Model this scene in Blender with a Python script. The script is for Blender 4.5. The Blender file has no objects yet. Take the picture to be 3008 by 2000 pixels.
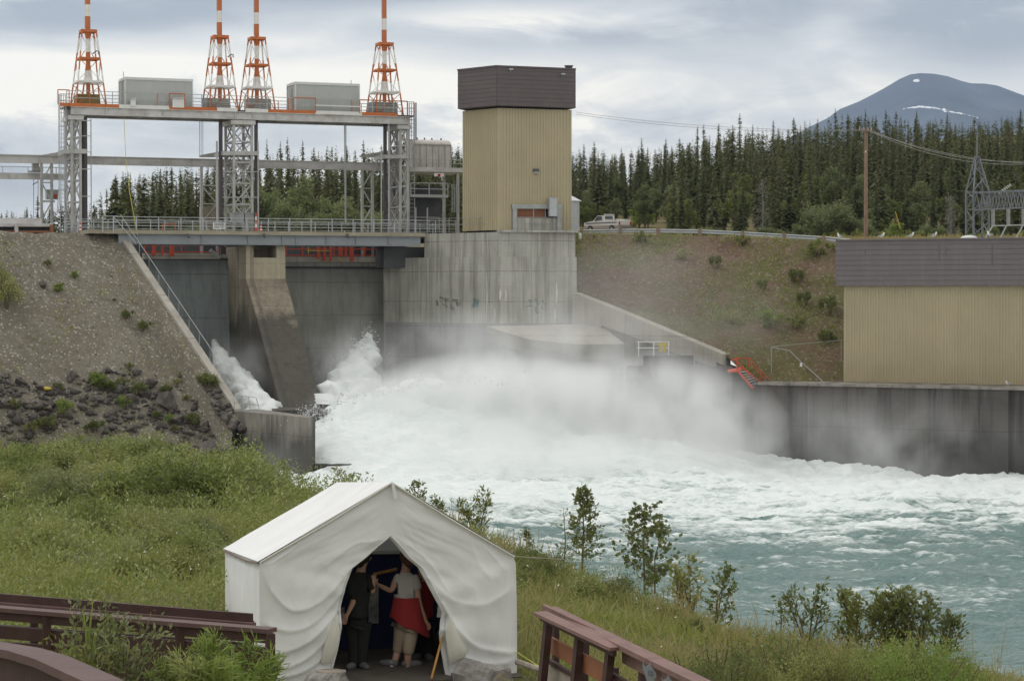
import bpy, math, random
import numpy as np
from mathutils import Vector, Matrix

random.seed(7)
rng = np.random.default_rng(11)
SC = bpy.context.scene
COL = SC.collection
R = math.radians

# ------------------------------------------------------------------ camera
FPX = 6346.0
HZ = 860.0
CAMZ = 12.2
PITCH = math.atan((1000.0 - HZ) / FPX)
cd = bpy.data.cameras.new('camera')
cam = bpy.data.objects.new('camera', cd)
COL.objects.link(cam)
cam.location = (0, 0, CAMZ)
cam.rotation_euler = (math.pi / 2 - PITCH, 0, 0)
cd.sensor_width = 36.0
cd.lens = 36.0 * FPX / 3008.0
cd.clip_start = 0.5
cd.clip_end = 30000
SC.camera = cam
CP, SP = math.cos(PITCH), math.sin(PITCH)


def P(px, py, d):
    """point seen at photo pixel (px, py), at distance d along +Y"""
    u = (px - 1504.0) / FPX
    v = (1000.0 - py) / FPX
    x, y, z = u, CP + v * SP, -SP + v * CP
    k = d / y
    return Vector((x * k, d, CAMZ + z * k))


def px_x(px, d):
    return P(px, HZ, d).x


def pz(py, d):
    return P(1504, py, d).z


# dam frame: u along the dam axis (to the right, receding), w downstream
AX = R(21)
UX, UY = math.cos(AX), math.sin(AX)
WX, WY = math.sin(AX), -math.cos(AX)
OX, OY = px_x(723, 163), 163.0


def D(s, t, z):
    return Vector((OX + s * UX + t * WX, OY + s * UY + t * WY, z))


def DP(px, py, t):
    """point at photo pixel lying in the vertical plane t = const of the dam frame"""
    a = (px - 1504.0) / FPX
    v = (1000.0 - py) / FPX
    yy = CP + v * SP
    a = a / yy
    bx, by = OX + t * WX, OY + t * WY
    s = (a * by - bx) / (UX - a * UY)
    d = by + s * UY
    return P(px, py, d)


def DS(px, t, py=700):
    p = DP(px, py, t)
    return (p.x - OX) * UX + (p.y - OY) * UY


# ------------------------------------------------------------------ mesh helpers
class MB:
    def __init__(self):
        self.v, self.f, self.m = [], [], []

    def add(self, vs, fs, mi=0):
        o = len(self.v)
        self.v += [tuple(p) for p in vs]
        self.f += [tuple(i + o for i in q) for q in fs]
        self.m += [mi] * len(fs)
        return self

    def box(self, c, size, rot=0.0, mi=0):
        c = Vector(c)
        sx, sy, sz = (k / 2 for k in size)
        ca, sa = math.cos(rot), math.sin(rot)
        vs = []
        for z in (-sz, sz):
            for x, y in ((-sx, -sy), (sx, -sy), (sx, sy), (-sx, sy)):
                vs.append(c + Vector((x * ca - y * sa, x * sa + y * ca, z)))
        self.add(vs, [(3, 2, 1, 0), (4, 5, 6, 7), (0, 1, 5, 4), (1, 2, 6, 5), (2, 3, 7, 6), (3, 0, 4, 7)], mi)
        return self

    def beam(self, p, q, w, h=None, up=(0, 0, 1), mi=0):
        """box from p to q, w wide, h high (along up)"""
        p, q = Vector(p), Vector(q)
        h = w if h is None else h
        d = (q - p)
        if d.length < 1e-6:
            return self
        d.normalize()
        u = Vector(up)
        if abs(d.dot(u)) > 0.98:
            u = Vector((UX, UY, 0))
        s = d.cross(u).normalized()
        u = s.cross(d).normalized()
        vs = []
        for c in (p, q):
            for a, b in ((-1, -1), (1, -1), (1, 1), (-1, 1)):
                vs.append(c + s * (a * w / 2) + u * (b * h / 2))
        self.add(vs, [(3, 2, 1, 0), (4, 5, 6, 7), (0, 1, 5, 4), (1, 2, 6, 5), (2, 3, 7, 6), (3, 0, 4, 7)], mi)
        return self

    def tube(self, pts, r, n=6, mi=0, caps=True):
        pts = [Vector(p) for p in pts]
        rs = r if isinstance(r, (list, tuple)) else [r] * len(pts)
        o = len(self.v)
        for i, p in enumerate(pts):
            a = pts[max(i - 1, 0)]
            b = pts[min(i + 1, len(pts) - 1)]
            d = (b - a).normalized()
            ref = Vector((0, 0, 1)) if abs(d.z) < 0.9 else Vector((1, 0, 0))
            s = d.cross(ref).normalized()
            u = s.cross(d)
            for k in range(n):
                t = 2 * math.pi * k / n
                self.v.append(tuple(p + (s * math.cos(t) + u * math.sin(t)) * rs[i]))
        for i in range(len(pts) - 1):
            for k in range(n):
                k2 = (k + 1) % n
                self.f.append((o + i * n + k, o + i * n + k2, o + (i + 1) * n + k2, o + (i + 1) * n + k))
                self.m.append(mi)
        if caps:
            self.f.append(tuple(o + k for k in reversed(range(n))))
            self.f.append(tuple(o + (len(pts) - 1) * n + k for k in range(n)))
            self.m += [mi, mi]
        return self

    def prism(self, poly, z0, z1, mi=0):
        """plan polygon (ccw from above) between z0 and z1; each may be a list per vertex"""
        n = len(poly)
        a = z0 if isinstance(z0, (list, tuple)) else [z0] * n
        b = z1 if isinstance(z1, (list, tuple)) else [z1] * n
        vs = [(p[0], p[1], a[i]) for i, p in enumerate(poly)] + [(p[0], p[1], b[i]) for i, p in enumerate(poly)]
        fs = [tuple(reversed(range(n))), tuple(range(n, 2 * n))]
        for i in range(n):
            j = (i + 1) % n
            fs.append((i, j, n + j, n + i))
        return self.add(vs, fs, mi)

    def slab(self, poly3, off, mi=0):
        """3-D polygon extruded by the vector off"""
        n = len(poly3)
        off = Vector(off)
        vs = [Vector(p) for p in poly3] + [Vector(p) + off for p in poly3]
        fs = [tuple(range(n)), tuple(reversed(range(n, 2 * n)))]
        for i in range(n):
            j = (i + 1) % n
            fs.append((j, i, n + i, n + j))
        return self.add(vs, fs, mi)

    def ell(self, c, r, n=10, m=6, mi=0, rot=None):
        c = Vector(c)
        o = len(self.v)
        for i in range(m + 1):
            th = math.pi * i / m
            for k in range(n):
                ph = 2 * math.pi * k / n
                p = Vector((math.sin(th) * math.cos(ph) * r[0], math.sin(th) * math.sin(ph) * r[1], math.cos(th) * r[2]))
                if rot is not None:
                    p = rot @ p
                self.v.append(tuple(c + p))
        for i in range(m):
            for k in range(n):
                k2 = (k + 1) % n
                self.f.append((o + i * n + k, o + (i + 1) * n + k, o + (i + 1) * n + k2, o + i * n + k2))
                self.m.append(mi)
        return self

    def build(self, name, mats, parent=None, smooth=False, fix=True):
        me = bpy.data.meshes.new(name)
        me.from_pydata(self.v, [], self.f)
        if not isinstance(mats, (list, tuple)):
            mats = [mats]
        for k in mats:
            me.materials.append(k)
        me.polygons.foreach_set('material_index', self.m)
        if fix:
            import bmesh
            bm = bmesh.new()
            bm.from_mesh(me)
            bmesh.ops.remove_doubles(bm, verts=bm.verts, dist=1e-5) if smooth else None
            bmesh.ops.recalc_face_normals(bm, faces=bm.faces)
            bm.to_mesh(me)
            bm.free()
        if smooth:
            me.polygons.foreach_set('use_smooth', [True] * len(me.polygons))
        me.update()
        return link(name, me, parent)


def link(name, me, parent=None):
    o = bpy.data.objects.new(name, me)
    COL.objects.link(o)
    if parent is not None:
        o.parent = parent
        o.matrix_parent_inverse = Matrix.Translation(parent.location).inverted() if parent.get('_w') else Matrix()
    return o


def np_mesh(name, V, F, mats, smooth=False, mi=None):
    V = np.asarray(V, dtype=np.float32)
    F = np.asarray(F, dtype=np.int32)
    k = F.shape[1]
    me = bpy.data.meshes.new(name)
    me.vertices.add(len(V))
    me.vertices.foreach_set('co', V.ravel())
    me.loops.add(F.size)
    me.loops.foreach_set('vertex_index', F.ravel())
    me.polygons.add(len(F))
    me.polygons.foreach_set('loop_start', np.arange(0, F.size, k, dtype=np.int32))
    me.polygons.foreach_set('loop_total', np.full(len(F), k, dtype=np.int32))
    if not isinstance(mats, (list, tuple)):
        mats = [mats]
    for m in mats:
        me.materials.append(m)
    if mi is not None:
        me.polygons.foreach_set('material_index', np.asarray(mi, dtype=np.int32))
    if smooth:
        me.polygons.foreach_set('use_smooth', np.ones(len(F), dtype=bool))
    me.update(calc_edges=True)
    me.validate()
    return me


def grid_faces(nr, nc):
    i = np.arange(nr - 1)[:, None] * nc + np.arange(nc - 1)[None, :]
    i = i.ravel()
    return np.stack([i, i + 1, i + nc + 1, i + nc], axis=1)


def tag(o, label, cat, group=None, kind=None):
    if label:
        o['label'] = label
    if cat:
        o['category'] = cat
    if group:
        o['group'] = group
    if kind:
        o['kind'] = kind
    return o


def thing(name, label, cat, group=None, loc=(0, 0, 0)):
    """an Empty at the thing's base; its parts are modelled in world coordinates"""
    o = bpy.data.objects.new(name, None)
    COL.objects.link(o)
    o.location = loc
    o.empty_display_size = 0.3
    o['_w'] = 1
    return tag(o, label, cat, group)


def structure(o):
    o['kind'] = 'structure'
    return o


def copy_tree(o, parent=None):
    c = o.copy()
    COL.objects.link(c)
    if parent is not None:
        c.parent = parent
        c.matrix_parent_inverse = o.matrix_parent_inverse
    for ch in list(o.children):
        copy_tree(ch, c)
    return c


# ------------------------------------------------------------------ numpy noise
def _hash(ix, iy, seed):
    h = (ix.astype(np.int64) * 374761393 + iy.astype(np.int64) * 668265263 + seed * 974634533) & 0xFFFFFFFF
    h = ((h ^ (h >> 13)) * 1274126177) & 0xFFFFFFFF
    h = h ^ (h >> 16)
    return (h & 0xFFFF) / 65535.0


def vnoise(x, y, seed=0):
    x = np.asarray(x, dtype=np.float64)
    y = np.asarray(y, dtype=np.float64)
    ix, iy = np.floor(x), np.floor(y)
    fx, fy = x - ix, y - iy
    fx = fx * fx * fx * (fx * (fx * 6 - 15) + 10)
    fy = fy * fy * fy * (fy * (fy * 6 - 15) + 10)
    a, b = _hash(ix, iy, seed), _hash(ix + 1, iy, seed)
    c, d = _hash(ix, iy + 1, seed), _hash(ix + 1, iy + 1, seed)
    return (a * (1 - fx) + b * fx) * (1 - fy) + (c * (1 - fx) + d * fx) * fy


def fbm(x, y, oct=4, seed=0, gain=0.5):
    s, a, t = 0, 1.0, 0
    for k in range(oct):
        s = s + a * vnoise(x * 2 ** k + 17.3 * k, y * 2 ** k - 9.1 * k, seed + k)
        t += a
        a *= gain
    return s / t - 0.5


def sstep(a, b, x):
    t = np.clip((np.asarray(x, dtype=float) - a) / (b - a), 0, 1)
    return t * t * (3 - 2 * t)


# ------------------------------------------------------------------ materials
def new_mat(name):
    m = bpy.data.materials.new(name)
    m.use_nodes = True
    nt = m.node_tree
    nt.nodes.clear()
    out = nt.nodes.new('ShaderNodeOutputMaterial')
    return m, nt, out


class NT:
    """terse node building"""
    def __init__(self, nt):
        self.nt = nt

    def n(self, t, **kw):
        nd = self.nt.nodes.new(t)
        for k, v in kw.items():
            setattr(nd, k, v)
        return nd

    def l(self, a, b):
        self.nt.links.new(a, b)

    def val(self, sock, v):
        if hasattr(v, 'is_linked') or isinstance(v, bpy.types.NodeSocket):
            self.l(v, sock)
        else:
            sock.default_value = v

    def math(self, op, a, b=0.0, clamp=False):
        nd = self.n('ShaderNodeMath', operation=op, use_clamp=clamp)
        self.val(nd.inputs[0], a)
        self.val(nd.inputs[1], b)
        return nd.outputs[0]

    def noise(self, vec, scale, detail=4.0, rough=0.55, dist=0.0):
        nd = self.n('ShaderNodeTexNoise')
        if vec is not None:
            self.l(vec, nd.inputs['Vector'])
        nd.inputs['Scale'].default_value = scale
        nd.inputs['Detail'].default_value = detail
        nd.inputs['Roughness'].default_value = rough
        nd.inputs['Distortion'].default_value = dist
        return nd.outputs['Fac']

    def mapping(self, vec, scale=(1, 1, 1), loc=(0, 0, 0), rot=(0, 0, 0)):
        nd = self.n('ShaderNodeMapping')
        self.l(vec, nd.inputs['Vector'])
        nd.inputs['Scale'].default_value = scale
        nd.inputs['Location'].default_value = loc
        nd.inputs['Rotation'].default_value = rot
        return nd.outputs['Vector']

    def ramp(self, fac, stops, interp='LINEAR'):
        nd = self.n('ShaderNodeValToRGB')
        nd.color_ramp.interpolation = interp
        el = nd.color_ramp.elements
        while len(el) < len(stops):
            el.new(0.5)
        for e, (p, c) in zip(el, stops):
            e.position = p
            e.color = (c[0], c[1], c[2], 1.0) if isinstance(c, (tuple, list)) else (c, c, c, 1.0)
        self.val(nd.inputs[0], fac)
        return nd.outputs['Color']

    def mix(self, fac, a, b, blend='MIX'):
        nd = self.n('ShaderNodeMix', data_type='RGBA', blend_type=blend)
        nd.clamp_factor = True
        for s, v in ((nd.inputs[0], fac), (nd.inputs[6], a), (nd.inputs[7], b)):
            if isinstance(v, bpy.types.NodeSocket):
                self.l(v, s)
            elif isinstance(v, (tuple, list)):
                s.default_value = (v[0], v[1], v[2], 1.0)
            else:
                s.default_value = v
        return nd.outputs[2]

    def bump(self, h, strength=0.3, dist=0.05):
        nd = self.n('ShaderNodeBump')
        nd.inputs['Strength'].default_value = strength
        nd.inputs['Distance'].default_value = dist
        self.l(h, nd.inputs['Height'])
        return nd.outputs['Normal']

    def bsdf(self, out, color, rough=0.7, metal=0.0, normal=None, spec=0.5):
        b = self.n('ShaderNodeBsdfPrincipled')
        if isinstance(color, bpy.types.NodeSocket):
            self.l(color, b.inputs['Base Color'])
        else:
            b.inputs['Base Color'].default_value = (*color[:3], 1.0)
        self.val(b.inputs['Roughness'], rough)
        b.inputs['Metallic'].default_value = metal
        b.inputs['Specular IOR Level'].default_value = spec
        if normal is not None:
            self.l(normal, b.inputs['Normal'])
        self.l(b.outputs[0], out.inputs['Surface'])
        return b


def mul(c, k):
    return tuple(x * k for x in c)


def simple_mat(name, col, rough=0.6, var=0.18, scale=2.0, metal=0.0, dirt=None, dirt_amt=0.35, spec=0.4, bump=0.15, bscale=30.0, streak=False):
    """base colour with two scales of wear and, if asked, a dirt colour in patches or vertical streaks"""
    m, nt, out = new_mat(name)
    N = NT(nt)
    co = N.n('ShaderNodeTexCoord').outputs['Object']
    f = N.noise(co, scale, 5, 0.6)
    c = N.ramp(f, [(0.3, mul(col, 1 - var)), (0.7, mul(col, 1 + var))])
    if dirt is not None:
        v = N.mapping(co, (3.0, 3.0, 0.25)) if streak else co
        g = N.noise(v, scale * 1.3, 6, 0.65)
        k = N.ramp(g, [(0.48, 0.0), (0.72, dirt_amt)])
        c = N.mix(k, c, dirt)
    nrm = N.bump(N.noise(co, bscale, 3, 0.6), bump, 0.02) if bump else None
    N.bsdf(out, c, rough, metal, nrm, spec)
    return m


def concrete_mat(name, col, dark, scale=0.35, lift=2.4, panel=3.0, streak_amt=0.6, white=0.0, wet_z=None):
    m, nt, out = new_mat(name)
    N = NT(nt)
    co = N.n('ShaderNodeTexCoord').outputs['Object']
    big = N.noise(co, scale, 5, 0.6)
    c = N.ramp(big, [(0.3, mul(col, 0.8)), (0.52, col), (0.75, mul(col, 1.18))])
    fine = N.noise(co, 4.0, 6, 0.7)
    c = N.mix(N.ramp(fine, [(0.35, 0.0), (0.75, 0.32)]), c, mul(dark, 1.3))
    st = N.noise(N.mapping(co, (2.2, 2.2, 0.10)), 1.0, 6, 0.68)
    c = N.mix(N.ramp(st, [(0.46, 0.0), (0.66, streak_amt)]), c, dark)
    # pour lifts and form-board joints
    sep = N.n('ShaderNodeSeparateXYZ')
    N.l(co, sep.inputs[0])
    wob = N.math('MULTIPLY', N.math('SUBTRACT', N.noise(co, 0.8, 2), 0.5), 0.12)
    zz = N.math('ADD', sep.outputs['Z'], wob)
    fr = N.math('FRACT', N.math('DIVIDE', zz, lift))
    ln = N.math('LESS_THAN', fr, 0.028)
    bd = N.math('LESS_THAN', N.math('FRACT', N.math('DIVIDE', zz, lift / 8.0)), 0.09)
    jn = N.math('MULTIPLY', ln, N.ramp(N.noise(co, 1.6, 3), [(0.3, 0.15), (0.7, 0.75)]))
    c = N.mix(jn, c, mul(dark, 0.75))
    xx = N.math('ADD', N.math('MULTIPLY', sep.outputs['X'], UX), N.math('MULTIPLY', sep.outputs['Y'], UY))
    vx = N.math('LESS_THAN', N.math('FRACT', N.math('DIVIDE', N.math('ADD', xx, wob), panel)), 0.016)
    c = N.mix(N.math('MULTIPLY', vx, 0.45), c, mul(dark, 0.8))
    c = N.mix(N.math('MULTIPLY', bd, 0.10), c, mul(dark, 0.7))
    if white:
        ws = N.noise(N.mapping(co, (5.0, 5.0, 0.12), (3, 1, 0)), 1.0, 5, 0.7)
        c = N.mix(N.ramp(ws, [(0.62, 0.0), (0.74, white)]), c, (0.62, 0.62, 0.58))
    rough = 0.85
    if wet_z is not None:
        wv = N.noise(N.mapping(co, (0.35, 0.35, 0.10)), 1.0, 5, 0.65)
        h = N.math('ADD', sep.outputs['Z'], N.math('MULTIPLY', N.math('SUBTRACT', wv, 0.5), -9.0))
        k = N.n('ShaderNodeMapRange')
        N.l(h, k.inputs[0])
        k.inputs[1].default_value = wet_z + 0.8
        k.inputs[2].default_value = wet_z - 0.8
        c = N.mix(N.math('MULTIPLY', k.outputs[0], 0.8), c, (0.055, 0.054, 0.05))
    nrm = N.bump(N.noise(co, 9.0, 6, 0.7), 0.35, 0.04)
    N.bsdf(out, c, rough, 0.0, nrm, 0.25)
    return m


def leaf_mat(name, cols, rough=0.55, island=True, trans=0.45, spec=0.3):
    """leaves: a tint per leaf and per plant, light passing through"""
    m, nt, out = new_mat(name)
    N = NT(nt)
    oi = N.n('ShaderNodeObjectInfo').outputs['Random']
    if island:
        ri = N.n('ShaderNodeNewGeometry').outputs['Random Per Island']
        f = N.math('ADD', N.math('MULTIPLY', ri, 0.55), N.math('MULTIPLY', oi, 0.45))
    else:
        co = N.n('ShaderNodeTexCoord').outputs['Object']
        f = N.math('ADD', N.math('MULTIPLY', N.noise(co, 1.3, 4), 0.6), N.math('MULTIPLY', oi, 0.4))
    n = len(cols)
    c = N.ramp(f, [(0.08 + 0.84 * i / (n - 1), mul(cc, LEAF_K)) for i, cc in enumerate(cols)])
    b = N.bsdf(out, c, rough, 0.0, None, spec)
    if trans:
        tr = N.n('ShaderNodeBsdfTranslucent')
        N.l(N.mix(0.4, c, (0.26, 0.29, 0.05)), tr.inputs['Color'])
        mx = N.n('ShaderNodeMixShader')
        mx.inputs[0].default_value = trans
        N.l(b.outputs[0], mx.inputs[1])
        N.l(tr.outputs[0], mx.inputs[2])
        N.l(mx.outputs[0], out.inputs['Surface'])
    return m


def ground_mat(name, stops, scale=0.25, fine=8.0, speck=None, bump=0.6, bdist=0.08, rough=0.95):
    m, nt, out = new_mat(name)
    N = NT(nt)
    co = N.n('ShaderNodeTexCoord').outputs['Object']
    f = N.noise(co, scale, 8, 0.66)
    c = N.ramp(f, stops)
    g = N.noise(co, fine, 5, 0.7)
    c = N.mix(N.ramp(g, [(0.35, 0.55), (0.6, 0.0)]), c, mul(stops[0][1], 0.6))
    if speck is not None:
        vo = N.n('ShaderNodeTexVoronoi')
        N.l(co, vo.inputs['Vector'])
        vo.inputs['Scale'].default_value = speck[1]
        sepc = N.n('ShaderNodeSeparateColor')
        N.l(vo.outputs['Color'], sepc.inputs[0])
        c = N.mix(N.ramp(sepc.outputs[0], [(0.0, 0.0), (1.0, 0.55)]), c, mul(stops[0][1], 0.75))
        c = N.mix(N.math('GREATER_THAN', sepc.outputs[1], 0.93), c, speck[0])
        hh = N.math('ADD', N.math('MULTIPLY', vo.outputs['Distance'], -0.8), g)
    else:
        hh = g
    nrm = N.bump(hh, bump, bdist)
    N.bsdf(out, c, rough, 0.0, nrm, 0.15)
    return m
HAZE = 5e-5
LEAF_K = 1.3
# ------------------------------------------------------------------ palette
M = {}
M['steel'] = simple_mat('grey_painted_steel', (0.42, 0.42, 0.41), 0.55, 0.15, 1.2, 0.0, (0.22, 0.16, 0.12), 0.45, streak=True)
M['steel_beam'] = simple_mat('weathered_beam_steel', (0.54, 0.53, 0.52), 0.6, 0.16, 0.6, 0.0, (0.27, 0.2, 0.17), 0.6)
M['steel_dark'] = simple_mat('dark_gate_guide_steel', (0.075, 0.062, 0.066), 0.6, 0.2, 1.0)
M['galv'] = simple_mat('galvanised_steel', (0.42, 0.44, 0.45), 0.45, 0.12, 2.0, 0.35)
M['sub_steel'] = simple_mat('dull_grey_lattice_steel', (0.19, 0.205, 0.22), 0.5, 0.12, 2.0, 0.2)
M['girder'] = simple_mat('blue_grey_bridge_girder', (0.27, 0.29, 0.31), 0.55, 0.1, 0.5, 0.0, (0.18, 0.18, 0.18), 0.3)
M['deckslab'] = simple_mat('bridge_slab_concrete', (0.33, 0.295, 0.225), 0.9, 0.16, 0.8, 0.0, (0.2, 0.17, 0.12), 0.4)
M['orange'] = simple_mat('safety_orange_paint', (0.52, 0.145, 0.035), 0.5, 0.15, 2.0, 0.0, (0.35, 0.2, 0.12), 0.4)
M['red_orange'] = simple_mat('red_orange_paint', (0.55, 0.075, 0.03), 0.5, 0.15, 2.0)
M['yellow'] = simple_mat('yellow_paint', (0.55, 0.42, 0.05), 0.5, 0.1, 3.0)
M['white'] = simple_mat('white_paint', (0.72, 0.72, 0.7), 0.5, 0.06, 2.0, 0.0, (0.5, 0.45, 0.4), 0.25)
M['shed'] = simple_mat('grey_shed_panel', (0.43, 0.445, 0.43), 0.5, 0.05, 1.0, 0.0, (0.33, 0.33, 0.32), 0.3, streak=True)
M['shed_trim'] = simple_mat('pale_shed_trim', (0.62, 0.63, 0.62), 0.5, 0.05)
M['olive'] = simple_mat('olive_brown_crate', (0.23, 0.16, 0.06), 0.75, 0.15, 2.0)
M['louver'] = simple_mat('grey_louvre_metal', (0.34, 0.35, 0.34), 0.55, 0.15, 2.0, 0.0, (0.2, 0.18, 0.15), 0.4)
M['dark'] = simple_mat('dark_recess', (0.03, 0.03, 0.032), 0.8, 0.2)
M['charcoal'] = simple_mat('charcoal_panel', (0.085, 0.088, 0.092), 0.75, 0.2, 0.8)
M['siding'] = simple_mat('tan_ribbed_siding', (0.42, 0.355, 0.23), 0.5, 0.07, 0.35, 0.0, (0.36, 0.31, 0.21), 0.5, streak=True, bump=0.05)
M['brown_clad'] = simple_mat('brown_metal_cladding', (0.105, 0.084, 0.083), 0.5, 0.07, 0.7, 0.0, (0.16, 0.13, 0.12), 0.3, bump=0.05)
M['mauve_clad'] = simple_mat('grey_brown_cladding', (0.150, 0.128, 0.132), 0.5, 0.06, 0.7, 0.0, (0.21, 0.185, 0.175), 0.35, streak=True, bump=0.05)
M['wood_door'] = simple_mat('red_brown_panel', (0.30, 0.12, 0.06), 0.6, 0.15, 1.5)
M['concrete'] = concrete_mat('pale_dam_concrete', (0.46, 0.45, 0.405), (0.18, 0.17, 0.145), white=0.7, wet_z=6.0, streak_amt=0.75, lift=2.3, scale=.5)
M['base'] = concrete_mat('damp_grey_base_concrete', (0.30, 0.295, 0.29), (0.15, 0.15, 0.15), white=0.5, scale=.4, streak_amt=.7)
M['pier'] = concrete_mat('brown_pier_concrete', (0.33, 0.285, 0.215), (0.12, 0.105, 0.085), scale=0.5, lift=1.4, panel=20, streak_amt=0.6, wet_z=10.6)
M['pier_pale'] = concrete_mat('pale_pier_concrete', (0.44, 0.39, 0.29), (0.2, 0.17, 0.13), scale=0.6, lift=1.2, panel=20, streak_amt=0.3)
M['wallc'] = concrete_mat('dark_tailrace_concrete', (0.118, 0.107, 0.098), (0.04, 0.037, 0.034), scale=0.25, lift=3.0, panel=6.0, streak_amt=0.75, white=0.25, wet_z=2.0)
M['wing'] = concrete_mat('wing_wall_concrete', (0.42, 0.39, 0.34), (0.22, 0.2, 0.17), scale=0.5, lift=3.0, panel=5.0, streak_amt=0.4)
M['training'] = concrete_mat('training_wall_concrete', (0.30, 0.275, 0.24), (0.10, 0.095, 0.085), scale=0.5, lift=1.5, panel=4.0, streak_amt=0.7, wet_z=3.6)
M['gate'] = concrete_mat('stained_gate_steel', (0.33, 0.33, 0.295), (0.19, 0.19, 0.17), scale=0.3, lift=2.6, panel=2.4, streak_amt=0.5, wet_z=6.8)
M['gate_blue'] = concrete_mat('blue_grey_gate_steel', (0.30, 0.335, 0.33), (0.175, 0.195, 0.195), scale=0.3, lift=3.4, panel=2.6, streak_amt=0.5, wet_z=7.5)
M['wood_rail'] = simple_mat('brown_stained_timber', (0.058, 0.027, 0.022), 0.65, 0.2, 3.0, 0.0, (0.10, 0.055, 0.047), 0.4)
M['wood_cap'] = simple_mat('dark_rail_cap_timber', (0.115, 0.066, 0.058), 0.6, 0.15, 3.0, 0.0, (0.07, 0.035, 0.03), 0.5)
M['wood_cap_pale'] = simple_mat('faded_rail_cap_timber', (0.215, 0.125, 0.108), 0.65, 0.14, 3.0, 0.0, (0.11, 0.058, 0.047), 0.6)
M['wood_orange'] = simple_mat('orange_brown_board', (0.26, 0.105, 0.05), 0.65, 0.15, 3.0)
M['wood_pale'] = simple_mat('weathered_grey_wood', (0.33, 0.28, 0.23), 0.85, 0.25, 6.0, 0.0, (0.16, 0.12, 0.1), 0.5)
M['bark'] = simple_mat('bark', (0.16, 0.12, 0.09), 0.9, 0.3, 6.0, bump=0.6)
M['pole_wood'] = simple_mat('utility_pole_wood', (0.27, 0.19, 0.135), 0.85, 0.2, 2.0, 0.0, (0.12, 0.09, 0.07), 0.5, streak=True)
M['handle_wood'] = simple_mat('varnished_handle_wood', (0.5, 0.25, 0.06), 0.5, 0.1, 5.0)
M['rock'] = simple_mat('dark_riprap_rock', (0.09, 0.076, 0.069), 0.9, 0.5, 1.5, 0.0, (0.20, 0.17, 0.14), 0.6, bump=0.8, bscale=6.0)
M['rubber'] = simple_mat('black_rubber', (0.02, 0.02, 0.02), 0.8, 0.1)
M['glass'] = simple_mat('tinted_window_glass', (0.05, 0.06, 0.06), 0.1, 0.05, bump=0)
M['truck'] = simple_mat('white_truck_paint', (0.62, 0.60, 0.575), 0.3, 0.04, 1.0, bump=0)
M['truck_tan'] = simple_mat('tan_lower_truck_paint', (0.34, 0.29, 0.26), 0.35, 0.04, 1.0, bump=0)
M['tail'] = simple_mat('red_tail_lamp', (0.4, 0.02, 0.02), 0.3, 0.05, bump=0)
M['stripe'] = simple_mat('blue_grey_body_stripe', (0.14, 0.14, 0.18), 0.4, 0.05, bump=0)
M['chrome'] = simple_mat('dull_chrome', (0.5, 0.5, 0.5), 0.3, 0.05, metal=0.8, bump=0)
M['ink'] = simple_mat('dark_sign_lettering', (0.06, 0.06, 0.06), 0.7, 0.05, bump=0)
M['graffiti'] = simple_mat('faded_blue_green_spray_paint', (0.14, 0.24, 0.25), 0.8, 0.1, bump=0)
M['graffiti_grey'] = simple_mat('faded_dark_spray_paint', (0.20, 0.2, 0.19), 0.8, 0.1, bump=0)
M['limed'] = simple_mat('white_lime_stain', (0.66, 0.66, 0.62), 0.9, 0.1, bump=0)
M['mesh_wire'] = simple_mat('grey_wire', (0.30, 0.30, 0.29), 0.5, 0.05, bump=0)
M['gull_white'] = simple_mat('white_feathers', (0.78, 0.78, 0.76), 0.8, 0.05, bump=0)
M['gull_grey'] = simple_mat('grey_wing_feathers', (0.3, 0.31, 0.33), 0.8, 0.05, bump=0)
M['bill'] = simple_mat('yellow_bill', (0.55, 0.4, 0.05), 0.6, 0.05, bump=0)
M['snow'] = simple_mat('snow', (0.82, 0.83, 0.85), 0.9, 0.04, bump=0)
M['fish'] = simple_mat('grey_metal_cutout', (0.26, 0.28, 0.3), 0.45, 0.08, 8.0, 0.2)
M['rope'] = simple_mat('yellow_rope', (0.5, 0.45, 0.08), 0.8, 0.1, bump=0)

# ------------------------------------------------------------------ sky
SUN_EL, SUN_AZ = 52.0, -62.0      # sun behind thin cloud, to the left and a little ahead
w = bpy.data.worlds.new('World')
SC.world = w
w.use_nodes = True
nt = w.node_tree
nt.nodes.clear()
N = NT(nt)
wo = N.n('ShaderNodeOutputWorld')
sky = N.n('ShaderNodeTexSky', sky_type='NISHITA')
sky.sun_disc = False
sky.sun_elevation = R(SUN_EL)
sky.sun_rotation = R(SUN_AZ)
gen = N.n('ShaderNodeTexCoord').outputs['Generated']
sp = N.n('ShaderNodeSeparateXYZ')
N.l(gen, sp.inputs[0])
dy = N.math('MAXIMUM', sp.outputs['Y'], 0.05)
ax = N.math('DIVIDE', sp.outputs['X'], dy)          # tangent of the bearing
el = sp.outputs['Z']
# clouds: long flat sheets low over the horizon, softer billows higher up
flat = N.mapping(gen, (6.5, 6.5, 27.0), (1.7, 0.4, 0.35))
n1 = N.noise(flat, 1.0, 7, 0.55, 0.9)
n2 = N.noise(N.mapping(gen, (17.0, 17.0, 52.0), (4.1, 2.2, 0.0)), 1.0, 7, 0.62, 0.9)
n3 = N.noise(N.mapping(gen, (2.2, 2.2, 12.0), (0.3, 5.2, 1.0)), 1.0, 3, 0.5)
cl = N.math('ADD', N.math('MULTIPLY', n1, 0.55), N.math('ADD', N.math('MULTIPLY', n2, 0.34), N.math('MULTIPLY', n3, 0.11)))


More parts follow.
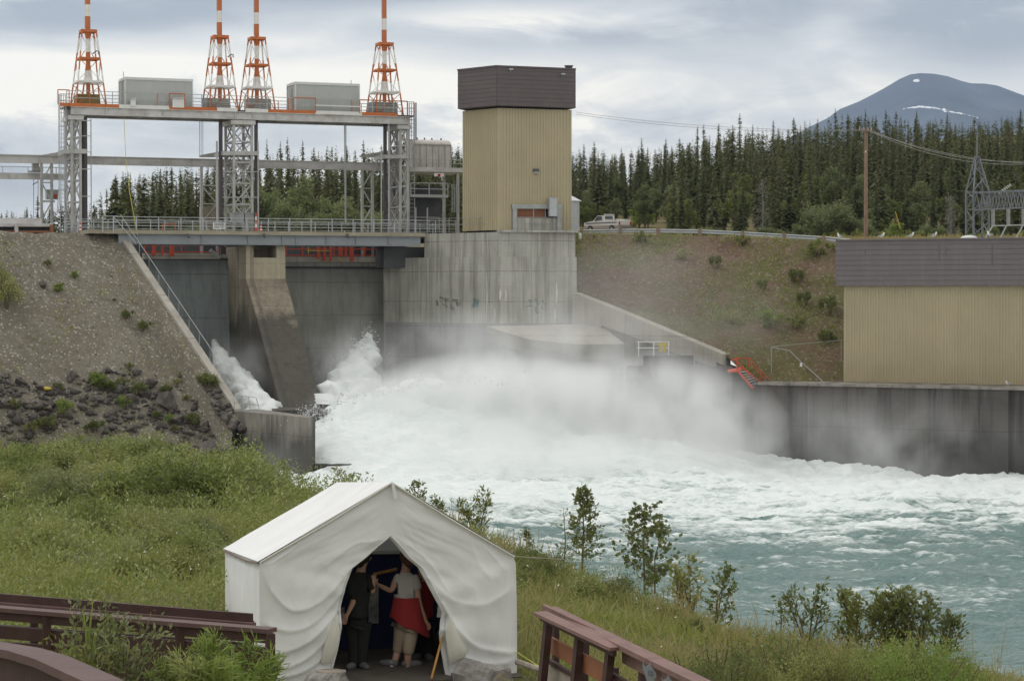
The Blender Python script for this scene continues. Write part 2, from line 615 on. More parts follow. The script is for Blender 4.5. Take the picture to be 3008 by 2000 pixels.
def blob(px, py, sx, sy, amp):
    """a cloud mass at a bearing and elevation"""
    a0 = (px - 1504) / FPX
    e0 = (HZ - py) / FPX
    u = N.math('DIVIDE', N.math('SUBTRACT', ax, a0), sx / FPX)
    v = N.math('DIVIDE', N.math('SUBTRACT', el, e0), sy / FPX)
    wob = N.math('ADD', N.math('MULTIPLY', N.math('SUBTRACT', n1, 0.5), 3.0), N.math('MULTIPLY', N.math('SUBTRACT', n2, 0.5), 2.2))
    v = N.math('ADD', v, wob)
    q = N.math('ADD', N.math('MULTIPLY', u, u), N.math('MULTIPLY', v, v))
    return N.math('MULTIPLY', N.math('POWER', 2.718, N.math('MULTIPLY', q, -1.0)), amp * 1.35)


acc = cl
for b in ((200, 70, 620, 62, -0.20), (1080, -10, 700, 50, -0.17), (1650, 120, 420, 42, -0.10), (2250, 95, 420, 60, -0.07), (2900, 130, 300, 90, -0.16),
          (2550, 30, 600, 45, -0.10), (300, 225, 520, 75, 0.16), (1180, 270, 330, 80, 0.15), (2440, 110, 95, 60, 0.10), (1950, 300, 420, 80, 0.07),
          (750, 120, 240, 34, 0.07), (60, 560, 200, 60, -0.12), (600, 420, 300, 60, -0.03), (1450, 40, 320, 36, 0.10)):
    acc = N.math('ADD', acc, blob(*b))
acc = N.math('ADD', N.math('MULTIPLY', N.math('SUBTRACT', acc, 0.46), 1.4), 0.455)
ccol = N.ramp(acc, [(0.20, (0.53, 0.535, 0.545)), (0.34, (0.67, 0.67, 0.66)), (0.46, (0.83, 0.825, 0.79)), (0.56, (0.99, 0.965, 0.89)), (0.70, (1.38, 1.29, 1.10))])
zen = N.n('ShaderNodeMapRange')
N.l(el, zen.inputs[0])
zen.inputs[1].default_value = 0.13
zen.inputs[2].default_value = 0.8
zen.inputs[3].default_value = 1.0
zen.inputs[4].default_value = 1.12
vm = N.n('ShaderNodeVectorMath', operation='SCALE')
N.l(ccol, vm.inputs[0])
N.l(zen.outputs[0], vm.inputs['Scale'])
bgs = N.n('ShaderNodeBackground')
N.l(sky.outputs[0], bgs.inputs['Color'])
bgs.inputs['Strength'].default_value = 0.07
bgc = N.n('ShaderNodeBackground')
N.l(vm.outputs[0], bgc.inputs['Color'])
bgc.inputs['Strength'].default_value = 1.0
ms = N.n('ShaderNodeMixShader')
cover = N.ramp(acc, [(0.10, 0.72), (0.40, 0.96)])
N.l(cover, ms.inputs[0])
N.l(bgs.outputs[0], ms.inputs[1])
N.l(bgc.outputs[0], ms.inputs[2])
N.l(ms.outputs[0], wo.inputs['Surface'])

sd = bpy.data.lights.new('sun', 'SUN')
sd.energy = 1.2
sd.angle = R(22)
sd.color = (1.0, 0.98, 0.95)
sun = bpy.data.objects.new('sun', sd)
COL.objects.link(sun)
sdir = Vector((math.sin(R(SUN_AZ)) * math.cos(R(SUN_EL)), math.cos(R(SUN_AZ)) * math.cos(R(SUN_EL)), math.sin(R(SUN_EL))))
sun.rotation_euler = sdir.to_track_quat('Z', 'Y').to_euler()
sun.location = sdir * 200

# ------------------------------------------------------------------ terrain
# near bank: control points (photo pixel, distance) read where the ground shows
ctrl = []
for (px, py, d, up) in ((650, 1790, 34, 0), (300, 1520, 55, .3), (100, 1560, 50, .2), (300, 1420, 74, .9), (60, 1420, 80, .9), (300, 1330, 98, 1.0), (560, 1330, 100, .8),
                        (640, 1400, 88, .4), (770, 1420, 86, .1), (700, 1365, 106, .1),
                        (1140, 2000, 28.5, 0), (1514, 1998, 28, 0), (800, 2003, 28, 0), (1560, 1790, 34, .2), (1500, 1640, 46, .2), (1760, 1720, 42, .3), (1950, 1780, 39, .3),
                        (2100, 1850, 35.5, .2), (2600, 1905, 33.5, .2), (2950, 1985, 31, .2), (1800, 1900, 32, .2), (2100, 1950, 29.5, .2), (2600, 2000, 28.5, .2),
                        (1000, 1450, 72, .2), (1300, 1520, 58, .2)):
    p = P(px, py, d)
    ctrl.append((p.x, p.y, p.z - up))
for (x, y, z) in ((-20, 125, 1.8), (-31, 128, 2.4), (-25, 113, 2.6), (-14.5, 112, 1.9), (-24, 136, 1.8), (-4, 22, 7.6), (4, 22, 7.6), (8, 22, 7.4), (-9, 22, 7.8), (0, 12, 8.8), (-6, 10, 9.0), (6, 10, 8.8), (0, 2, 10.4), (-14, 30, 7.6), (-22, 60, 6.0), (-40, 80, 5.4),
                  (-45, 125, 4.0), (-30, 30, 8.2), (11, 22, 7.2)):
    ctrl.append((x, y, z))
cp = np.array(ctrl)


def _tps(r2):
    return 0.5 * r2 * np.log(np.maximum(r2, 1e-9))


_n = len(cp)
_K = _tps(((cp[:, None, :2] - cp[None, :, :2]) ** 2).sum(-1)) + np.eye(_n) * 2.0
_Pm = np.hstack([np.ones((_n, 1)), cp[:, :2]])
_A = np.block([[_K, _Pm], [_Pm.T, np.zeros((3, 3))]])
_sol = np.linalg.solve(_A, np.concatenate([cp[:, 2], np.zeros(3)]))

# the bluff edge (top of the river bank), from the far shore round to the right of the frame
EDGE = [(-26.0, 150), (-19.5, 128), (P(705, 1370, 108).x, 108), (P(800, 1415, 88).x, 88), (P(930, 1440, 76).x, 76), (P(1230, 1500, 62).x, 62), (P(1500, 1610, 49).x, 49),
        (P(1790, 1710, 43).x, 43), (P(1960, 1770, 39.5).x, 39.5), (P(2130, 1850, 36).x, 36), (P(2600, 1900, 34).x, 34), (P(2920, 1975, 31.5).x, 31.5), (9.2, 24), (12.5, 12), (16, 0), (18, -20)]
_ey = np.array([e[1] for e in EDGE])[::-1]
_ex = np.array([e[0] for e in EDGE])[::-1]


def bank_z(x, y):
    x = np.asarray(x, dtype=float)
    y = np.asarray(y, dtype=float)
    r2 = (x[..., None] - cp[:, 0]) ** 2 + (y[..., None] - cp[:, 1]) ** 2
    z = (_tps(r2) * _sol[:_n]).sum(-1) + _sol[_n] + _sol[_n + 1] * x + _sol[_n + 2] * y
    z = np.clip(z, 1.2, 11.0)
    z = z + 0.22 * fbm(x * 0.35, y * 0.35, 3, 5) * sstep(20, 40, y) + 0.05 * fbm(x * 1.7, y * 1.7, 2, 9)
    ex = np.interp(y, _ey, _ex)
    ex2 = ex + 1.6 * fbm(y * 0.18, y * 0 + 3.0, 3, 21) + 0.5 * fbm(x * 0.5, y * 0.5, 2, 4)
    # slant width of the bluff face measured square to the edge
    slope = np.gradient(_ex, _ey)
    sl = np.interp(y, _ey, slope)
    dist = (x - ex2) / np.sqrt(1 + sl * sl)
    drop = np.clip(dist, 0, None)
    zz = z - 0.25 * sstep(0, 1.0, drop) - np.clip(drop - 0.5, 0, None) * 0.95
    return np.maximum(zz, -1.5)


def bz(x, y):
    return float(bank_z(np.array([x]), np.array([y]))[0])


def bank_grid(name, x0, x1, y0, y1, nx, ny, mat):
    ys = y0 + (y1 - y0) * np.linspace(0, 1, ny) ** 1.4
    xs = np.linspace(x0, x1, nx)
    X, Y = np.meshgrid(xs, ys)
    Z = np.zeros_like(X)
    for i in range(ny):
        Z[i] = bank_z(X[i], Y[i])
    V = np.stack([X.ravel(), Y.ravel(), Z.ravel()], 1)
    return link(name, np_mesh(name, V, grid_faces(ny, nx), mat, True))


M['soil'] = ground_mat('bank_soil', [(0.3, (0.10, 0.095, 0.045)), (0.5, (0.15, 0.145, 0.06)), (0.7, (0.20, 0.175, 0.09))], 0.6, 7.0)
structure(bank_grid('ground', -60, 26, -15, 146, 260, 300, M['soil']))

# ------------------------------------------------------------------ gravel embankment beside the spillway
M['gravel'] = ground_mat('gravel_slope', [(0.3, (0.18, 0.156, 0.12)), (0.5, (0.235, 0.21, 0.168)), (0.7, (0.275, 0.255, 0.21))], 0.35, 3.0,
                         ((0.36, 0.335, 0.285), 9.0), 0.7, 0.06)
A_ = P(338, 683, 160)
B_ = P(690, 1212, 145)
crest_l = P(-700, 676, 143)
base_dir = Vector((-0.96, -0.28, 0))


def emb_pt(a, b):
    """a: 0 at the concrete edge .. 1 far left; b: 0 crest .. 1 toe"""
    top = A_.lerp(crest_l, a)
    tb = B_ + Vector((-30 * a, -9.0 * a, 0.0))
    tb.z = 2.0
    if a < .03:
        tb.z = B_.z
    return top.lerp(tb, b)


na, nb = 150, 150
VV = np.zeros((na * nb, 3))
k = 0
for j in range(nb):
    for i in range(na):
        a, b = i / (na - 1), -0.14 + 1.22 * j / (nb - 1)
        if b < 0:
            q = emb_pt(a, 0) + Vector((-0.276, 0.961, 0)) * (-b * 70)
            q.z = 16.45 + 0.1 * math.sin(a * 40)
        else:
            q = emb_pt(a, b)
            sag = math.sin(min(b, 1) * math.pi)
            q.z += (-0.35 + 0.5 * (a > 0.1)) * sag * min(a * 4, 1)
        VV[k] = q
        k += 1
ed = np.minimum(np.arange(na) / (na - 1) * 14, 1)[None, :].repeat(nb, 0).ravel()
VV[:, 2] += (0.5 * fbm(VV[:, 0] * 0.3, VV[:, 1] * 0.3, 3, 31) + 0.25 * fbm(VV[:, 0] * 1.5, VV[:, 1] * 1.5, 3, 33)) * ed
EMB = VV.reshape(nb, na, 3)
structure(link('gravel_slope', np_mesh('gravel_slope', VV, grid_faces(nb, na), M['gravel'], True)))

# ------------------------------------------------------------------ far side: hillside below the road, flat ground, forest hill
hill_rows = [
    [P(1670, 687, 174), P(1692, 687, 174), P(2000, 692, 174), P(2250, 700, 171), P(2480, 716, 168), P(2750, 716, 166), P(3008, 716, 165), P(3600, 716, 165)],
    [P(1676, 860, 166.5), P(1694, 866, 164.6), P(2130, 1042, 153.6), P(2215, 1125, 151.2), P(2480, 1132, 150.8), P(2750, 1140, 148), P(3008, 1150, 146), P(3600, 1160, 143)],
]


def row_pt(row, u):
    t = u * (len(row) - 1)
    i = min(int(t), len(row) - 2)
    return row[i].lerp(row[i + 1], t - i)


nu, nv = 220, 110
VV = np.zeros((nu * nv, 3))
for j in range(nv):
    for i in range(nu):
        VV[j * nu + i] = row_pt(hill_rows[0], i / (nu - 1)).lerp(row_pt(hill_rows[1], i / (nu - 1)), j / (nv - 1))
env = np.sin(np.linspace(0, math.pi, nv))[:, None].repeat(nu, 1).ravel()
VV[:, 2] += env * (1.2 * fbm(VV[:, 0] * 0.16, VV[:, 1] * 0.16, 4, 41) + 0.35 * fbm(VV[:, 0] * 0.9, VV[:, 1] * 0.9, 3, 43))
HILL = VV.reshape(nv, nu, 3)
M['hillside'] = ground_mat('dry_hillside', [(0.30, (0.125, 0.082, 0.055)), (0.42, (0.185, 0.13, 0.09)), (0.49, (0.16, 0.135, 0.07)), (0.57, (0.12, 0.135, 0.045)), (0.66, (0.19, 0.18, 0.075)), (0.76, (0.22, 0.165, 0.11))],
                           0.22, 2.6, ((0.22, 0.19, 0.14), 8.0), 0.6, 0.1)
structure(link('hillside', np_mesh('hillside', VV, grid_faces(nv, nu), M['hillside'], True)))


def far_z(x, y):
    x = np.asarray(x, dtype=float)
    y = np.asarray(y, dtype=float)
    b = x / np.maximum(y, 1.0)
    k = np.interp(b, [-0.4, -0.2, -0.13, -0.08, 0.0, 0.05, 0.12, 0.25, 0.5], [-0.01, -0.01, 0.0, 0.03, 0.045, 0.07, 0.10, 0.12, 0.12])
    rise = np.clip(y - 212, 0, 230)
    z = 16.5 + 1.0 * sstep(180, 235, y) + k * rise * sstep(205, 250, y)
    return z + 0.3 * fbm(x * 0.08, y * 0.08, 3, 51)


xs = np.concatenate([np.linspace(-2500, -220, 20), np.linspace(-200, 260, 150), np.linspace(280, 3000, 24)])
ys = np.concatenate([np.linspace(174, 460, 110), np.linspace(500, 9000, 26)])
X, Y = np.meshgrid(xs, ys)
Z = far_z(X, Y)
# the crest plateau slopes under the dam on the left so that it never rises in front of the works
V = np.stack([X.ravel(), Y.ravel(), Z.ravel()], 1)
M['meadow'] = ground_mat('dry_meadow', [(0.3, (0.17, 0.14, 0.07)), (0.5, (0.24, 0.2, 0.10)), (0.7, (0.20, 0.2, 0.08))], 0.15, 3.0)
structure(link('far_ground', np_mesh('far_ground', V, grid_faces(len(ys), len(xs)), M['meadow'], True)))

# mountain, about nine kilometres off
MD = 9000.0
prof = [(1500, 760), (1900, 640), (2200, 470), (2380, 372), (2430, 348), (2465, 322), (2520, 300), (2560, 280), (2600, 258), (2640, 234), (2670, 221), (2700, 217), (2740, 219), (2780, 226), (2820, 240),
        (2850, 247), (2890, 248), (2925, 253), (2965, 268), (3008, 284), (3100, 320), (3300, 420), (3700, 640), (4000, 760)]
pxs = np.array([p[0] for p in prof], float)
pys = np.array([p[1] for p in prof], float)
nx, ny = 640, 200
mx = (np.linspace(1500, 4000, nx) - 1504) / FPX * MD
top = CAMZ + (HZ - np.interp(np.linspace(1500, 4000, nx), pxs, pys)) / FPX * MD
yy = np.concatenate([np.linspace(-2200, -700, 40), np.linspace(-690, 100, 140), np.linspace(150, 1800, 20)])
Xm, Ym = np.meshgrid(mx, yy)
prof2 = np.where(Ym < 0, 1 - np.abs(Ym) / 2200, 1 - np.abs(Ym) / 1800)
Zm = 20 + (top[None, :] - 20) * np.clip(prof2, 0, 1) ** 0.85
amp = np.clip((top[None, :] - 20) * 0.12, 0, 70) * np.clip(1.0 - prof2, 0, 1) ** 0.6
Zm = Zm + amp * 2.0 * (fbm(Xm / 420, Ym / 600, 5, 61))
V = np.stack([Xm.ravel(), Ym.ravel() + MD, Zm.ravel()], 1)
F = grid_faces(ny, nx)
M['mountain'] = simple_mat('bare_mountain', (0.062, 0.075, 0.10), 0.95, 0.38, 0.0034, 0.0, (0.12, 0.135, 0.15), 0.5, bump=0)
cen = V[F].mean(1)
pu = 1504 + cen[:, 0] / cen[:, 1] * FPX
pv = HZ - (cen[:, 2] - CAMZ) / cen[:, 1] * FPX
line = np.interp(pu, [2650, 2665, 2700, 2750, 2790, 2830, 2870], [322, 319, 315, 320, 330, 337, 347])
wid = np.interp(pu, [2650, 2690, 2740, 2770, 2800, 2870], [1.2, 2.4, 1.6, 3.6, 2.2, 1.2]) * (.2 + 1.5 * vnoise(pu / 11., pu * 0)) * (vnoise(pu / 5., pv / 3.) > .25)
sn = (np.abs(pv - line) < wid) & (pu > 2650) & (pu < 2870) & (cen[:, 1] < MD)
sn |= (((pu - 2690) / 9) ** 2 + ((pv - 239) / 4.5) ** 2 < 1) & (cen[:, 1] < MD)
structure(link('mountain', np_mesh('mountain', V, F, [M['mountain'], M['snow']], True, sn.astype(int))))
# ------------------------------------------------------------------ river
def hump(x, y):
    cx = np.interp(x, [-30, -15.5, -13.6, -11.7, -8.7, -5.9, -2.4, 0, 2.2, 4.6, 8, 11.6, 16, 21, 30], [0.3, 0.6, 3.3, 4.5, 5.3, 5.9, 6.2, 5.9, 5.2, 4.4, 3.3, 2.3, 1.3, 0.6, 0.2])
    y0 = 149.5
    g = np.where(y > y0, np.exp(-((y - y0) / 6.5) ** 2), np.exp(-(np.abs(y - y0) / 8.0) ** 1.7))
    return cx * g * np.interp(x, [-12, -6, 2, 12], [.97, .93, .88, .85])


ys = []
yv = 22.0
while yv < 176:
    ys.append(yv)
    yv += 0.09 + yv * 0.0014 if yv > 50 else 0.6
ys = np.array(ys)
xs = np.concatenate([np.linspace(-60, -32, 40), np.arange(-31.8, 48, 0.23), np.linspace(48.5, 140, 70)])
X, Y = np.meshgrid(xs, ys)
turb = sstep(60, 140, Y)
big = fbm(X * 0.10, Y * 0.16, 3, 71) * (0.45 + 1.4 * turb)
mid = (0.5 - np.abs(fbm(X * 0.38 + 0.3 * big, Y * 0.62, 4, 73)) * 2) * (0.26 + 0.25 * turb)
small = fbm(X * 1.0, Y * 1.9, 4, 75, .6) * (0.34 + 0.3 * turb)
H = hump(X, Y)
hn = np.clip(H, 0, 4) / 4
billow = (0.5 - np.abs(fbm(X * 0.45, Y * 0.45 + 0.15 * X, 4, 77, 0.5)) * 2.0) * 0.45 * hn + fbm(X * 1.7, Y * 1.7, 4, 79, 0.6) * 0.55 * hn
Z = 0.05 + big + mid + small + H + billow - 0.1
# surge along the right hand wall
Z = Z + 0.5 * np.exp(-((Y - (150 - 0.2 * (X - 18))) / 4.0) ** 2) * sstep(14, 22, X)
patch = fbm(X * 0.085, Y * 0.19, 4, 81) * 1.5
streak = fbm(X * 0.26, Y * 0.95, 6, 83, 0.66) * 1.25
foam = sstep(88, 150, Y) * 0.88 + 0.16 + patch * 0.5 + streak * 0.85 * sstep(70, 118, Y) + 0.55 * np.clip(mid / 0.4, 0, 1) * 0.2 + 0.28 * np.clip((mid + small) * 3 - 0.75, 0, 1) + hn * 1.2
foam = foam - 0.35 * sstep(-13, -21, X) * sstep(140, 105, Y) + 0.05
# broken crests out on the open water
crest = sstep(0.17, 0.36, mid + small + 0.3 * big) * 0.42
foam = np.clip(foam + crest * sstep(48, 90, Y), 0, 1.25)
V = np.stack([X.ravel(), Y.ravel(), Z.ravel()], 1)
me = np_mesh('river', V, grid_faces(len(ys), len(xs)), [], True)
at = me.attributes.new('foam', 'FLOAT', 'POINT')
at.data.foreach_set('value', foam.ravel().astype(np.float32))
m, nt, out = new_mat('glacial_water')
N = NT(nt)
co = N.n('ShaderNodeTexCoord').outputs['Object']
fa = N.n('ShaderNodeAttribute', attribute_name='foam').outputs['Fac']
f1 = N.noise(N.mapping(co, (0.8, 2.0, 1.0)), 1.4, 8, 0.74, 0.8)
f2 = N.noise(N.mapping(co, (0.5, 1.2, 1.0)), 3.8, 5, 0.7)
ff = N.math('ADD', fa, N.math('MULTIPLY', N.math('SUBTRACT', f1, 0.5), 1.3))
ff = N.math('ADD', ff, N.math('MULTIPLY', N.math('SUBTRACT', f2, 0.5), 0.9))
fm = N.ramp(ff, [(0.42, 0.0), (0.62, 0.45), (0.95, 1.0)])
tint = N.ramp(N.noise(N.mapping(co, (0.25, 0.6, 1.0)), 1.0, 5, 0.6), [(0.3, (0.155, 0.27, 0.255)), (0.5, (0.23, 0.345, 0.325)), (0.7, (0.33, 0.42, 0.40))])
wb = N.n('ShaderNodeBsdfPrincipled')
N.l(tint, wb.inputs['Base Color'])
wb.inputs['Roughness'].default_value = 0.16
wb.inputs['IOR'].default_value = 1.33
hgt = N.math('ADD', N.noise(N.mapping(co, (1.0, 2.2, 1.0)), 1.6, 6, 0.68), N.math('MULTIPLY', N.noise(co, 7.0, 3, 0.6), 0.25))
N.l(N.bump(hgt, 1.0, 0.45), wb.inputs['Normal'])
fb = N.n('ShaderNodeBsdfPrincipled')
N.l(N.ramp(f1, [(0.3, (0.70, 0.775, 0.76)), (0.6, (0.83, 0.86, 0.85))]), fb.inputs['Base Color'])
fb.inputs['Roughness'].default_value = 0.9
fb.inputs['Specular IOR Level'].default_value = 0.1
N.l(N.bump(N.math('ADD', f1, f2), 0.5, 0.22), fb.inputs['Normal'])
mx = N.n('ShaderNodeMixShader')
N.l(fm, mx.inputs[0])
N.l(wb.outputs[0], mx.inputs[1])
N.l(fb.outputs[0], mx.inputs[2])
N.l(mx.outputs[0], out.inputs['Surface'])
me.materials.append(m)
river = structure(link('river', me))
M['foam'] = simple_mat('white_foam', (0.76, 0.79, 0.78), 0.9, 0.06, 0.8, spec=0.1, bump=0.6, bscale=4.0)


# churning jets below the gates, drawn as thick tongues of foam from sill to stilling basin
def tongue(name, path, radii, seed, label, rough=0.5):
    """path: centre points; radii: (across, up) at each"""
    n, mseg = 90, 44
    pts = [Vector(p) for p in path]
    V = np.zeros((n, mseg, 3))
    tt = np.linspace(0, len(pts) - 1, n)
    for i, t in enumerate(tt):
        a = min(int(t), len(pts) - 2)
        f = t - a
        c = pts[a].lerp(pts[a + 1], f)
        ra = radii[a][0] * (1 - f) + radii[a + 1][0] * f
        ru = radii[a][1] * (1 - f) + radii[a + 1][1] * f
        d = (pts[a + 1] - pts[a]).normalized()
        s = d.cross(Vector((0, 0, 1)))
        s = s.normalized() if s.length > 0.1 else Vector((UX, UY, 0))
        u = s.cross(d)
        for k in range(mseg):
            th = 2 * math.pi * k / mseg
            q = c + s * math.cos(th) * ra + u * math.sin(th) * ru
            V[i, k] = q
    V = V.reshape(-1, 3)
    nrm = (V.reshape(n, mseg, 3) - V.reshape(n, mseg, 3).mean(1, keepdims=True)).reshape(-1, 3)
    L = np.linalg.norm(nrm, axis=1, keepdims=True)
    nz = fbm(V[:, 0] * 0.9 + V[:, 1] * 0.3, V[:, 2] * 0.9 + V[:, 1] * 0.5, 5, seed, 0.62) * 2.2
    V = V + nrm / np.maximum(L, 1e-6) * (nz * rough)[:, None] * np.minimum(L, 1.2)
    Fa = []
    for i in range(n - 1):
        for k in range(mseg):
            k2 = (k + 1) % mseg
            Fa.append((i * mseg + k, i * mseg + k2, (i + 1) * mseg + k2, (i + 1) * mseg + k))
    o = link(name, np_mesh(name, V, Fa, M['foam'], True))
    return tag(o, label, 'rushing water', None, 'stuff')


tongue('spillway_torrent', [P(628, 1005, 166), P(645, 1050, 163), P(690, 1115, 159), P(745, 1190, 154), P(800, 1260, 150)],
       [(0.2, 0.3), (0.6, 0.7), (1.1, 1.0), (1.3, 1.2), (1.4, 1.2)], 3, 'white torrent pouring down the narrow chute beside the brown pier', 0.55)
tongue('spillway_jet', [P(1083, 985, 164.5), P(1068, 1035, 163), P(1045, 1105, 160.5), P(1030, 1180, 157.5), P(1020, 1260, 154)],
       [(0.35, 0.3), (0.85, 0.6), (1.5, 1.1), (2.4, 1.6), (3.2, 2.0)], 5, 'white mound of water leaping up in the wide bay right of the pier', 0.9)

# droplets thrown off the crest of the standing wave
nd = 5200
dx = rng.uniform(-14.2, 12.5, nd)
wgt = np.interp(dx, [-14, -11, -6, 0, 12], [1.0, 1.0, 0.8, 0.45, 0.25])
keep = rng.random(nd) < wgt
dx = dx[keep]
dyy = 149.0 + rng.normal(0, 1.8, len(dx))
crx = np.interp(dx, [-14, -11.7, -8.7, -5.9, -2.4, 0, 2.2, 4.6, 8, 12], [3.2, 4.5, 5.3, 5.9, 6.2, 5.9, 5.2, 4.4, 3.3, 2.3])
hh = crx * np.interp(dx, [-12, -6, 2, 12], [.99, .96, .94, .92]) + 0.1 + 0.55 * fbm(dx * 0.8, dx * 0 + 1, 3, 91) + np.abs(rng.normal(0, 0.36, len(dx)))
sz = rng.uniform(0.018, 0.06, len(dx))
# spray kicked over the end of the training wall
n2_ = 700
ax_ = rng.uniform(0, 1, n2_)
sp_x = -14.6 + ax_ * 2.6 + rng.normal(0, 0.35, n2_)
sp_z = 3.4 + 0.9 * np.sin(ax_ * 2.4) + rng.normal(0, 0.32, n2_)
sp_y = 141.5 + rng.normal(0, 0.8, n2_)
q_ = rng.random(1500)
jx, jy, jz = np.interp(q_, [0, 1], [P(1083, 990, 163.5).x, P(1030, 1170, 158.5).x]), np.interp(q_, [0, 1], [163.3, 157.5]), np.interp(q_, [0, 1], [P(1083, 990, 163.5).z, P(1030, 1170, 158.5).z])
wj = .25 + 1.9 * q_
dx = np.concatenate([dx, jx + rng.normal(0, 1, 1500) * wj * .75]); dyy = np.concatenate([dyy, jy + rng.normal(0, .5, 1500)]); hh = np.concatenate([hh, jz + .3 + rng.normal(0, .45, 1500)]); sz = np.concatenate([sz, rng.uniform(.02, .06, 1500)])
dx = np.concatenate([dx, sp_x]); dyy = np.concatenate([dyy, sp_y]); hh = np.concatenate([hh, sp_z]); sz = np.concatenate([sz, rng.uniform(0.015, 0.05, n2_)])
tet = np.array([[1, 1, 1], [-1, -1, 1], [-1, 1, -1], [1, -1, -1]], float)
rot = rng.normal(size=(len(dx), 3, 3)) * 0.45
Vd = np.einsum('nij,kj->nki', rot, tet) * sz[:, None, None] + np.stack([dx, dyy, hh], 1)[:, None, :]
base = np.arange(len(dx))[:, None, None] * 4
Fd = (base + np.array([[0, 1, 2], [0, 3, 1], [0, 2, 3], [1, 3, 2]])[None]).reshape(-1, 3)
tag(link('spray', np_mesh('spray', Vd.reshape(-1, 3), Fd, M['foam'])), 'white droplets flying off the crest of the big standing wave', 'spray', None, 'stuff')


# ------------------------------------------------------------------ mist: soft volumes of water vapour
def mist(name, c, r, dens, label, nscale=0.22, contrast=1.0, seed=0.0, lean=0.0, power=1.0, aniso=0.0):
    mb = MB()
    mb.ell((0, 0, 0), (1, 1, 1), 20, 12)
    o = mb.build(name, [], None, True)
    o.location = c
    o.scale = r
    m, nt, out = new_mat(name)
    N = NT(nt)
    tc = N.n('ShaderNodeTexCoord')
    ob = tc.outputs['Object']
    geo = N.n('ShaderNodeNewGeometry').outputs['Position']
    ln = N.n('ShaderNodeVectorMath', operation='LENGTH')
    N.l(ob, ln.inputs[0])
    fall = N.math('SUBTRACT', 1.0, ln.outputs['Value'], True)
    fall = N.math('POWER', fall, power)
    nz = N.noise(N.mapping(geo, (1, 1, 0.75), (seed, seed * 0.7, 0)), nscale, 4, 0.55, 0.4)
    k = N.math('MULTIPLY', N.math('SUBTRACT', nz, 0.5 - 0.16 / contrast), 3.2 * contrast, True)
    dn = N.math('MULTIPLY', N.math('MULTIPLY', fall, k), dens)
    pv = N.n('ShaderNodeVolumePrincipled')
    pv.inputs['Color'].default_value = (0.99, 0.995, 0.995, 1)
    pv.inputs['Anisotropy'].default_value = aniso
    N.l(dn, pv.inputs['Density'])
    N.l(pv.outputs[0], out.inputs['Volume'])
    o.data.materials.append(m)
    return tag(o, label, 'mist', None, 'stuff')


MISTS = [
    ('mist', P(1460, 1275, 147.5), (12.5, 5.5, 5.9), 2.5, 'bright burst of mist over the middle of the standing wave', 0.36, 1.0, 1.0),
    ('mist', P(1100, 1275, 149.0), (6.6, 4.0, 4.0), 0.25, 'bright mist over the end of the wave beside the training wall', 0.45, 1.0, 21.0),
    ('mist', P(1900, 1290, 146.8), (10.2, 4.8, 6.4), 1.5, 'tall mist drifting off the end of the wave towards the dark wall', 0.34, 1.1, 5.0),
    ('mist', P(1560, 1080, 155.5), (14.5, 4.0, 5.2), 0.55, 'grey mist rising in front of the pale concrete block', 0.26, 1.25, 9.0),
    ('mist', P(1050, 1110, 160), (6.0, 3.5, 4.8), 0.45, 'spray cloud hanging in the wide bay beside the pier', 0.5, 1.2, 3.0),
    ('mist', P(700, 1120, 157), (3.2, 3.0, 3.8), 0.28, 'thin spray over the torrent in the narrow chute', 0.5, 1.2, 31.0),
    ('mist', P(1480, 1370, 140.5), (18.0, 4.5, 3.6), 0.7, 'low soft mist in front of the white face of the standing wave', 0.24, 1.1, 15.0),
    ('mist', P(2480, 1330, 142.0), (17.0, 3.2, 4.4), 0.20, 'low thin mist along the foot of the dark tailrace wall', 0.2, 1.3, 12.0),
    ('mist', P(1850, 960, 155), (13.0, 5.0, 7.2), 0.13, 'faint mist veil drifting up the dry hillside', 0.16, 1.1, 7.0),
]
for a in MISTS:
    mist(*a)
# ------------------------------------------------------------------ dam works
NUPV = Vector((WX, WY, 0))       # downstream
UV = Vector((UX, UY, 0))         # along the dam


def dz(py, t, px=1000):
    return DP(px, py, t).z


# ---- pier between the bays
pier = thing('spillway_pier', 'brown stained concrete pier with sloping nose between the two spillway bays', 'pier', loc=D(1.5, 0, 5))
s0, s1 = 0.0, DS(838, 0, 770)
zt, zb, ze = dz(722, 0, 780), dz(819, 0, 780), P(797, 1195, 153.4).z
mb = MB()
prof_ = [(-6.4, zb - 14), (-6.4, zt), (-2.2, zt), (-2.2, zb + 0.0), (0.0, zb), (10.0, ze), (10.0, zb - 14)]
L, Rr = [], []
for (t, z) in prof_:
    L.append(D(s0, t, z))
    Rr.append(D(s1, t, z))
n = len(prof_)
mb.add(L + Rr, [tuple(range(n)), tuple(reversed(range(n, 2 * n)))] + [((i + 1) % n, i, n + i, n + (i + 1) % n) for i in range(n)])
mb.build('nose', M['pier'], pier)
mb = MB()
sa, sb = DS(745, 0, 750), DS(812, 0, 750)
zc = dz(757, 0, 780)
mb.prism([D(s0, -2.2, 0), D(s0, 0.0, 0), D(s1, 0.0, 0), D(s1, -2.2, 0)], zb, zc)
mb.build('cap_block', M['pier_pale'], pier)
for a, b in ((s0, sa), (sb, s1)):
    MB().prism([D(a, -2.198, 0), D(a, 0.0, 0), D(b, 0.0, 0), D(b, -2.198, 0)], zc + .002, zt).build('column', M['pier_pale'], pier)
MB().prism([D(s0 - 0.35, -7.4, 0), D(s0 - 0.35, -6.6, 0), D(s1, -6.6, 0), D(s1, -7.4, 0)], zb - 12, zt).build('gate_slot', M['steel_dark'], pier)
MB().beam(D(s0 - 0.02, 0.6, zb - 7.6), D(s0 - 0.02, 2.4, zb - 7.4), 0.12, 0.14).build('ledge', M['yellow'], pier)


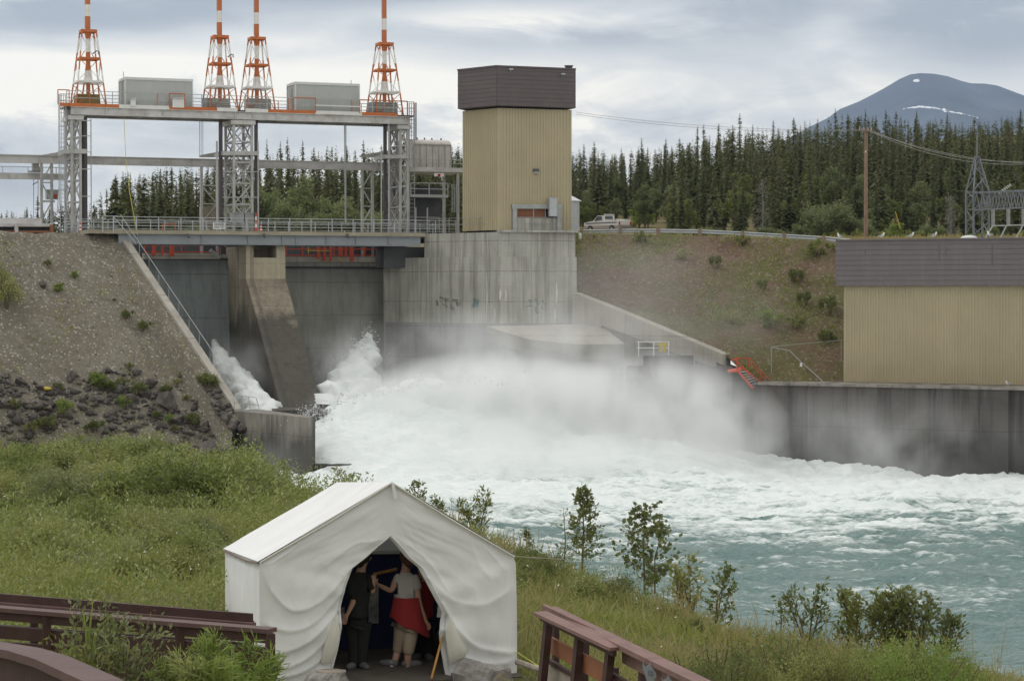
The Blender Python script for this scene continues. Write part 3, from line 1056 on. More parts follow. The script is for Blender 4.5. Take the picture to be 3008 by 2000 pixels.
# ---- gates (large curved plates)
def gate(name, px0, px1, pytop, t, mat, label, py1=None):
    a, b = DS(px0, t, pytop), DS(px1, t, pytop)
    g = thing(name, label, 'spillway gate', 'spillway gates of the dam', D((a + b) / 2, t, 4))
    ztop = dz(pytop, t, (px0 + px1) / 2)
    mb = MB()
    nseg = 14
    vs = []
    for i in range(nseg + 1):
        f = i / nseg
        z = ztop + (2.0 - ztop) * f
        tt = t + 0.9 * math.sin(f * math.pi * 0.75)
        vs += [D(a, tt, z), D(b, tt, z)]
    mb.add(vs, [(2 * i, 2 * i + 1, 2 * i + 3, 2 * i + 2) for i in range(nseg)])
    vs2 = [v - NUPV * 0.5 for v in vs]
    mb.add(vs2, [(2 * i + 1, 2 * i, 2 * i + 2, 2 * i + 3) for i in range(nseg)])
    mb.build('skin_plate', mat, g, fix=False)
    mb = MB()
    mb.beam(D(a, t - 0.2, ztop + 0.12), D(b, t - 0.2, ztop + 0.12), 0.9, 0.3)
    mb.build('top_girder', M['concrete'], g)
    mb = MB()
    mb.beam(D(a, t + 0.3, ztop - 0.12), D(b, t + 0.3, ztop - 0.12), 0.2, 0.16)
    mb.build('seal', M['steel_dark'], g)
    return g


gate('spillway_gate', 440, 700, 757, -6.2, M['gate_blue'], 'blue grey steel gate closing the narrow bay left of the brown pier')
gate('spillway_gate', 836, 1126, 782, -6.2, M['gate'], 'stained grey steel gate across the wide bay right of the pier')


# ---- orange walkway machinery over the gates
def hoist_frame(px0, px1, t, top, bot, label, extra):
    h = thing('gate_walkway', label, 'walkway', 'orange walkways behind the bridge', DP((px0 + px1) / 2, bot, t))
    mb = MB()
    a, b = DP(px0, bot, t), DP(px1, bot, t)
    for dz_ in (0.05, 0.55, 1.05):
        mb.beam(a + Vector((0, 0, dz_)), b + Vector((0, 0, dz_)), 0.07)
    mb.build('rail', M['red_orange'], h)
    nn = max(3, int((b - a).length / 1.2))
    for i in range(nn + 1):
        p = a.lerp(b, i / nn)
        MB().beam(p, p + Vector((0, 0, 1.12)), 0.07).build('post', M['red_orange'], h)
    for (x, wd, y0, y1) in extra:
        p, q = DP(x, y0, t + 0.3), DP(x, y1, t + 0.3)
        MB().beam(p, q, wd).build('strut', M['red_orange'], h)
    mb = MB()
    mb.slab([a - Vector((0, 0, 0.5)), b - Vector((0, 0, 0.5)), b - Vector((0, 0, .04)), a - Vector((0, 0, .04))], -NUPV * 1.0)
    mb.build('deck', M['wing'], h)
    return h


g1 = hoist_frame(425, 640, -5.5, 722, 742, 'red orange railing and hoist parts under the bridge over the narrow bay', [(452, 0.25, 722, 750), (505, 0.3, 722, 752), (476, 0.12, 724, 752)])
g2 = hoist_frame(842, 1118, -5.2, 722, 752, 'red orange railing with yellow bars under the bridge over the wide bay',
                 [(936, 0.22, 722, 760), (953, 0.18, 722, 768), (972, 0.16, 722, 768), (1000, 0.28, 722, 752), (1034, 0.24, 722, 768), (1016, 0.15, 724, 756), (1070, 0.1, 722, 752), (1110, 0.14, 722, 752)])
mb = MB()
mb.beam(DP(902, 736, -4.8), DP(968, 737, -4.8), 0.07)
mb.beam(DP(906, 722, -4.8), DP(906, 746, -4.8), 0.05)
mb.build('yellow_bar', M['yellow'], g2)
MB().beam(DP(992, 757, -4.8), DP(1008, 769, -4.8), 0.07).build('yellow_bar', M['yellow'], g2)
mb = MB()
for (x0, y0, x1, y1) in ((935, 752, 972, 760), (992, 752, 1000, 722)):
    pass
# hanging ends on the left gate
mb.beam(DP(618, 735, -4.9), DP(646, 758, -4.9), 0.25)
mb.build('brace', M['steel'], g1)

# ---- training wall on the left bank: sloping curb, handrail and blunt end block
tw = thing('training_wall', 'sloping concrete training wall with pipe handrail beside the gravel slope', 'retaining wall', loc=B_)
perp = Vector((-0.87, -0.49, 0))
mb = MB()
cw = 0.55
cut = [A_, A_.lerp(B_, 0.28), A_.lerp(B_, 0.6), B_]
off = Vector((0.868, 0.495, 0)) * cw
for i in range(3):
    p, q = cut[i], cut[i + 1]
    vs = [p + Vector((0, 0, .25)), q + Vector((0, 0, .25)), q + off + Vector((0, 0, .25)), p + off + Vector((0, 0, .25))]
    lo = [v - Vector((0, 0, 9)) for v in vs]
    mb.add(lo + vs, [(3, 2, 1, 0), (4, 5, 6, 7), (0, 1, 5, 4), (1, 2, 6, 5), (2, 3, 7, 6), (3, 0, 4, 7)])
mb.build('curb', M['wing'], tw)
E1 = P(690, 1207, 145)
E2 = P(904, 1226, 137.3)
zt_ = E1.z + 0.1
mb = MB()
dirE = (E2 - E1)
dirE.z = 0
bk = Vector((0.35, 0.94, 0)).normalized()
mb.prism([E1, E2, E2 + bk * 1.1, E1 + bk * 3.0], [-3] * 4, [E1.z, E2.z, E2.z, E1.z])
mb.build('end_block', M['training'], tw)
hp = [A_.lerp(B_, f) + off * 0.8 + Vector((0, 0, 1.3)) for f in np.linspace(0.0, 0.93, 12)]
for i, p in enumerate(hp[1:]):
    MB().beam(p - Vector((0, 0, 1.15)), p, 0.026).build('post', M['galv'], tw)
mb = MB()
mb.tube(hp, 0.02)
mb.build('handrail', M['galv'], tw)
fence = thing('gate_railing', 'small leaning mesh railing on the end of the training wall', 'railing', loc=P(730, 1205, 142))
fa_ = [P(686, 1160, 144.2), P(711, 1163, 143.2), P(730, 1165, 142.4), P(752, 1168, 141.8)]
fb_ = [P(690, 1205, 144.2), P(716, 1207, 143.2), P(737, 1210, 142.4), P(765, 1211, 141.8)]
for p, q in zip(fa_, fb_):
    MB().beam(p, q, 0.05).build('post', M['galv'], fence)
mb = MB()
for i in range(3):
    for k in (0.0, 0.5, 0.95):
        mb.beam(fa_[i].lerp(fb_[i], k), fa_[i + 1].lerp(fb_[i + 1], k), 0.03)
mb.build('rail', M['galv'], fence)
# stilling floor behind the wall
structure(MB().prism([D(-9, 12, 0), D(-2, 26, 0), D(8, 26, 0), D(14, 10, 0), D(14, -8, 0), D(-12, -8, 0)], -3, 1.2).build('stilling_basin_floor', M['wallc'], None))
MB_wet = MB().prism([P(798, 1192, 152), P(990, 1192, 152), P(960, 1215, 147.5), P(800, 1215, 147.5)], 0.5, P(850, 1195, 152).z)
tag(MB_wet.build('flip_ledge', M['wallc'], None), 'dark wet ledge at the foot of the brown pier', 'ledge')

# ---- concrete block under the intake tower
C1, C2, C3 = P(1465, 677, 163), P(1690, 677, 164.8), P(1125, 690, 170.6)
blk = thing('intake_block', 'tall pale streaked concrete block carrying the tan tower', 'dam block', loc=(C1.x, C1.y, 0))
bkv = Vector((-0.276, 0.961, 0)) * 14
zlo = P(1290, 757, 168).z
zhi = pz(682, 163)
L3 = P(1250, 690, 167.9)
mb = MB()
Lr = C3.lerp(C1, (1250 - 1125) / 340.0)
mb.prism([C1, C2, C2 + bkv, Lr + Vector((1, 12, 0)), Lr], zlo, zhi)
mb.build('upper_lift', M['concrete'], blk)
k_ = Vector((0.05, -0.12, 0))
mb = MB()
mb.prism([C1 + k_, C2 + k_ + Vector((.05, 0, 0)), C2 + bkv, C3 + Vector((1, 12, 0)), C3 + k_], -2, zlo - .002)
mb.build('lower_lift', M['concrete'], blk)
MB().prism([C1 + k_ * 3.6, C2 + k_ * 3.6 + Vector((.1, 0, 0)), C2 + bkv, C3 + Vector((1, 12, 0)), C3 + k_ * 3.6], -2, 9.9).build('base_lift', M['base'], blk)
MB().prism([C1 + k_ * 2, C2 + k_ * 2 + Vector((.15, 0, 0)), C2 + bkv, C1 + bkv * .5], zhi, zhi + .16).build('coping', M['concrete'], blk)
# graffiti and lime runs on the face
FN = Vector((C2.y - C1.y, -(C2.x - C1.x), 0)).normalized()
LN = Vector((C1.y - C3.y, -(C1.x - C3.x), 0)).normalized()


def on_face(px, py, right=True, off=0.125):
    a, b = (C1, C2) if right else (C3, C1)
    nn = FN if right else LN
    # intersect the ray with the vertical plane a-b
    o = Vector((0, 0, CAMZ))
    dd = (P(px, py, 160) - o)
    t = (a - o).dot(nn) / dd.dot(nn)
    return o + dd * t + nn * off


gr = []
rs = random.Random(4)
mb = MB()
for seg in ([(1548, 882), (1562, 882)], [(1555, 882), (1555, 899)], [(1544, 900), (1563, 898)]):
    mb.tube([on_face(x, y) for x, y in seg], 0.045, 4)
for cx, cy in ((1573, 882), (1574, 905), (1590, 886), (1590, 906), (1600, 894), (1580, 893), (1576, 915)):
    pts = [on_face(cx + rs.uniform(-7, 7), cy + rs.uniform(-6, 6)) for _ in range(6)]
    mb.tube(pts, 0.04, 4)
mb.build('graffiti', M['graffiti'], blk)
mb = MB()
for cx, cy in ((1288, 888), (1302, 880), (1318, 884), (1340, 882), (1350, 892), (1308, 900), (1330, 900)):
    pts = [on_face(cx + rs.uniform(-9, 9), cy + rs.uniform(-9, 9), False) for _ in range(5)]
    mb.tube(pts, 0.03, 4)
mb.build('graffiti', M['graffiti_grey'], blk)
mb = MB()
for cx in (1392, 1402):
    pts = [on_face(cx + rs.uniform(-6, 6), 890 + rs.uniform(-14, 14), False) for _ in range(6)]
    mb.tube(pts, 0.04, 4)
mb.build('graffiti', M['graffiti'], blk)
mb = MB()
for (x, y0, y1, wd, rt) in ((1633, 830, 890, 0.09, True), (1628, 905, 948, 0.10, True), (1484, 850, 885, 0.06, True), (1468, 850, 880, 0.1, True), (1433, 800, 945, 0.045, False), (1456, 905, 945, 0.05, False),
                            (1395, 960, 960.5, 0.01, False)):
    mb.tube([on_face(x, y0, rt, .12), on_face(x + 1, (y0 + y1) / 2, rt, .12), on_face(x - 1, y1, rt, .12)], [wd * .3, wd, wd * .5], 5)
mb.build('lime_stain', M['limed'], blk)

# apron and wing wall right of the block
ap = thing('apron_slab', 'pale sloping concrete apron at the foot of the intake block', 'concrete apron', loc=P(1600, 960, 160))
a0, a1, a2, a3 = P(1430, 958, 162.6), P(1760, 950, 162.5), P(1835, 1010, 158), P(1560, 998, 158)
mb = MB()
mb.slab([a0, P(1490, 978, 160.5), a3, P(1700, 1012, 157.6), a2, a1], Vector((0, 0.8, -1.1)))
mb.build('slab', M['wing'], ap)
W1, W2 = P(1691, 860, 163.6), P(2132, 1040, 153.4)
ww = thing('wing_wall', 'long sloping concrete wing wall running down from the pale block', 'retaining wall', loc=(W2.x, W2.y, 4))
W1b = P(1775, 892, 161.6)
nrm_ = Vector((W2.y - W1.y, -(W2.x - W1.x), 0)).normalized()
mb = MB()
th = nrm_ * -0.9
for p, q, h0, h1 in ((W1, W1b, 2.6, 2.6), (W1b, W2, 1.6, 1.15)):
    vs = [p, q, q - Vector((0, 0, h1)), p - Vector((0, 0, h0))]
    mb.slab([v + nrm_ * .35 for v in vs], th)
mb.build('parapet', M['wing'], ww)
mb = MB()
vs = [W1, W2, W2 - Vector((0, 0, 8)), W1 - Vector((0, 0, 10))]
mb.slab(vs, th * .6)
mb.build('wall_face', M['training'], ww)
bench = thing('concrete_sill', 'low grey concrete slab in the mist below the wing wall', 'concrete sill', loc=P(1960, 1070, 153))
mb = MB()
mb.slab([P(1890, 1045, 154), P(2032, 1045, 152.5), P(2032, 1074, 152.5), P(1890, 1074, 154)], Vector((0.2, 1.2, 0)))
mb.slab([P(1840, 1075, 154), P(2150, 1078, 151.5), P(2150, 1180, 151.5), P(1840, 1180, 154)], Vector((0.2, 1.0, 0)))
mb.build('sill', M['wallc'], bench)
wr = thing('white_railing', 'short white railing with a yellow panel below the wing wall', 'railing', loc=P(1920, 1045, 154))
for x in (1876, 1920, 1964):
    MB().beam(P(x, 1003, 154), P(x, 1046, 154), 0.06).build('post', M['white'], wr)
mb = MB()
for y in (1004, 1022):
    mb.beam(P(1870, y, 154), P(1966, y, 154), 0.06)
mb.build('rail', M['white'], wr)
MB().box(P(1946, 1020, 153.9), (0.5, 0.05, 0.62)).build('panel', M['yellow'], wr)
MB().box(P(1945, 1022, 153.86), (0.2, 0.03, 0.3)).build('plate', M['shed'], wr)

# ---- orange stair
st = thing('orange_stair', 'steep red orange steel stair beside the tailrace wall', 'stair', loc=P(2215, 1135, 150.5))
for (x0, y0, x1, y1, d) in ((2170, 1093, 2212, 1140, 150.2), (2178, 1076, 2240, 1128, 151.2)):
    MB().beam(P(x0, y0, d), P(x1, y1, d), 0.07, 0.13).build('stringer', M['red_orange'], st)
mb = MB()
for (x0, y0, x1, y1, d) in ((2160, 1052, 2200, 1098, 150.1), (2164, 1062, 2240, 1126, 150.9), (2200, 1052, 2265, 1120, 151.6), (2202, 1066, 2258, 1126, 151.6)):
    mb.beam(P(x0, y0, d), P(x1, y1, d), 0.05)
mb.beam(P(2160, 1052, 150.4), P(2200, 1052, 151.6), 0.07)
mb.beam(P(2150, 1058, 150.2), P(2165, 1054, 150.4), 0.07)
mb.build('handrail', M['red_orange'], st)
for (x0, y0, y1, d) in ((2165, 1054, 1086, 150.4), (2200, 1052, 1080, 151.6), (2232, 1086, 1116, 151.6), (2196, 1092, 1124, 150.1), (2262, 1118, 1134, 151.6)):
    MB().beam(P(x0, y0, d), P(x0, y1, d), 0.06).build('post', M['red_orange'], st)
for i in range(7):
    f = i / 6
    p, q = P(2178 + 34 * f, 1093 + 44 * f, 150.3), P(2196 + 44 * f, 1091 + 36 * f, 151.1)
    MB().beam(p, q, 0.26, 0.05).build('tread', M['galv'], st)
mb = MB()
mb.slab([P(2140, 1092, 150.2), P(2180, 1090, 151.2), P(2176, 1078, 151.6), P(2136, 1086, 150.9)], Vector((0, 0, -0.06)))
mb.build('landing', M['red_orange'], st)

# ---- tailrace wall and powerhouse
T0, T1 = P(2218, 1130, 150), P(3060, 1158, 141)
tr = thing('tailrace_wall', 'dark stained concrete wall along the river under the powerhouse', 'retaining wall', loc=(T0.x, T0.y, 0))
dT = (T1 - T0)
dT.z = 0
dT.normalize()
nT = Vector((dT.y, -dT.x, 0))
Tz = T0.z
T2 = P(2962, 1152, 142.0)
mb = MB()
mb.prism([T0, T2, T2 - nT * 2, T0 - nT * 6], -3, Tz)
mb.build('wall_face', M['wallc'], tr)
mb = MB()
mb.prism([T2 + dT * .0 - nT * .5, T2 + dT * 30 - nT * .5, T2 + dT * 30 - nT * 4, T2 - nT * 4], -3, Tz - .003)
mb.build('recess', M['wallc'], tr)
mb = MB()
mb.prism([T0 + nT * .12, T0 + dT * 60 + nT * .12, T0 + dT * 60 - nT * 5.9, T0 - nT * 5.9], Tz, Tz + .18)
mb.build('coping', M['training'], tr)
MB().prism([P(2090, 1045, 153.9), T0 - nT * .6 + dT * .3, T0 - nT * 5 + dT * .3, P(2090, 1045, 158)], [-3] * 4, [W2.z - .4, Tz - .02, Tz - .02, W2.z - .4]).build('return_wall', M['wallc'], tr)

H0, H1 = P(2478, 1140, 150.2), P(3008, 1153, 144.6)
ph = thing('powerhouse', 'long tan ribbed powerhouse with deep grey brown upper band', 'building', loc=(H0.x, H0.y, Tz))
dH = (H1 - H0)
dH.z = 0
dH.normalize()
nH = Vector((dH.y, -dH.x, 0))
ztop, zmid, zbot = P(2461, 707, 150).z, P(2478, 840, 150.2).z, Tz + .2


def ribbed(p, q, z0, z1, pitch=0.21, depth=0.04, nn=None, flip=1):
    """vertical trapezoid ribs from p to q (plan), facing outwards along nn"""
    p, q = Vector((p[0], p[1], 0)), Vector((q[0], q[1], 0))
    d = (q - p)
    Lg = d.length
    d.normalize()
    nv = nn if nn is not None else Vector((d.y, -d.x, 0))
    prof = []
    k = int(Lg / pitch)
    for i in range(k):
        x = i * Lg / k
        s = Lg / k
        prof += [(x, 0), (x + 0.42 * s, 0), (x + 0.52 * s, depth), (x + 0.9 * s, depth)]
    prof.append((Lg, 0))
    mb = MB()
    vs = []
    for x, o in prof:
        b = p + d * x + nv * o
        vs += [Vector((b.x, b.y, z0)), Vector((b.x, b.y, z1))]
    mb.add(vs, [(2 * i, 2 * i + 2, 2 * i + 3, 2 * i + 1) for i in range(len(prof) - 1)])
    return mb


def ribbed_h(p, q, z0, z1, pitch=0.3, depth=0.03, nv=None):
    p, q = Vector((p[0], p[1], 0)), Vector((q[0], q[1], 0))
    k = max(2, int((z1 - z0) / pitch))
    vs = []
    for i in range(k):
        for f, o in ((0, 0.0), (0.12, depth), (0.95, depth * .6)):
            z = z0 + (z1 - z0) * (i + f) / k
            b = nv * o
            vs += [Vector((p.x + b.x, p.y + b.y, z)), Vector((q.x + b.x, q.y + b.y, z))]
    vs += [Vector((p.x, p.y, z1)), Vector((q.x, q.y, z1))]
    n = len(vs) // 2
    return MB().add(vs, [(2 * i, 2 * i + 1, 2 * i + 3, 2 * i + 2) for i in range(n - 1)])


Hend = H0 + dH * 30
b1 = ribbed(H0, Hend, zbot, zmid, 0.19, 0.04, nH)
b1.prism([H0 - nH * .02, Hend - nH * .02, Hend - nH * 14, H0 - nH * 14], zbot, zmid)
b1.build('wall', M['siding'], ph, fix=False)
Gp, Gq = H0 - dH * .43 + nH * .45, Hend + nH * .45
b2 = ribbed_h(Gp, Gq, zmid, ztop, 0.33, 0.03, nH)
b2.prism([Gp - nH * .02, Gq - nH * .02, Gq - nH * 15, Gp - nH * 15], zmid, ztop)
b2.build('fascia', M['mauve_clad'], ph, fix=False)
mb = MB()
mb.beam(Vector((Gp.x, Gp.y, ztop + .03)) + nH * .05, Vector((Gq.x, Gq.y, ztop + .03)) + nH * .05, 0.2, 0.1)
mb.build('roof_edge', M['mauve_clad'], ph)
mb = MB()
for i, (fx, y0, y1) in enumerate(((2.1, .6, 1.0), (7.3, .4, 1.5), (7.75, .5, 1.1), (10.9, .3, 1.8))):
    b = Gp + dH * fx + nH * .05
    mb.beam(Vector((b.x, b.y, ztop - y0)), Vector((b.x, b.y, ztop - y1)), 0.035)
mb.build('streak', M['mauve_clad'], ph)
q_ = P(2873, 1142, 145.4)
tag(MB().box(q_ + Vector((0, 0, .06)), (0.42, 0.22, 0.16)).box(q_ + Vector((-.1, 0, .16)), (0.2, 0.18, 0.06)).build('driftwood', M['bark'], None), 'small dark block lying on the ledge under the powerhouse wall', 'debris')

# chain link fence in the grass beside the powerhouse
cf = thing('chain_fence', 'thin grey chain fence with a white tag beside the powerhouse', 'fence', loc=P(2266, 1100, 151.5))
for (x, y0, y1, d) in ((2266, 1018, 1104, 152.5), (2472, 1000, 1080, 153.5)):
    MB().beam(P(x, y0, d), P(x, y1, d), 0.06).build('post', M['mesh_wire'], cf)
mb = MB()
mb.tube([P(2268, 1018, 152.5), P(2370, 1008, 153), P(2478, 999, 153.5)], 0.025)
mb.tube([P(2268, 1020, 152.5), P(2320, 1030, 152.2), P(2352, 1062, 151.8), P(2395, 1100, 151.3), P(2425, 1128, 150.8)], 0.04)
mb.build('rail', M['mesh_wire'], cf)
MB().box(P(2353, 1071, 151.6), (0.16, 0.03, 0.26)).build('tag_plate', M['white'], cf)

# dark headworks wall under the gantry, behind the gates
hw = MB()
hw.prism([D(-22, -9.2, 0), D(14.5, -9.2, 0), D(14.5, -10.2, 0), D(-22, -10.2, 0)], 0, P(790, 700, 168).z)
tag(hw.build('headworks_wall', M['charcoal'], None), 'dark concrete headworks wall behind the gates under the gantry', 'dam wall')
# ---- intake tower
Tn = P(1465, 680, 163.3)
tz0, tz1, tz2 = zhi + .16, P(1465, 318, 163.4).z, P(1460, 197, 163.2).z
t_r, t_l = P(1679, 680, 165.2), P(1359, 684, 166.2)
tower = thing('intake_tower', 'tall tan ribbed tower with dark brown top on the pale concrete block', 'building', loc=(Tn.x, Tn.y, tz0))
rn = Vector((t_r.y - Tn.y, -(t_r.x - Tn.x), 0)).normalized()
ln_ = Vector((Tn.y - t_l.y, -(Tn.x - t_l.x), 0)).normalized()
bk1, bk2 = t_r - rn * 6, t_l + Vector((1.6, 5, 0))
# the front wall stops round the recessed opening
o0, o1 = P(1510, 620, 163.7), P(1640, 662, 164.9)
f0 = (o0 - Tn).dot((t_r - Tn).normalized()) / (t_r - Tn).length
f1 = (o1 - Tn).dot((t_r - Tn).normalized()) / (t_r - Tn).length
zo1, zo0 = P(1570, 612, 164.2).z, tz0
pA, pB = Tn.lerp(t_r, f0), Tn.lerp(t_r, f1)
w_ = ribbed(Tn, pA, tz0, tz1, 0.215, 0.045, rn)
for q in (ribbed(pA, pB, zo1, tz1, 0.215, 0.045, rn), ribbed(pB, t_r, tz0, tz1, 0.215, 0.045, rn), ribbed(t_l, Tn, tz0, tz1, 0.215, 0.045, ln_)):
    w_.add(q.v, q.f)
w_.add([Vector((p.x, p.y, z)) for p in (t_r, bk1, bk2, t_l) for z in (tz0, tz1)], [(0, 2, 3, 1), (2, 4, 5, 3), (4, 6, 7, 5)])
w_.build('wall', M['siding'], tower, fix=False)
cT, cR, cL = P(1459, 197, 162.6), P(1691, 204, 164.9), P(1345, 207, 165.6)
cT, cR, cL = [Vector((p.x, p.y, 0)) for p in (cT, cR, cL)]
cb1, cb2 = cR - rn * 7.4, cL + Vector((1.6, 5, 0))
rn2 = Vector((cR.y - cT.y, -(cR.x - cT.x), 0)).normalized()
ln2 = Vector((cT.y - cL.y, -(cT.x - cL.x), 0)).normalized()
zb_ = P(1460, 311, 162.7).z
h_ = ribbed_h(cT, cR, zb_, tz2, 0.3, 0.02, rn2)
for q in (ribbed_h(cL, cT, zb_, tz2, 0.3, 0.02, ln2),):
    h_.add(q.v, q.f)
h_.prism([cT - rn2 * .03 - ln2 * .03, cR - rn2 * .03, cb1, cb2, cL - ln2 * .03], zb_, tz2)
h_.build('roof_cladding', M['brown_clad'], tower, fix=False)
mb = MB()
mb.beam(cT.to_3d() + Vector((0, 0, tz2)), cR + Vector((0, 0, tz2)), 0.16, 0.12)
mb.beam(cL + Vector((0, 0, tz2)), cT + Vector((0, 0, tz2 + .004)), 0.16, 0.12)
mb.build('roof_trim', M['brown_clad'], tower)
# recess: lintel, jambs, brown panels
mb = MB()
lt = (t_r - Tn).normalized()
mb.beam(pA - lt * .25 + Vector((0, 0, zo1 - tz0 + .2)) + rn * .06, pB + lt * .25 + Vector((0, 0, zo1 - tz0 + .2)) + rn * .06, 0.3, 0.34)
for p in (pA, pB):
    mb.beam(Vector((p.x, p.y, tz0)) + rn * .05, Vector((p.x, p.y, zo1 + .02)) + rn * .05, 0.34, 0.3, up=rn)
mb.build('door_frame', M['louver'], tower)
mb = MB()
mb.prism([pA, pB, pB - rn * .4, pA - rn * .4], tz0, tz0 + .95)
mb.build('kerb_wall', M['concrete'], tower)
pm = pA.lerp(pB, 0.72)
mb = MB()
mb.prism([pA - rn * .3, pm - rn * .3, pm - rn * .36, pA - rn * .36], tz0 + .95, zo1)
mb.build('door', M['wood_door'], tower)
mb = MB()
for f in (0.0, 0.45, 0.72):
    p = pA.lerp(pB, f)
    mb.beam(Vector((p.x, p.y, tz0 + .9)) - rn * .2, Vector((p.x, p.y, zo1)) - rn * .2, 0.07)
mb.build('mullion', M['galv'], tower)
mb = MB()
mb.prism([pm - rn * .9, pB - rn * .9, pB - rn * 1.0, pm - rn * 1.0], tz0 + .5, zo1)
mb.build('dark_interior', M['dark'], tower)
cabp = P(1621, 610, 164.3)
tag(MB().box(cabp + rn * .18, (0.62, 0.34, 1.35), math.atan2(lt.y, lt.x)).box(cabp + rn * .19 + Vector((0, 0, .7)), (0.68, 0.4, 0.06), math.atan2(lt.y, lt.x)).build('electrical_cabinet', M['galv'], None),
    'pale grey metal cabinet fixed over the tower doorway', 'cabinet')
lp = P(1573, 502, 164.25)
wl = thing('wall_lamp', 'small dark box lamp on the tan tower wall', 'wall lamp', loc=lp)
MB().box(lp + rn * .16, (0.40, 0.3, 0.16), math.atan2(lt.y, lt.x)).box(lp + rn * .08 + Vector((0, 0, .1)), (0.44, 0.16, 0.08), math.atan2(lt.y, lt.x)).build('hood', M['charcoal'], wl)
MB().box(lp + rn * .14 - Vector((0, 0, .14)), (0.34, 0.22, 0.12), math.atan2(lt.y, lt.x)).build('lens', M['shed'], wl)
for i, (x, y, lab) in enumerate(((1498, 208, 'small white floodlight under the tower roof nearest its front corner'), (1651, 216, 'small white floodlight near the right end of the tower roof'))):
    f = (x - 1459) / 232.0
    q = cT.lerp(cR, f) + Vector((0, 0, P(x, y, 163.8).z))
    fl = thing('floodlight', lab, 'floodlight', 'floodlights on the tower roof', q)
    MB().box(q + rn2 * .2, (0.3, 0.16, 0.1), math.atan2(lt.y, lt.x)).build('lamp_head', M['shed'], fl)
    MB().beam(q + rn2 * .2, q + rn2 * .02 - Vector((0, 0, .2)), 0.06).build('bracket', M['louver'], fl)
q = cT.lerp(cR, .95) + Vector((0, 0, tz2 + .1)) - rn2 * .6
tag(MB().box(q, (0.55, 0.4, 0.3)).box(q + Vector((0, 0, .19)), (0.65, 0.5, 0.06)).build('roof_vent', M['charcoal'], None), 'small dark vent on the tower roof', 'vent')
# grey silo shed behind
sl = P(1668, 680, 178)
silo = thing('round_shed', 'pale grey round shed with ribbed conical roof behind the tan tower', 'shed', loc=sl)
ztp = pz(592, 178)
mb = MB()
mb.tube([sl, Vector((sl.x, sl.y, ztp))], 0.96, 20)
mb.build('wall', M['galv'], silo, fix=True)
mb = MB()
mb.tube([Vector((sl.x, sl.y, ztp)), Vector((sl.x, sl.y, ztp + .06)), Vector((sl.x, sl.y, pz(582, 178) + .25))], [1.12, 1.1, 0.2], 20)
mb.build('roof', M['shed_trim'], silo)

# ---- bridge
bt = 1.0
br = thing('service_bridge', 'grey girder service bridge with concrete deck in front of the gates', 'bridge', loc=DP(790, 719, bt))
ba, bb = DS(262, bt, 690), DS(1250, bt, 690)
zg0, zg1, zs = DP(790, 720, bt).z, DP(790, 691, bt).z, DP(790, 679.5, bt).z
W_ = 4.6
mb = MB()
mb.prism([D(ba, bt, 0), D(bb, bt, 0), D(bb, bt - W_, 0), D(ba, bt - W_, 0)], zg1 + .001, zs)
mb.build('deck_slab', M['deckslab'], br)
for t in (bt - .35, bt - W_ + .35):
    mb = MB()
    mb.prism([D(ba + 2.2, t + .02, 0), D(bb - .3, t + .02, 0), D(bb - .3, t - .02, 0), D(ba + 2.2, t - .02, 0)], zg0, zg1)
    for z in (zg0, zg1 - .05):
        mb.prism([D(ba + 2.2, t + .17, 0), D(bb - .3, t + .17, 0), D(bb - .3, t - .17, 0), D(ba + 2.2, t - .17, 0)], z + .002, z + .045)
    for px in (402, 592, 728, 828, 870, 958, 1045, 1140):
        s = DS(px, t, 705)
        mb.prism([D(s - .03, t + .14, 0), D(s + .03, t + .14, 0), D(s + .03, t - .14, 0), D(s - .03, t - .14, 0)], zg0 + .05, zg1 - .052)
    mb.build('girder', M['girder'], br)
MB().prism([D(bb - 2.6, bt - 2.4, 0), D(bb + .8, bt - 2.4, 0), D(bb + .8, bt - W_, 0), D(bb - 2.6, bt - W_, 0)], zg0 - 1.6, zg0 - .01).build('shaded_end_wall', M['charcoal'], br)  # charcoal colour paints the shade on the brown wall under the bridge end
for px in (552, 775, 1020):
    p = DP(px, 688, bt + .02)
    MB().beam(p, p + NUPV * .25 - Vector((0, 0, .25)), .12).build('drain_spout', M['steel_dark'], br)


def railing(name, s0, s1, t, z, h, pxs, label, rails=3, mat=None, parent=None):
    mat = mat or M['galv']
    r = parent if parent is not None else thing(name, label, 'railing', None, D((s0 + s1) / 2, t, z))
    for s in pxs:
        MB().beam(D(s, t, z), D(s, t, z + h), 0.055).build('post', mat, r)
    mb = MB()
    for k in range(rails):
        zz = z + h * (1 - k / rails)
        mb.beam(D(s0, t, zz), D(s1, t, zz), 0.045 if k == 0 else 0.035)
    mb.build('rail', mat, r)
    return r


hr = DP(790, 642, bt).z - zs
posts = list(np.linspace(DS(335, bt), DS(1340, bt), 17))
railing('bridge_railing', posts[0], posts[-1], bt - .1, zs, hr, posts, 'grey pipe railing along the near edge of the service bridge')
railing('bridge_railing', DS(190, bt - W_), DS(1345, bt - W_), bt - W_ + .1, zs, hr * .93, list(np.linspace(DS(190, bt - W_), DS(1345, bt - W_), 30)), 'grey pipe railing along the far edge of the service bridge', 4)
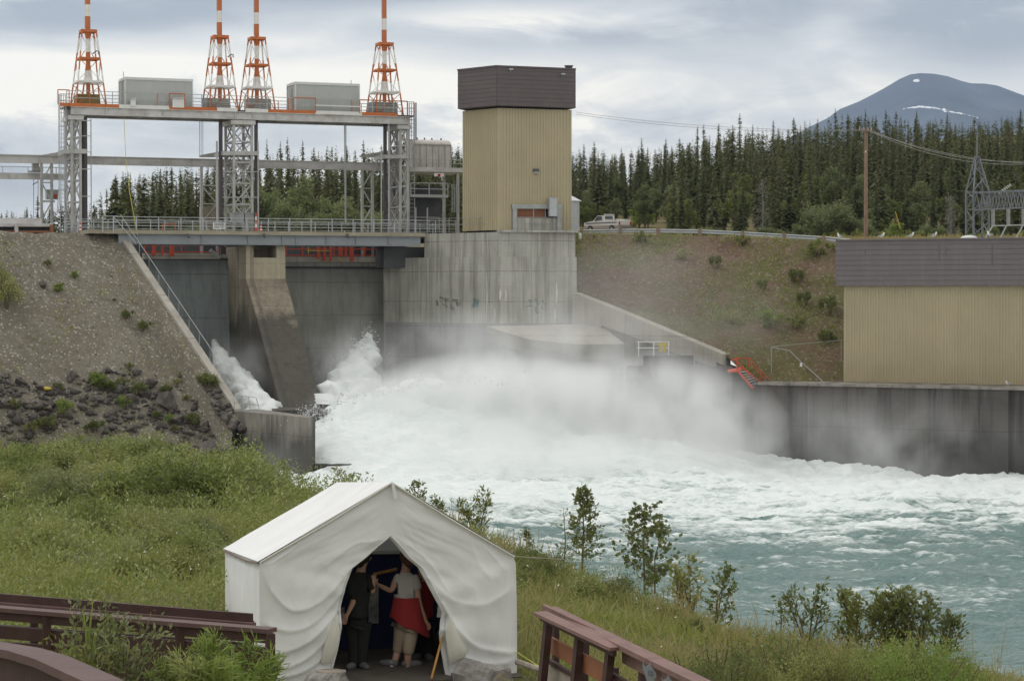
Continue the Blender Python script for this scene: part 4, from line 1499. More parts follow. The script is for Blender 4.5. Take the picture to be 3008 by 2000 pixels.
# railing returning down the slope at the left end
lr = thing('end_railing', 'grey pipe railing at the left bridge end over the gravel crest', 'railing', loc=DP(300, 680, 1.2))
z0_ = DP(310, 683, 1.2).z
for px in (302, 333):
    MB().beam(DP(px, 683, 1.2), DP(px, 634, 1.2), 0.06).build('post', M['galv'], lr)
mb = MB()
for y in (635, 652, 668):
    mb.beam(DP(300, y, 1.2), DP(345, y, 1.2), .045)
mb.beam(DP(333, 636, 1.25), DP(400, 715, 1.25), .05)
mb.beam(DP(188, 650, 0.6), DP(300, 650, 0.9), .04)
mb.beam(DP(188, 666, 0.6), DP(300, 666, 0.9), .04)
for px in (190, 228, 262):
    mb.beam(DP(px, 650, .7), DP(px, 684, .7), .05)
mb.build('rail', M['galv'], lr)
# sign on the bridge railing
sg = thing('warning_sign', 'white sign board with lines of dark lettering on the bridge railing', 'sign', loc=DP(644, 663, bt))
A0, A1 = DP(626, 654, bt + .06), DP(662, 673, bt + .06)
mb = MB()
mb.slab([D((A0 - Vector((OX, OY, 0))).dot(UV), bt + .06, A0.z), D((A1 - Vector((OX, OY, 0))).dot(UV), bt + .06, A0.z), D((A1 - Vector((OX, OY, 0))).dot(UV), bt + .06, A1.z), D((A0 - Vector((OX, OY, 0))).dot(UV), bt + .06, A1.z)], -NUPV * .04)
mb.build('board', M['white'], sg)
mb = MB()
rs = random.Random(9)
for (y, h) in ((656.5, .06), (660.5, .06), (665, .05), (668.5, .05)):
    x = 629.5
    while x < 658:
        wd = rs.uniform(2.0, 5.0)
        if not (643 < x < 645.5 and y > 662):
            mb.beam(DP(x, y, bt + .07), DP(min(x + wd, 659), y, bt + .07), 0.012, h)
        x += wd + 1.2
mb.build('lettering', M['ink'], sg)
# grey electric cabinets, hazard posts on the deck
for (x0, x1, y0, y1, lab) in ((681, 716, 625, 653, 'grey louvred control cabinet left of its twin on the bridge'), (720, 746, 625, 653, 'plain grey control cabinet right of its twin on the bridge')):
    a, b = DP(x0, y0, -3.4), DP(x1, y1, -3.4)
    c = thing('control_cabinet', lab, 'cabinet', 'control cabinets on the bridge deck', DP((x0 + x1) / 2, y1, -3.4))
    mb = MB()
    mb.slab([DP(x0, y0, -3.4), DP(x1, y0, -3.4), DP(x1, y1, -3.4), DP(x0, y1, -3.4)], -NUPV * .5)
    mb.build('box', M['louver'], c)
    mb = MB()
    for i in range(3):
        y = y0 + 5 + i * 8
        mb.beam(DP(x0 + 2, y, -3.38), DP(x1 - 2, y, -3.38), .02, .05)
    mb.beam(DP(x0 - 1, y0, -3.38), DP(x1 + 1, y0, -3.38), .1, .06)
    mb.build('trim', M['girder'], c)
    mb = MB()
    for x in (x0 + 3, x1 - 3):
        mb.beam(DP(x, y1, -3.6), DP(x, 690, -3.6), .06)
    mb.build('leg', M['galv'], c)
for (px, y0, y1, t, lab) in ((236, 655, 682, -3.0, 'slim red and white marker post at the foot of the left gantry leg'), (767, 660, 681, -.6, 'red and white striped marker post on the bridge right of the control cabinets'), (752, 625, 680, -3.2, 'tall faded red marker pole beside the middle gantry tower')):
    a, b = DP(px, y1, t), DP(px, y0, t)
    mk = thing('marker_post', lab, 'marker post', 'red marker posts along the bridge', a)
    nb_ = 5
    mbr, mbw = MB(), MB()
    for i in range(nb_):
        (mbr if i % 2 == 0 else mbw).tube([a.lerp(b, i / nb_), a.lerp(b, (i + 1) / nb_)], [0.11 - .012 * i, 0.11 - .012 * (i + 1)], 8)
    mbr.build('band', M['red_orange'], mk)
    mbw.build('stripe', M['white'], mk)
ob = thing('orange_barrier', 'thin orange barrier frame standing on the far side of the bridge', 'barrier', loc=DP(497, 680, -3))
mb = MB()
mb.beam(DP(476, 659, -3), DP(518, 659, -3), .09, .06)
for x in (478, 515):
    mb.beam(DP(x, 659, -3), DP(x, 682, -3), .06)
mb.build('frame', M['orange'], ob)

# ---- gantry: three lattice towers carrying a deck
TF, TR = -5.0, -7.7
gan = thing('hoist_gantry', 'tall grey steel gantry on three lattice towers above the dam gates', 'gantry', loc=D(0, TF, zs))
zd = DP(700, 329, TF).z          # underside of the toe plate = top of girder
zu = DP(700, 352, TF).z


def lattice_tower(sa, sb, z0, z1, levels, label=None):
    mb = MB()
    legs = [(sa, TF), (sb, TF), (sb, TR), (sa, TR)]
    root = None
    mb.beam(D(sa, TF, z0), D(sa, TF, z1), .19, .19)
    root = mb.build('tower', M['steel'], gan)
    for (s, t) in legs[1:]:
        MB().beam(D(s, t, z0), D(s, t, z1), .19, .19, up=UV).build('leg', M['steel'], root)
    mb = MB()
    zz = np.linspace(z0, z1, levels + 1)
    for i in range(levels):
        for (p, q) in ((0, 1), (1, 2), (2, 3), (3, 0)):
            a, b = legs[p], legs[q]
            mb.beam(D(a[0], a[1], zz[i]), D(b[0], b[1], zz[i + 1]), .085)
            if i % 2 == 1 or (p % 2 == 0 and i >= levels - 2):
                mb.beam(D(b[0], b[1], zz[i]), D(a[0], a[1], zz[i + 1]), .085)
            mb.beam(D(a[0], a[1], zz[i + 1]), D(b[0], b[1], zz[i + 1]), .1)
    mb.build('lattice', M['steel'], root)
    mb = MB()
    mb.prism([D(sa - .25, TF + .2, 0), D(sb + .25, TF + .2, 0), D(sb + .25, TR - .2, 0), D(sa - .25, TR - .2, 0)], z1 - .32, z1 + .0)
    mb.build('cap', M['steel_beam'], root)
    return root


sA0, sA1 = DS(211, TF, 500), DS(236, TF, 500)
sB0, sB1 = DS(687, TF, 500), DS(740, TF, 500)
sC0, sC1 = DS(1176, TF, 500), DS(1197, TF, 500)
lattice_tower(sA0, sA1, zs - 1, zu - .05, 6)
lattice_tower(sB0, sB1, zs - 1, zu - .05, 6)
lattice_tower(sC0, sC1, zs - 1, zu - .05, 6)
gl, grt = DS(207, TF, 330), DS(1203, TF, 345)
for t in (TF + .12, TR - .12):
    mb = MB()
    mb.prism([D(gl, t + .02, 0), D(grt, t + .02, 0), D(grt, t - .02, 0), D(gl, t - .02, 0)], zu, zd)
    for z in (zu, zd - .05):
        mb.prism([D(gl, t + .16, 0), D(grt, t + .16, 0), D(grt, t - .16, 0), D(gl, t - .16, 0)], z + .002, z + .05)
    for px in (226, 312, 478, 618, 690, 742, 812, 1000, 1104, 1190):
        s = DS(px, t, 340)
        mb.prism([D(s - .03, t + .13, 0), D(s + .03, t + .13, 0), D(s + .03, t - .13, 0), D(s - .03, t - .13, 0)], zu + .05, zd - .05)
    mb.build('deck_girder', M['steel_beam'], gan)
mb = MB()
mb.prism([D(gl - .3, TF + .22, 0), D(grt + .3, TF + .22, 0), D(grt + .3, TR - .22, 0), D(gl - .3, TR - .22, 0)], zd + .003, zd + .12)
mb.build('deck_plate', M['steel_dark'], gan)
zdk = zd + .12
# toe plates, orange and white by turns
for (x0, x1, mt) in ((178, 352, 'orange'), (352, 500, 'white'), (500, 640, 'orange'), (640, 700, 'white'), (724, 790, 'white'), (790, 812, 'orange'), (812, 930, 'orange'), (930, 1066, 'white'), (1066, 1172, 'orange')):
    MB().beam(DP(x0, 318, TF + .55).lerp(DP(x0, 318, TF + .55), 0) * 1.0, DP(x1, 318, TF + .55), .04, .0) if False else None
    a, b = DS(x0, TF + .55, 325), DS(x1, TF + .55, 325)
    MB().prism([D(a, TF + .28, 0), D(b, TF + .28, 0), D(b, TF + .23, 0), D(a, TF + .23, 0)], zdk - .12, zdk + .14).build('toe_plate', M[mt], gan)
# deck handrail
for t in (TF + .2, TR - .2):
    i = 0
    xs_ = np.linspace(gl - .3, grt + .3, 17)
    for s in xs_:
        MB().beam(D(s, t, zdk), D(s, t, zdk + 1.08), .055).build('post', M['orange'] if i % 3 == 1 else M['steel'], gan)
        i += 1
    for k, (z, mt) in enumerate(((1.08, 'steel'), (.55, 'steel'))):
        MB().beam(D(xs_[0], t, zdk + z), D(xs_[-1], t, zdk + z), .045).build('handrail', M[mt], gan)
for (x0, x1) in ((500, 545), (865, 930), (172, 205), (1060, 1200)):
    a, b = DS(x0, TF + .56, 300), DS(x1, TF + .56, 300)
    mb = MB()
    mb.beam(D(a, TF + .27, zdk + 1.1), D(b, TF + .27, zdk + 1.1), .07)
    for s in (a, b):
        mb.beam(D(s, TF + .27, zdk), D(s, TF + .27, zdk + 1.1), .07)
    mb.build('gate_frame', M['orange'], gan)
mb = MB()
mb.beam(D(DS(930, TF + .56), TF + .27, zdk + .55), D(DS(1062, TF + .56), TF + .27, zdk + .55), .09)
mb.build('white_rail', M['white'], gan)


def caged_ladder(px0, px1, y0, y1, t, flare):
    r = None
    a, b = DS(px0, t, y0), DS(px1, t, y0)
    z1, z0 = DP(px0, y0, t).z, DP(px0, y1, t).z
    mb = MB()
    nb = 6
    for i in range(nb + 1):
        th = math.pi * i / nb
        ss = (a + b) / 2 - math.cos(th) * (b - a) / 2
        tt = t + math.sin(th) * .45
        mb.beam(D(ss, tt, z0 if not flare else z0 + 1.8), D(ss, tt, z1), .045)
        if flare:
            s2 = (a + b) / 2 - math.cos(th) * (b - a) * .75
            mb.beam(D(s2, t + math.sin(th) * .7, z0), D(ss, tt, z0 + 1.8), .05)
    for z in np.arange(z0, z1, 1.6):
        pts = [D((a + b) / 2 - math.cos(math.pi * i / nb) * (b - a) / 2 * (1.4 if flare and z < z0 + .1 else 1), t + math.sin(math.pi * i / nb) * .45 * (1.4 if flare and z < z0 + .1 else 1), z) for i in range(nb + 1)]
        mb.tube(pts, .03, 4)
    r = mb.build('ladder_cage', M['galv'], gan)
    mb = MB()
    for s in ((a + b) / 2 - .22, (a + b) / 2 + .22):
        mb.beam(D(s, t, zs), D(s, t, z1), .05)
    for z in np.arange(zs, z1, .32):
        mb.beam(D((a + b) / 2 - .22, t, z), D((a + b) / 2 + .22, t, z), .03)
    mb.build('ladder', M['galv'], gan)


caged_ladder(172, 196, 277, 622, TF - .6, True)
caged_ladder(1198, 1222, 302, 412, TF - 1.0, False)
# dark guide columns and thin rods beside the towers
for (px, y0, wd, mt, t) in ((250, 344, .26, 'steel_dark', -5.4), (242, 344, .10, 'steel_dark', -5.8), (648, 352, .26, 'steel_dark', -5.6), (752, 352, .24, 'steel_dark', -5.4), (1131, 360, .24, 'steel_dark', -5.6),
                            (267, 350, .07, 'steel', -5), (637, 415, .12, 'steel', -4.8), (758, 415, .10, 'steel', -4.8), (1120, 430, .08, 'galv', -4.8), (1142, 362, .10, 'galv', -4.9)):
    p = DP(px, y0, t)
    MB().beam(Vector((p.x, p.y, zs - 1)), p, wd).build('guide_column', M[mt], gan)
for (x0, x1, ys_) in ((240, 268, (355, 400, 447, 497, 577)), (654, 760, (505, 580)), (740, 762, (448,))):
    for y in ys_:
        MB().beam(DP(x0, y, -4.85), DP(x1, y, -4.85), .06).build('tie_bar', M['steel'], gan)
# tower landings
for (x0, x1, y, hgt) in ((188, 255, 438, .35), (655, 756, 445, .3), (1130, 1200, 455, .3)):
    a, b = DP(x0, y, TF + .2), DP(x1, y, TF + .2)
    mb = MB()
    mb.slab([a, b, b - Vector((0, 0, hgt)), a - Vector((0, 0, hgt))], -NUPV * 2.9)
    mb.build('landing', M['steel'], gan)

# ---- monorail beam running behind the towers
mono = thing('monorail_beam', 'long grey horizontal beam crossing behind the gantry towers on its own legs', 'crane beam', loc=D(0, -8.7, zs))
tm = -8.7
zmt, zmb = DP(500, 465, tm).z, DP(500, 489, tm).z
a, b = DS(-60, tm, 470), DS(1172, tm, 480)
mb = MB()
mb.prism([D(a, tm + .02, 0), D(b, tm + .02, 0), D(b, tm - .02, 0), D(a, tm - .02, 0)], zmb, zmt)
for z in (zmb, zmt - .05):
    mb.prism([D(a, tm + .2, 0), D(b, tm + .2, 0), D(b, tm - .2, 0), D(a, tm - .2, 0)], z + .002, z + .06)
mb.build('beam', M['steel_beam'], mono)
for (x0, x1) in ((120, 195), (588, 660), (1060, 1140)):
    pa, pb, pc, pd = DP(x0, 456, tm), DP(x1, 443, tm), DP(x1, 462, tm), DP(x0, 462, tm)
    MB().slab([pa, pb, pc, pd], -NUPV * .4).build('haunch', M['steel'], mono)
for (x0, x1) in ((122, 152), (592, 638), (1064, 1094)):
    s_a, s_b = DS(x0, tm, 580), DS(x1, tm, 580)
    mb = MB()
    mb.beam(D(s_a, tm, zs - 2), D(s_a, tm, zmb), .2)
    mb.beam(D(s_b, tm, zs - 2), D(s_b, tm, zmb), .2)
    leg = mb.build('leg_frame', M['steel'], mono)
    mb = MB()
    lv = np.linspace(zs - .5, zmb, 5)
    for i in range(4):
        p, q = (s_a, s_b) if i % 2 else (s_b, s_a)
        mb.beam(D(p, tm, lv[i]), D(q, tm, lv[i + 1]), .09)
        mb.beam(D(s_a, tm, lv[i]), D(s_b, tm, lv[i]), .09)
    mb.build('lattice', M['steel'], leg)
mb = MB()
for (x0, x1, y0, y1) in ((592, 638, 606, 690), ):
    mb.slab([DP(x0, y0, tm), DP(x1, y0, tm), DP(x1, y1, tm), DP(x0, y1, tm)], -NUPV * .8)
mb.build('base_block', M['pier'], mono)

# lower crane beam at the far left with its trolley
cr = thing('trolley_crane', 'lower grey crane beam with guard rail and hoist trolley left of the gantry', 'crane', loc=D(DS(60, -9.6), -9.6, zs))
t2 = -9.6
za, zb2 = DP(60, 509, t2).z, DP(60, 527, t2).z
a, b = DS(-60, t2, 515), DS(192, t2, 515)
mb = MB()
mb.prism([D(a, t2 + .2, 0), D(b, t2 + .2, 0), D(b, t2 - .2, 0), D(a, t2 - .2, 0)], zb2, za)
mb.build('beam', M['steel_beam'], cr)
mb = MB()
mb.beam(D(a, t2, za + .48), D(b, t2, za + .48), .05)
for px in (8, 82, 165):
    s = DS(px, t2, 500)
    mb.beam(D(s, t2, za), D(s, t2, za + .48), .05)
mb.build('guard_rail', M['galv'], cr)
mb = MB()
for (x, y, sx, sz) in ((104, 485, .5, .45), (110, 498, .8, .35), (108, 476, .55, .2), (100, 505, .9, .14)):
    mb.box(DP(x, y, t2 + .5), (sx, .5, sz), AX)
mb.build('trolley', M['louver'], cr)
mb = MB()
for x in (99, 112):
    mb.tube([DP(x, 528, t2), DP(x, 640, t2)], .02, 4)
mb.beam(DP(96, 543, t2), DP(112, 534, t2), .06)
mb.build('hoist_rope', M['steel_dark'], cr)
mb = MB()
mb.box(DP(152, 572, t2), (.9, .7, .75), AX)
mb.box(DP(140, 592, t2), (1.0, .7, .12), AX)
mb.build('winch', M['louver'], cr)
MB().box(DP(163, 576, t2 + .4), (.22, .2, .25), AX).build('warning_plate', M['red_orange'], cr)

# stop-log beams lying on the crest at the far left
lg = thing('stoplog_stack', 'rusty grey stacked steel bulkheads lying on the crest at the far left', 'steel stack', loc=DP(70, 682, -1))
for (x0, x1, y0, y1, t, mt) in ((-60, 122, 641, 658, -2.2, 'steel_beam'), (-60, 156, 657, 666, -1.2, 'steel_beam'), (-60, 148, 678, 684, -1.1, 'wood_orange')):
    mb = MB()
    mb.slab([DP(x0, y0, t), DP(x1, y0, t), DP(x1, y1, t), DP(x0, y1, t)], -NUPV * 1.2)
    mb.build('bulkhead', M[mt], lg)
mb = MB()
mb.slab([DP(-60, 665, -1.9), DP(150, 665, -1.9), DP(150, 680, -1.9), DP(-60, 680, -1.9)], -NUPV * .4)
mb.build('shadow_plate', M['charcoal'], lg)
for x0, x1, mt in ((44, 54, 'steel_beam'), (148, 157, 'wood_orange')):
    MB().slab([DP(x0, 660, -.9), DP(x1, 660, -.9), DP(x1, 683, -.9), DP(x0, 683, -.9)], -NUPV * .6).build('stiffener', M[mt], lg)

# ---- orange and white lattice masts standing on the deck
zM = zdk


def banded(name, z0):
    m, nt, out = new_mat(name)
    N = NT(nt)
    sp_ = N.n('ShaderNodeSeparateXYZ')
    N.l(N.n('ShaderNodeTexCoord').outputs['Object'], sp_.inputs[0])
    z = N.math('DIVIDE', N.math('SUBTRACT', sp_.outputs['Z'], z0), 12.0)
    o, wh = (0.50, 0.155, 0.052), (0.76, 0.75, 0.72)
    st_ = [(0.0, o)]
    for zz, c in ((1.75, wh), (2.75, o), (4.15, wh), (5.25, o), (6.85, wh), (7.75, o)):
        st_.append((zz / 12.0, c))
    c = N.ramp(z, st_, 'CONSTANT')
    nz = N.noise(N.n('ShaderNodeTexCoord').outputs['Object'], 5.0, 4)
    c = N.mix(N.ramp(nz, [(0.5, 0), (0.8, .4)]), c, (0.4, 0.24, 0.17))
    N.bsdf(out, c, .5, 0, None, .3)
    return m


M['mast'] = banded('orange_white_band_paint', zM)


def make_mast(pxl, label):
    s0m = DS(pxl, TF - .1, 312)
    wb_, wt_ = 2.3, 1.05
    H = 5.75
    mst = thing('lattice_mast', label, 'mast', 'orange and white lattice masts on the gantry deck', D(s0m + wb_ / 2, (TF + TR) / 2, zM))
    cx, ct = s0m + wb_ / 2, (TF + TR) / 2
    td = (TF - TR) * .98

    def leg(i, f):
        sx = (-1, 1, 1, -1)[i]
        sy = (1, 1, -1, -1)[i]
        ww = wb_ * (1 - f) + wt_ * f
        dd = td * (1 - f) + td * .42 * f
        return D(cx + sx * ww / 2, ct + sy * dd / 2, zM + H * f)
    for i in range(4):
        MB().beam(leg(i, 0), leg(i, 1), .095).build('leg', M['mast'], mst)
    mb = MB()
    for (f0_, f1_) in ((.0, .3), (.3, .62), (.62, 1.0)):
        for i in range(4):
            j = (i + 1) % 4
            p, q = (i, j) if int(f0_ * 10) % 2 == 0 else (j, i)
            mb.beam(leg(p, f0_), leg(q, f1_), .045)
    mb.build('lattice', M['mast'], mst)
    for f, mt in ((.325, 'white'), (.635, 'orange')):
        mb = MB()
        pts = [leg(i, f) for i in range(4)]
        c = sum(pts, Vector()) / 4
        for i in range(4):
            mb.beam(pts[i], pts[(i + 1) % 4], .1, .14)
            mb.beam(pts[i], c, .12, .14)
        mb.build('cross_frame', M[mt], mst)
    mb = MB()
    pts = [leg(i, 1.0) for i in range(4)]
    for i in range(4):
        mb.beam(pts[i], pts[(i + 1) % 4], .16, .2)
    c = sum(pts, Vector()) / 4
    mb.beam(pts[0].lerp(pts[3], .5), pts[1].lerp(pts[2], .5), .3, .12)
    mb.tube([c - Vector((0, 0, .9)), c - Vector((0, 0, .1))], [.14, .26], 8)
    mb.build('head_bracket', M['orange'], mst)
    mb = MB()
    ztip = 12.5
    mb.tube([D(cx, ct, zM), D(cx, ct, zM + 3.0), D(cx, ct, zM + H), D(cx, ct, zM + ztip)], [.15, .17, .19, .17], 10)
    mb.tube([D(cx, ct, zM + 1.85), D(cx, ct, zM + 2.2)], [.34, .2], 10)
    for sx in (-1, 1):
        mb.beam(D(cx + sx * .55, ct, zM), D(cx + sx * .12, ct, zM + 3.2), .11)
    mb.build('stem', M['mast'], mst)
    mb = MB()
    mb.beam(D(cx - .22, ct, zM + 6), D(cx - .22, ct, zM + 10), .035)
    for z in (6.0, 7.2, 8.4, 9.6):
        mb.beam(D(cx - .22, ct, zM + z), D(cx, ct, zM + z), .035)
    mb.build('conduit', M['mast'], mst)
    return mst


for px, lab in ((223, 'orange and white lattice mast standing over the olive crate'), (614, 'orange and white lattice mast just right of the large grey shed'),
                (724, 'orange and white lattice mast just left of the smaller grey shed'), (1103, 'orange and white lattice mast nearest the tan tower')):
    make_mast(px, lab)
for (px, py) in ((284, 155), (680, 165)):
    p = DP(px, py, TF)
    lm = tag(MB().tube([p - Vector((.3, 0, .1)), p + Vector((0, 0, .12)), p + Vector((.12, 0, .1)), p + Vector((.14, 0, -.12))], .045, 6).build('obstruction_lamp', M['charcoal'], None),
             'small dark lamp hook on the mast over the olive crate' if px < 400 else 'small dark lamp hook on the mast right of the large grey shed', 'lamp', 'lamp hooks on the masts')

for (x0, x1, y0, mt, lab) in ((226, 293, 279, 'olive', 'olive brown crate inside the foot of the leftmost mast'), (604, 676, 289, 'louver', 'grey slatted crate inside the mast right of the large shed'),
                              (731, 796, 290, 'louver', 'grey slatted crate inside the mast left of the smaller shed'), (1094, 1168, 300, 'louver', 'grey slatted crate inside the mast nearest the tan tower')):
    t = TF - .25
    a, b = DP(x0, y0, t), DP(x1, y0, t)
    a.z = b.z = (a.z + b.z) / 2
    c = thing('motor_crate', lab, 'crate', 'crates at the mast feet', Vector((a.x, a.y, zM)))
    mb = MB()
    lo0, lo1 = Vector((a.x, a.y, zM + .16)), Vector((b.x, b.y, zM + .16))
    mb.slab([a, b, lo1, lo0], -NUPV * 1.5)
    mb.build('box', M[mt], c)
    if mt == 'louver':
        mb = MB()
        hgt = a.z - zM - .16
        for i in range(5):
            z = zM + .2 + hgt * (i + .5) / 5
            mb.beam(Vector((a.x, a.y, z)) + NUPV * .04, Vector((b.x, b.y, z)) + NUPV * .04, .08, .05)
        mb.beam(a.lerp(b, .45) + NUPV * .05, lo0.lerp(lo1, .45) + NUPV * .05, .08)
        mb.build('slat', M['steel'], c)
    else:
        mb = MB()
        mb.beam(a + NUPV * .02, b + NUPV * .02, .1, .1)
        mb.build('lid', M[mt], c)
    MB().prism([Vector((a.x, a.y, 0)) + NUPV * .1, Vector((b.x, b.y, 0)) + NUPV * .1, Vector((b.x, b.y, 0)) - NUPV * 1.6, Vector((a.x, a.y, 0)) - NUPV * 1.6], zM, zM + .158).build('skid', M['orange'], c)

# ---- hoist sheds
for (xl, x0, x1, yt, lab) in ((345, 368, 565, 228, 'large pale grey shed on the left half of the gantry deck'), (839, 868, 1055, 242, 'smaller pale grey shed on the right half of the gantry deck')):
    t0 = TF - .1
    sa_, sb_ = DS(x0, t0, 280), DS(x1, t0, 280)
    ztp = DP(x0, yt, t0).z
    dep = 2.45
    sh = thing('hoist_shed', lab, 'shed', 'hoist sheds on the gantry deck', D((sa_ + sb_) / 2, t0, zM))
    MB().prism([D(sa_, t0, 0), D(sb_, t0, 0), D(sb_, t0 - dep, 0), D(sa_, t0 - dep, 0)], zM + .03, ztp - .16).build('wall', M['shed'], sh)
    MB().prism([D(sa_ - .05, t0 + .05, 0), D(sb_ + .05, t0 + .05, 0), D(sb_ + .05, t0 - dep - .05, 0), D(sa_ - .05, t0 - dep - .05, 0)], ztp - .16 + .001, ztp + .04).build('roof', M['shed_trim'], sh)
    for s, t in ((sa_, t0), (sb_, t0), (sa_, t0 - dep)):
        MB().beam(D(s, t, zM + .03), D(s, t, ztp - .17), .1, .1).build('corner_trim', M['shed_trim'], sh)
    MB().prism([D(sa_ - .04, t0 - .9, 0), D(sa_ - .01, t0 - .9, 0), D(sa_ - .01, t0 - 1.7, 0), D(sa_ - .04, t0 - 1.7, 0)], zM + .05, zM + 2.0).build('door', M['louver'], sh)
    if x0 < 500:
        MB().beam(D(sa_ + .1, t0 - 1.2, ztp), D(sa_ + .1, t0 - 1.2, ztp + .55), .035).build('aerial', M['steel_dark'], sh)
    else:
        MB().beam(D(sb_ - .3, t0 - 1.2, ztp), D(sb_ - .3, t0 - 1.2, ztp + .45), .035).build('aerial', M['steel_dark'], sh)
for (x0, x1, y0, y1, lab) in ((384, 399, 290, 313, 'small narrow white box on the deck in front of the large shed'), (507, 541, 289, 313, 'wide white box on the deck in front of the large shed')):
    t = TF + .35
    a, b = DP(x0, y0, t), DP(x1, y0, t)
    wbx = thing('switch_box', lab, 'switch box', 'white boxes in front of the large shed', Vector((a.x, a.y, zM)))
    MB().slab([a, b, Vector((b.x, b.y, zM + .03)), Vector((a.x, a.y, zM + .03))], -NUPV * .25).build('box', M['white'], wbx)
    MB().beam(a + NUPV * .01, b + NUPV * .01, .3, .04).build('lid', M['shed_trim'], wbx)

# hoist ropes hanging from the deck
for (xs_, y0, y1, lab) in (((586, 591, 596), 350, 460, 'three thin steel ropes hanging from the deck left of the middle tower'), ((1012, 1016), 362, 655, 'twin pale ropes hanging from the right span of the deck')):
    hp_ = thing('hanging_rope', lab, 'rope', None, DP(xs_[0], y1, TF - 1.5))
    for x in xs_:
        MB().tube([DP(x, y0, TF - 1.5), DP(x + (2 if len(xs_) == 2 and x == xs_[0] else 0), y1, TF - 1.5)], .025 if len(xs_) == 3 else .04, 5).build('strand', M['galv'], hp_)
tag(MB().tube([DP(364, 345, TF), DP(370, 470, TF + 1), DP(380, 560, 0), DP(398, 660, 2), DP(404, 690, 2.2)], .02, 5).build('slack_line', M['rope'], None), 'slack yellowish line running from the deck down to the bridge railing', 'line')

# ---- steel platform and tank between gantry and tower
pf = thing('steel_platform', 'grey steel platform on posts between the gantry and the tan tower', 'platform', loc=D(DS(1270, -6.5), -6.5, zs))
tp = -6.0
a, b = DS(1186, tp, 500), DS(1368, tp, 500)
zp1, zp0 = DP(1270, 492, tp).z, DP(1270, 505, tp).z
MB().prism([D(a, tp, 0), D(b, tp, 0), D(b, tp - 4, 0), D(a, tp - 4, 0)], zp0, zp1).build('deck', M['steel_beam'], pf)
for px in (1190, 1345):
    for t in (tp - .2, tp - 3.6):
        s = DS(px, tp - .2, 600)
        MB().beam(D(s, t, zs - 2), D(s, t, zp0), .2).build('post', M['steel'], pf)
mb = MB()
for px in (1200, 1240, 1283, 1322, 1362):
    s = DS(px, tp, 480)
    mb.beam(D(s, tp - .05, zp1), D(s, tp - .05, zp1 + .62), .05)
for z in (.62, .33):
    mb.beam(D(a, tp - .05, zp1 + z), D(b, tp - .05, zp1 + z), .045)
mb.build('handrail', M['galv'], pf)
z5, z4 = DP(1260, 572, tp).z, DP(1260, 580, tp).z
a2, b2_ = DS(1205, tp, 570), DS(1316, tp, 570)
MB().prism([D(a2, tp + .1, 0), D(b2_, tp + .1, 0), D(b2_, tp - 3, 0), D(a2, tp - 3, 0)], z4, z5).build('walkway', M['galv'], pf)
mb = MB()
for px in (1206, 1260, 1315):
    s = DS(px, tp, 560)
    mb.beam(D(s, tp + .05, z5), D(s, tp + .05, z5 + .92), .07)
for z in (.92, .45):
    mb.beam(D(a2, tp + .05, z5 + z), D(b2_, tp + .05, z5 + z), .06)
mb.build('walkway_rail', M['galv'], pf)
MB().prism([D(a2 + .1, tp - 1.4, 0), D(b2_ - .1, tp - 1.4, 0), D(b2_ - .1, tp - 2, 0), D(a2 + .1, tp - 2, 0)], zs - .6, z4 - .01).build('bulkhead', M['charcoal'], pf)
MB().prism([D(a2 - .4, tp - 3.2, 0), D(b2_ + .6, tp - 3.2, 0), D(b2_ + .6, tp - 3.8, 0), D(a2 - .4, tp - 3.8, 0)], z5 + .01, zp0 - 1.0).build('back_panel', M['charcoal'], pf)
mb = MB()
for z in (.9, 1.7):
    mb.beam(D(a2 + .3, tp - 1.35, zs - .2 + z), D(b2_ - .2, tp - 1.35, zs - .2 + z), .1)
mb.build('walkway_bar', M['louver'], pf)
for px in (1212, 1246):
    s = DS(px, tp, 640)
    MB().beam(D(s, tp + .8, zs - .4), D(s, tp + .8, zs + 2.2), .09).build('post', M['galv'], pf)
mb = MB()
s = DS(1225, tp, 640)
for i in range(4):
    sx = DS(1328 + i * 6, tp, 600)
    mb.beam(D(sx, tp, z4 - 1.2), D(sx, tp, z5 + .9), .05)
mb.build('ladder_cage', M['galv'], pf)
cb = tag(MB().box(DP(1187, 641, tp + .6), (.75, .5, .95), AX).box(DP(1187, 624, tp + .6), (.8, .55, .05), AX).build('junction_box', M['louver'], None), 'grey junction box standing at the foot of the right gantry tower', 'junction box')
dsh = thing('danger_plate', 'small white plate with a red mark under the tank platform', 'sign', loc=DP(1290, 515, tp + .1))
MB().box(DP(1290, 514, tp + .15), (.85, .05, .26), AX).build('board', M['white'], dsh)
MB().box(DP(1290, 515, tp + .2), (.2, .03, .2), AX).build('mark', M['tail'], dsh)
tk = thing('storage_tank', 'rusty white panelled tank with rounded top on the steel platform', 'tank', loc=D(DS(1270, -7), -7, zp1))
ta, tb_ = DS(1216, tp - .5, 450), DS(1325, tp - .5, 450)
zt1, zt2 = DP(1270, 426, tp - .5).z, DP(1270, 409, tp - .5).z
prof_ = [(0, 0), (0, zt1 - zp1)]
for i in range(1, 8):
    th = math.pi / 2 * i / 8
    prof_.append((1.05 - 1.05 * math.cos(th), zt1 - zp1 + (zt2 - zt1) * math.sin(th)))
prof_ += [(1.6, zt2 - zp1), (2.3, zt1 - zp1), (2.6, 0)]
n = len(prof_)
Lp = [D(ta, tp - .5 - x, zp1 + .002 + z) for x, z in prof_]
Rp = [D(tb_, tp - .5 - x, zp1 + .002 + z) for x, z in prof_]
mb = MB()
mb.add(Lp + Rp, [tuple(range(n)), tuple(reversed(range(n, 2 * n)))] + [((i + 1) % n, i, n + i, n + (i + 1) % n) for i in range(n)])
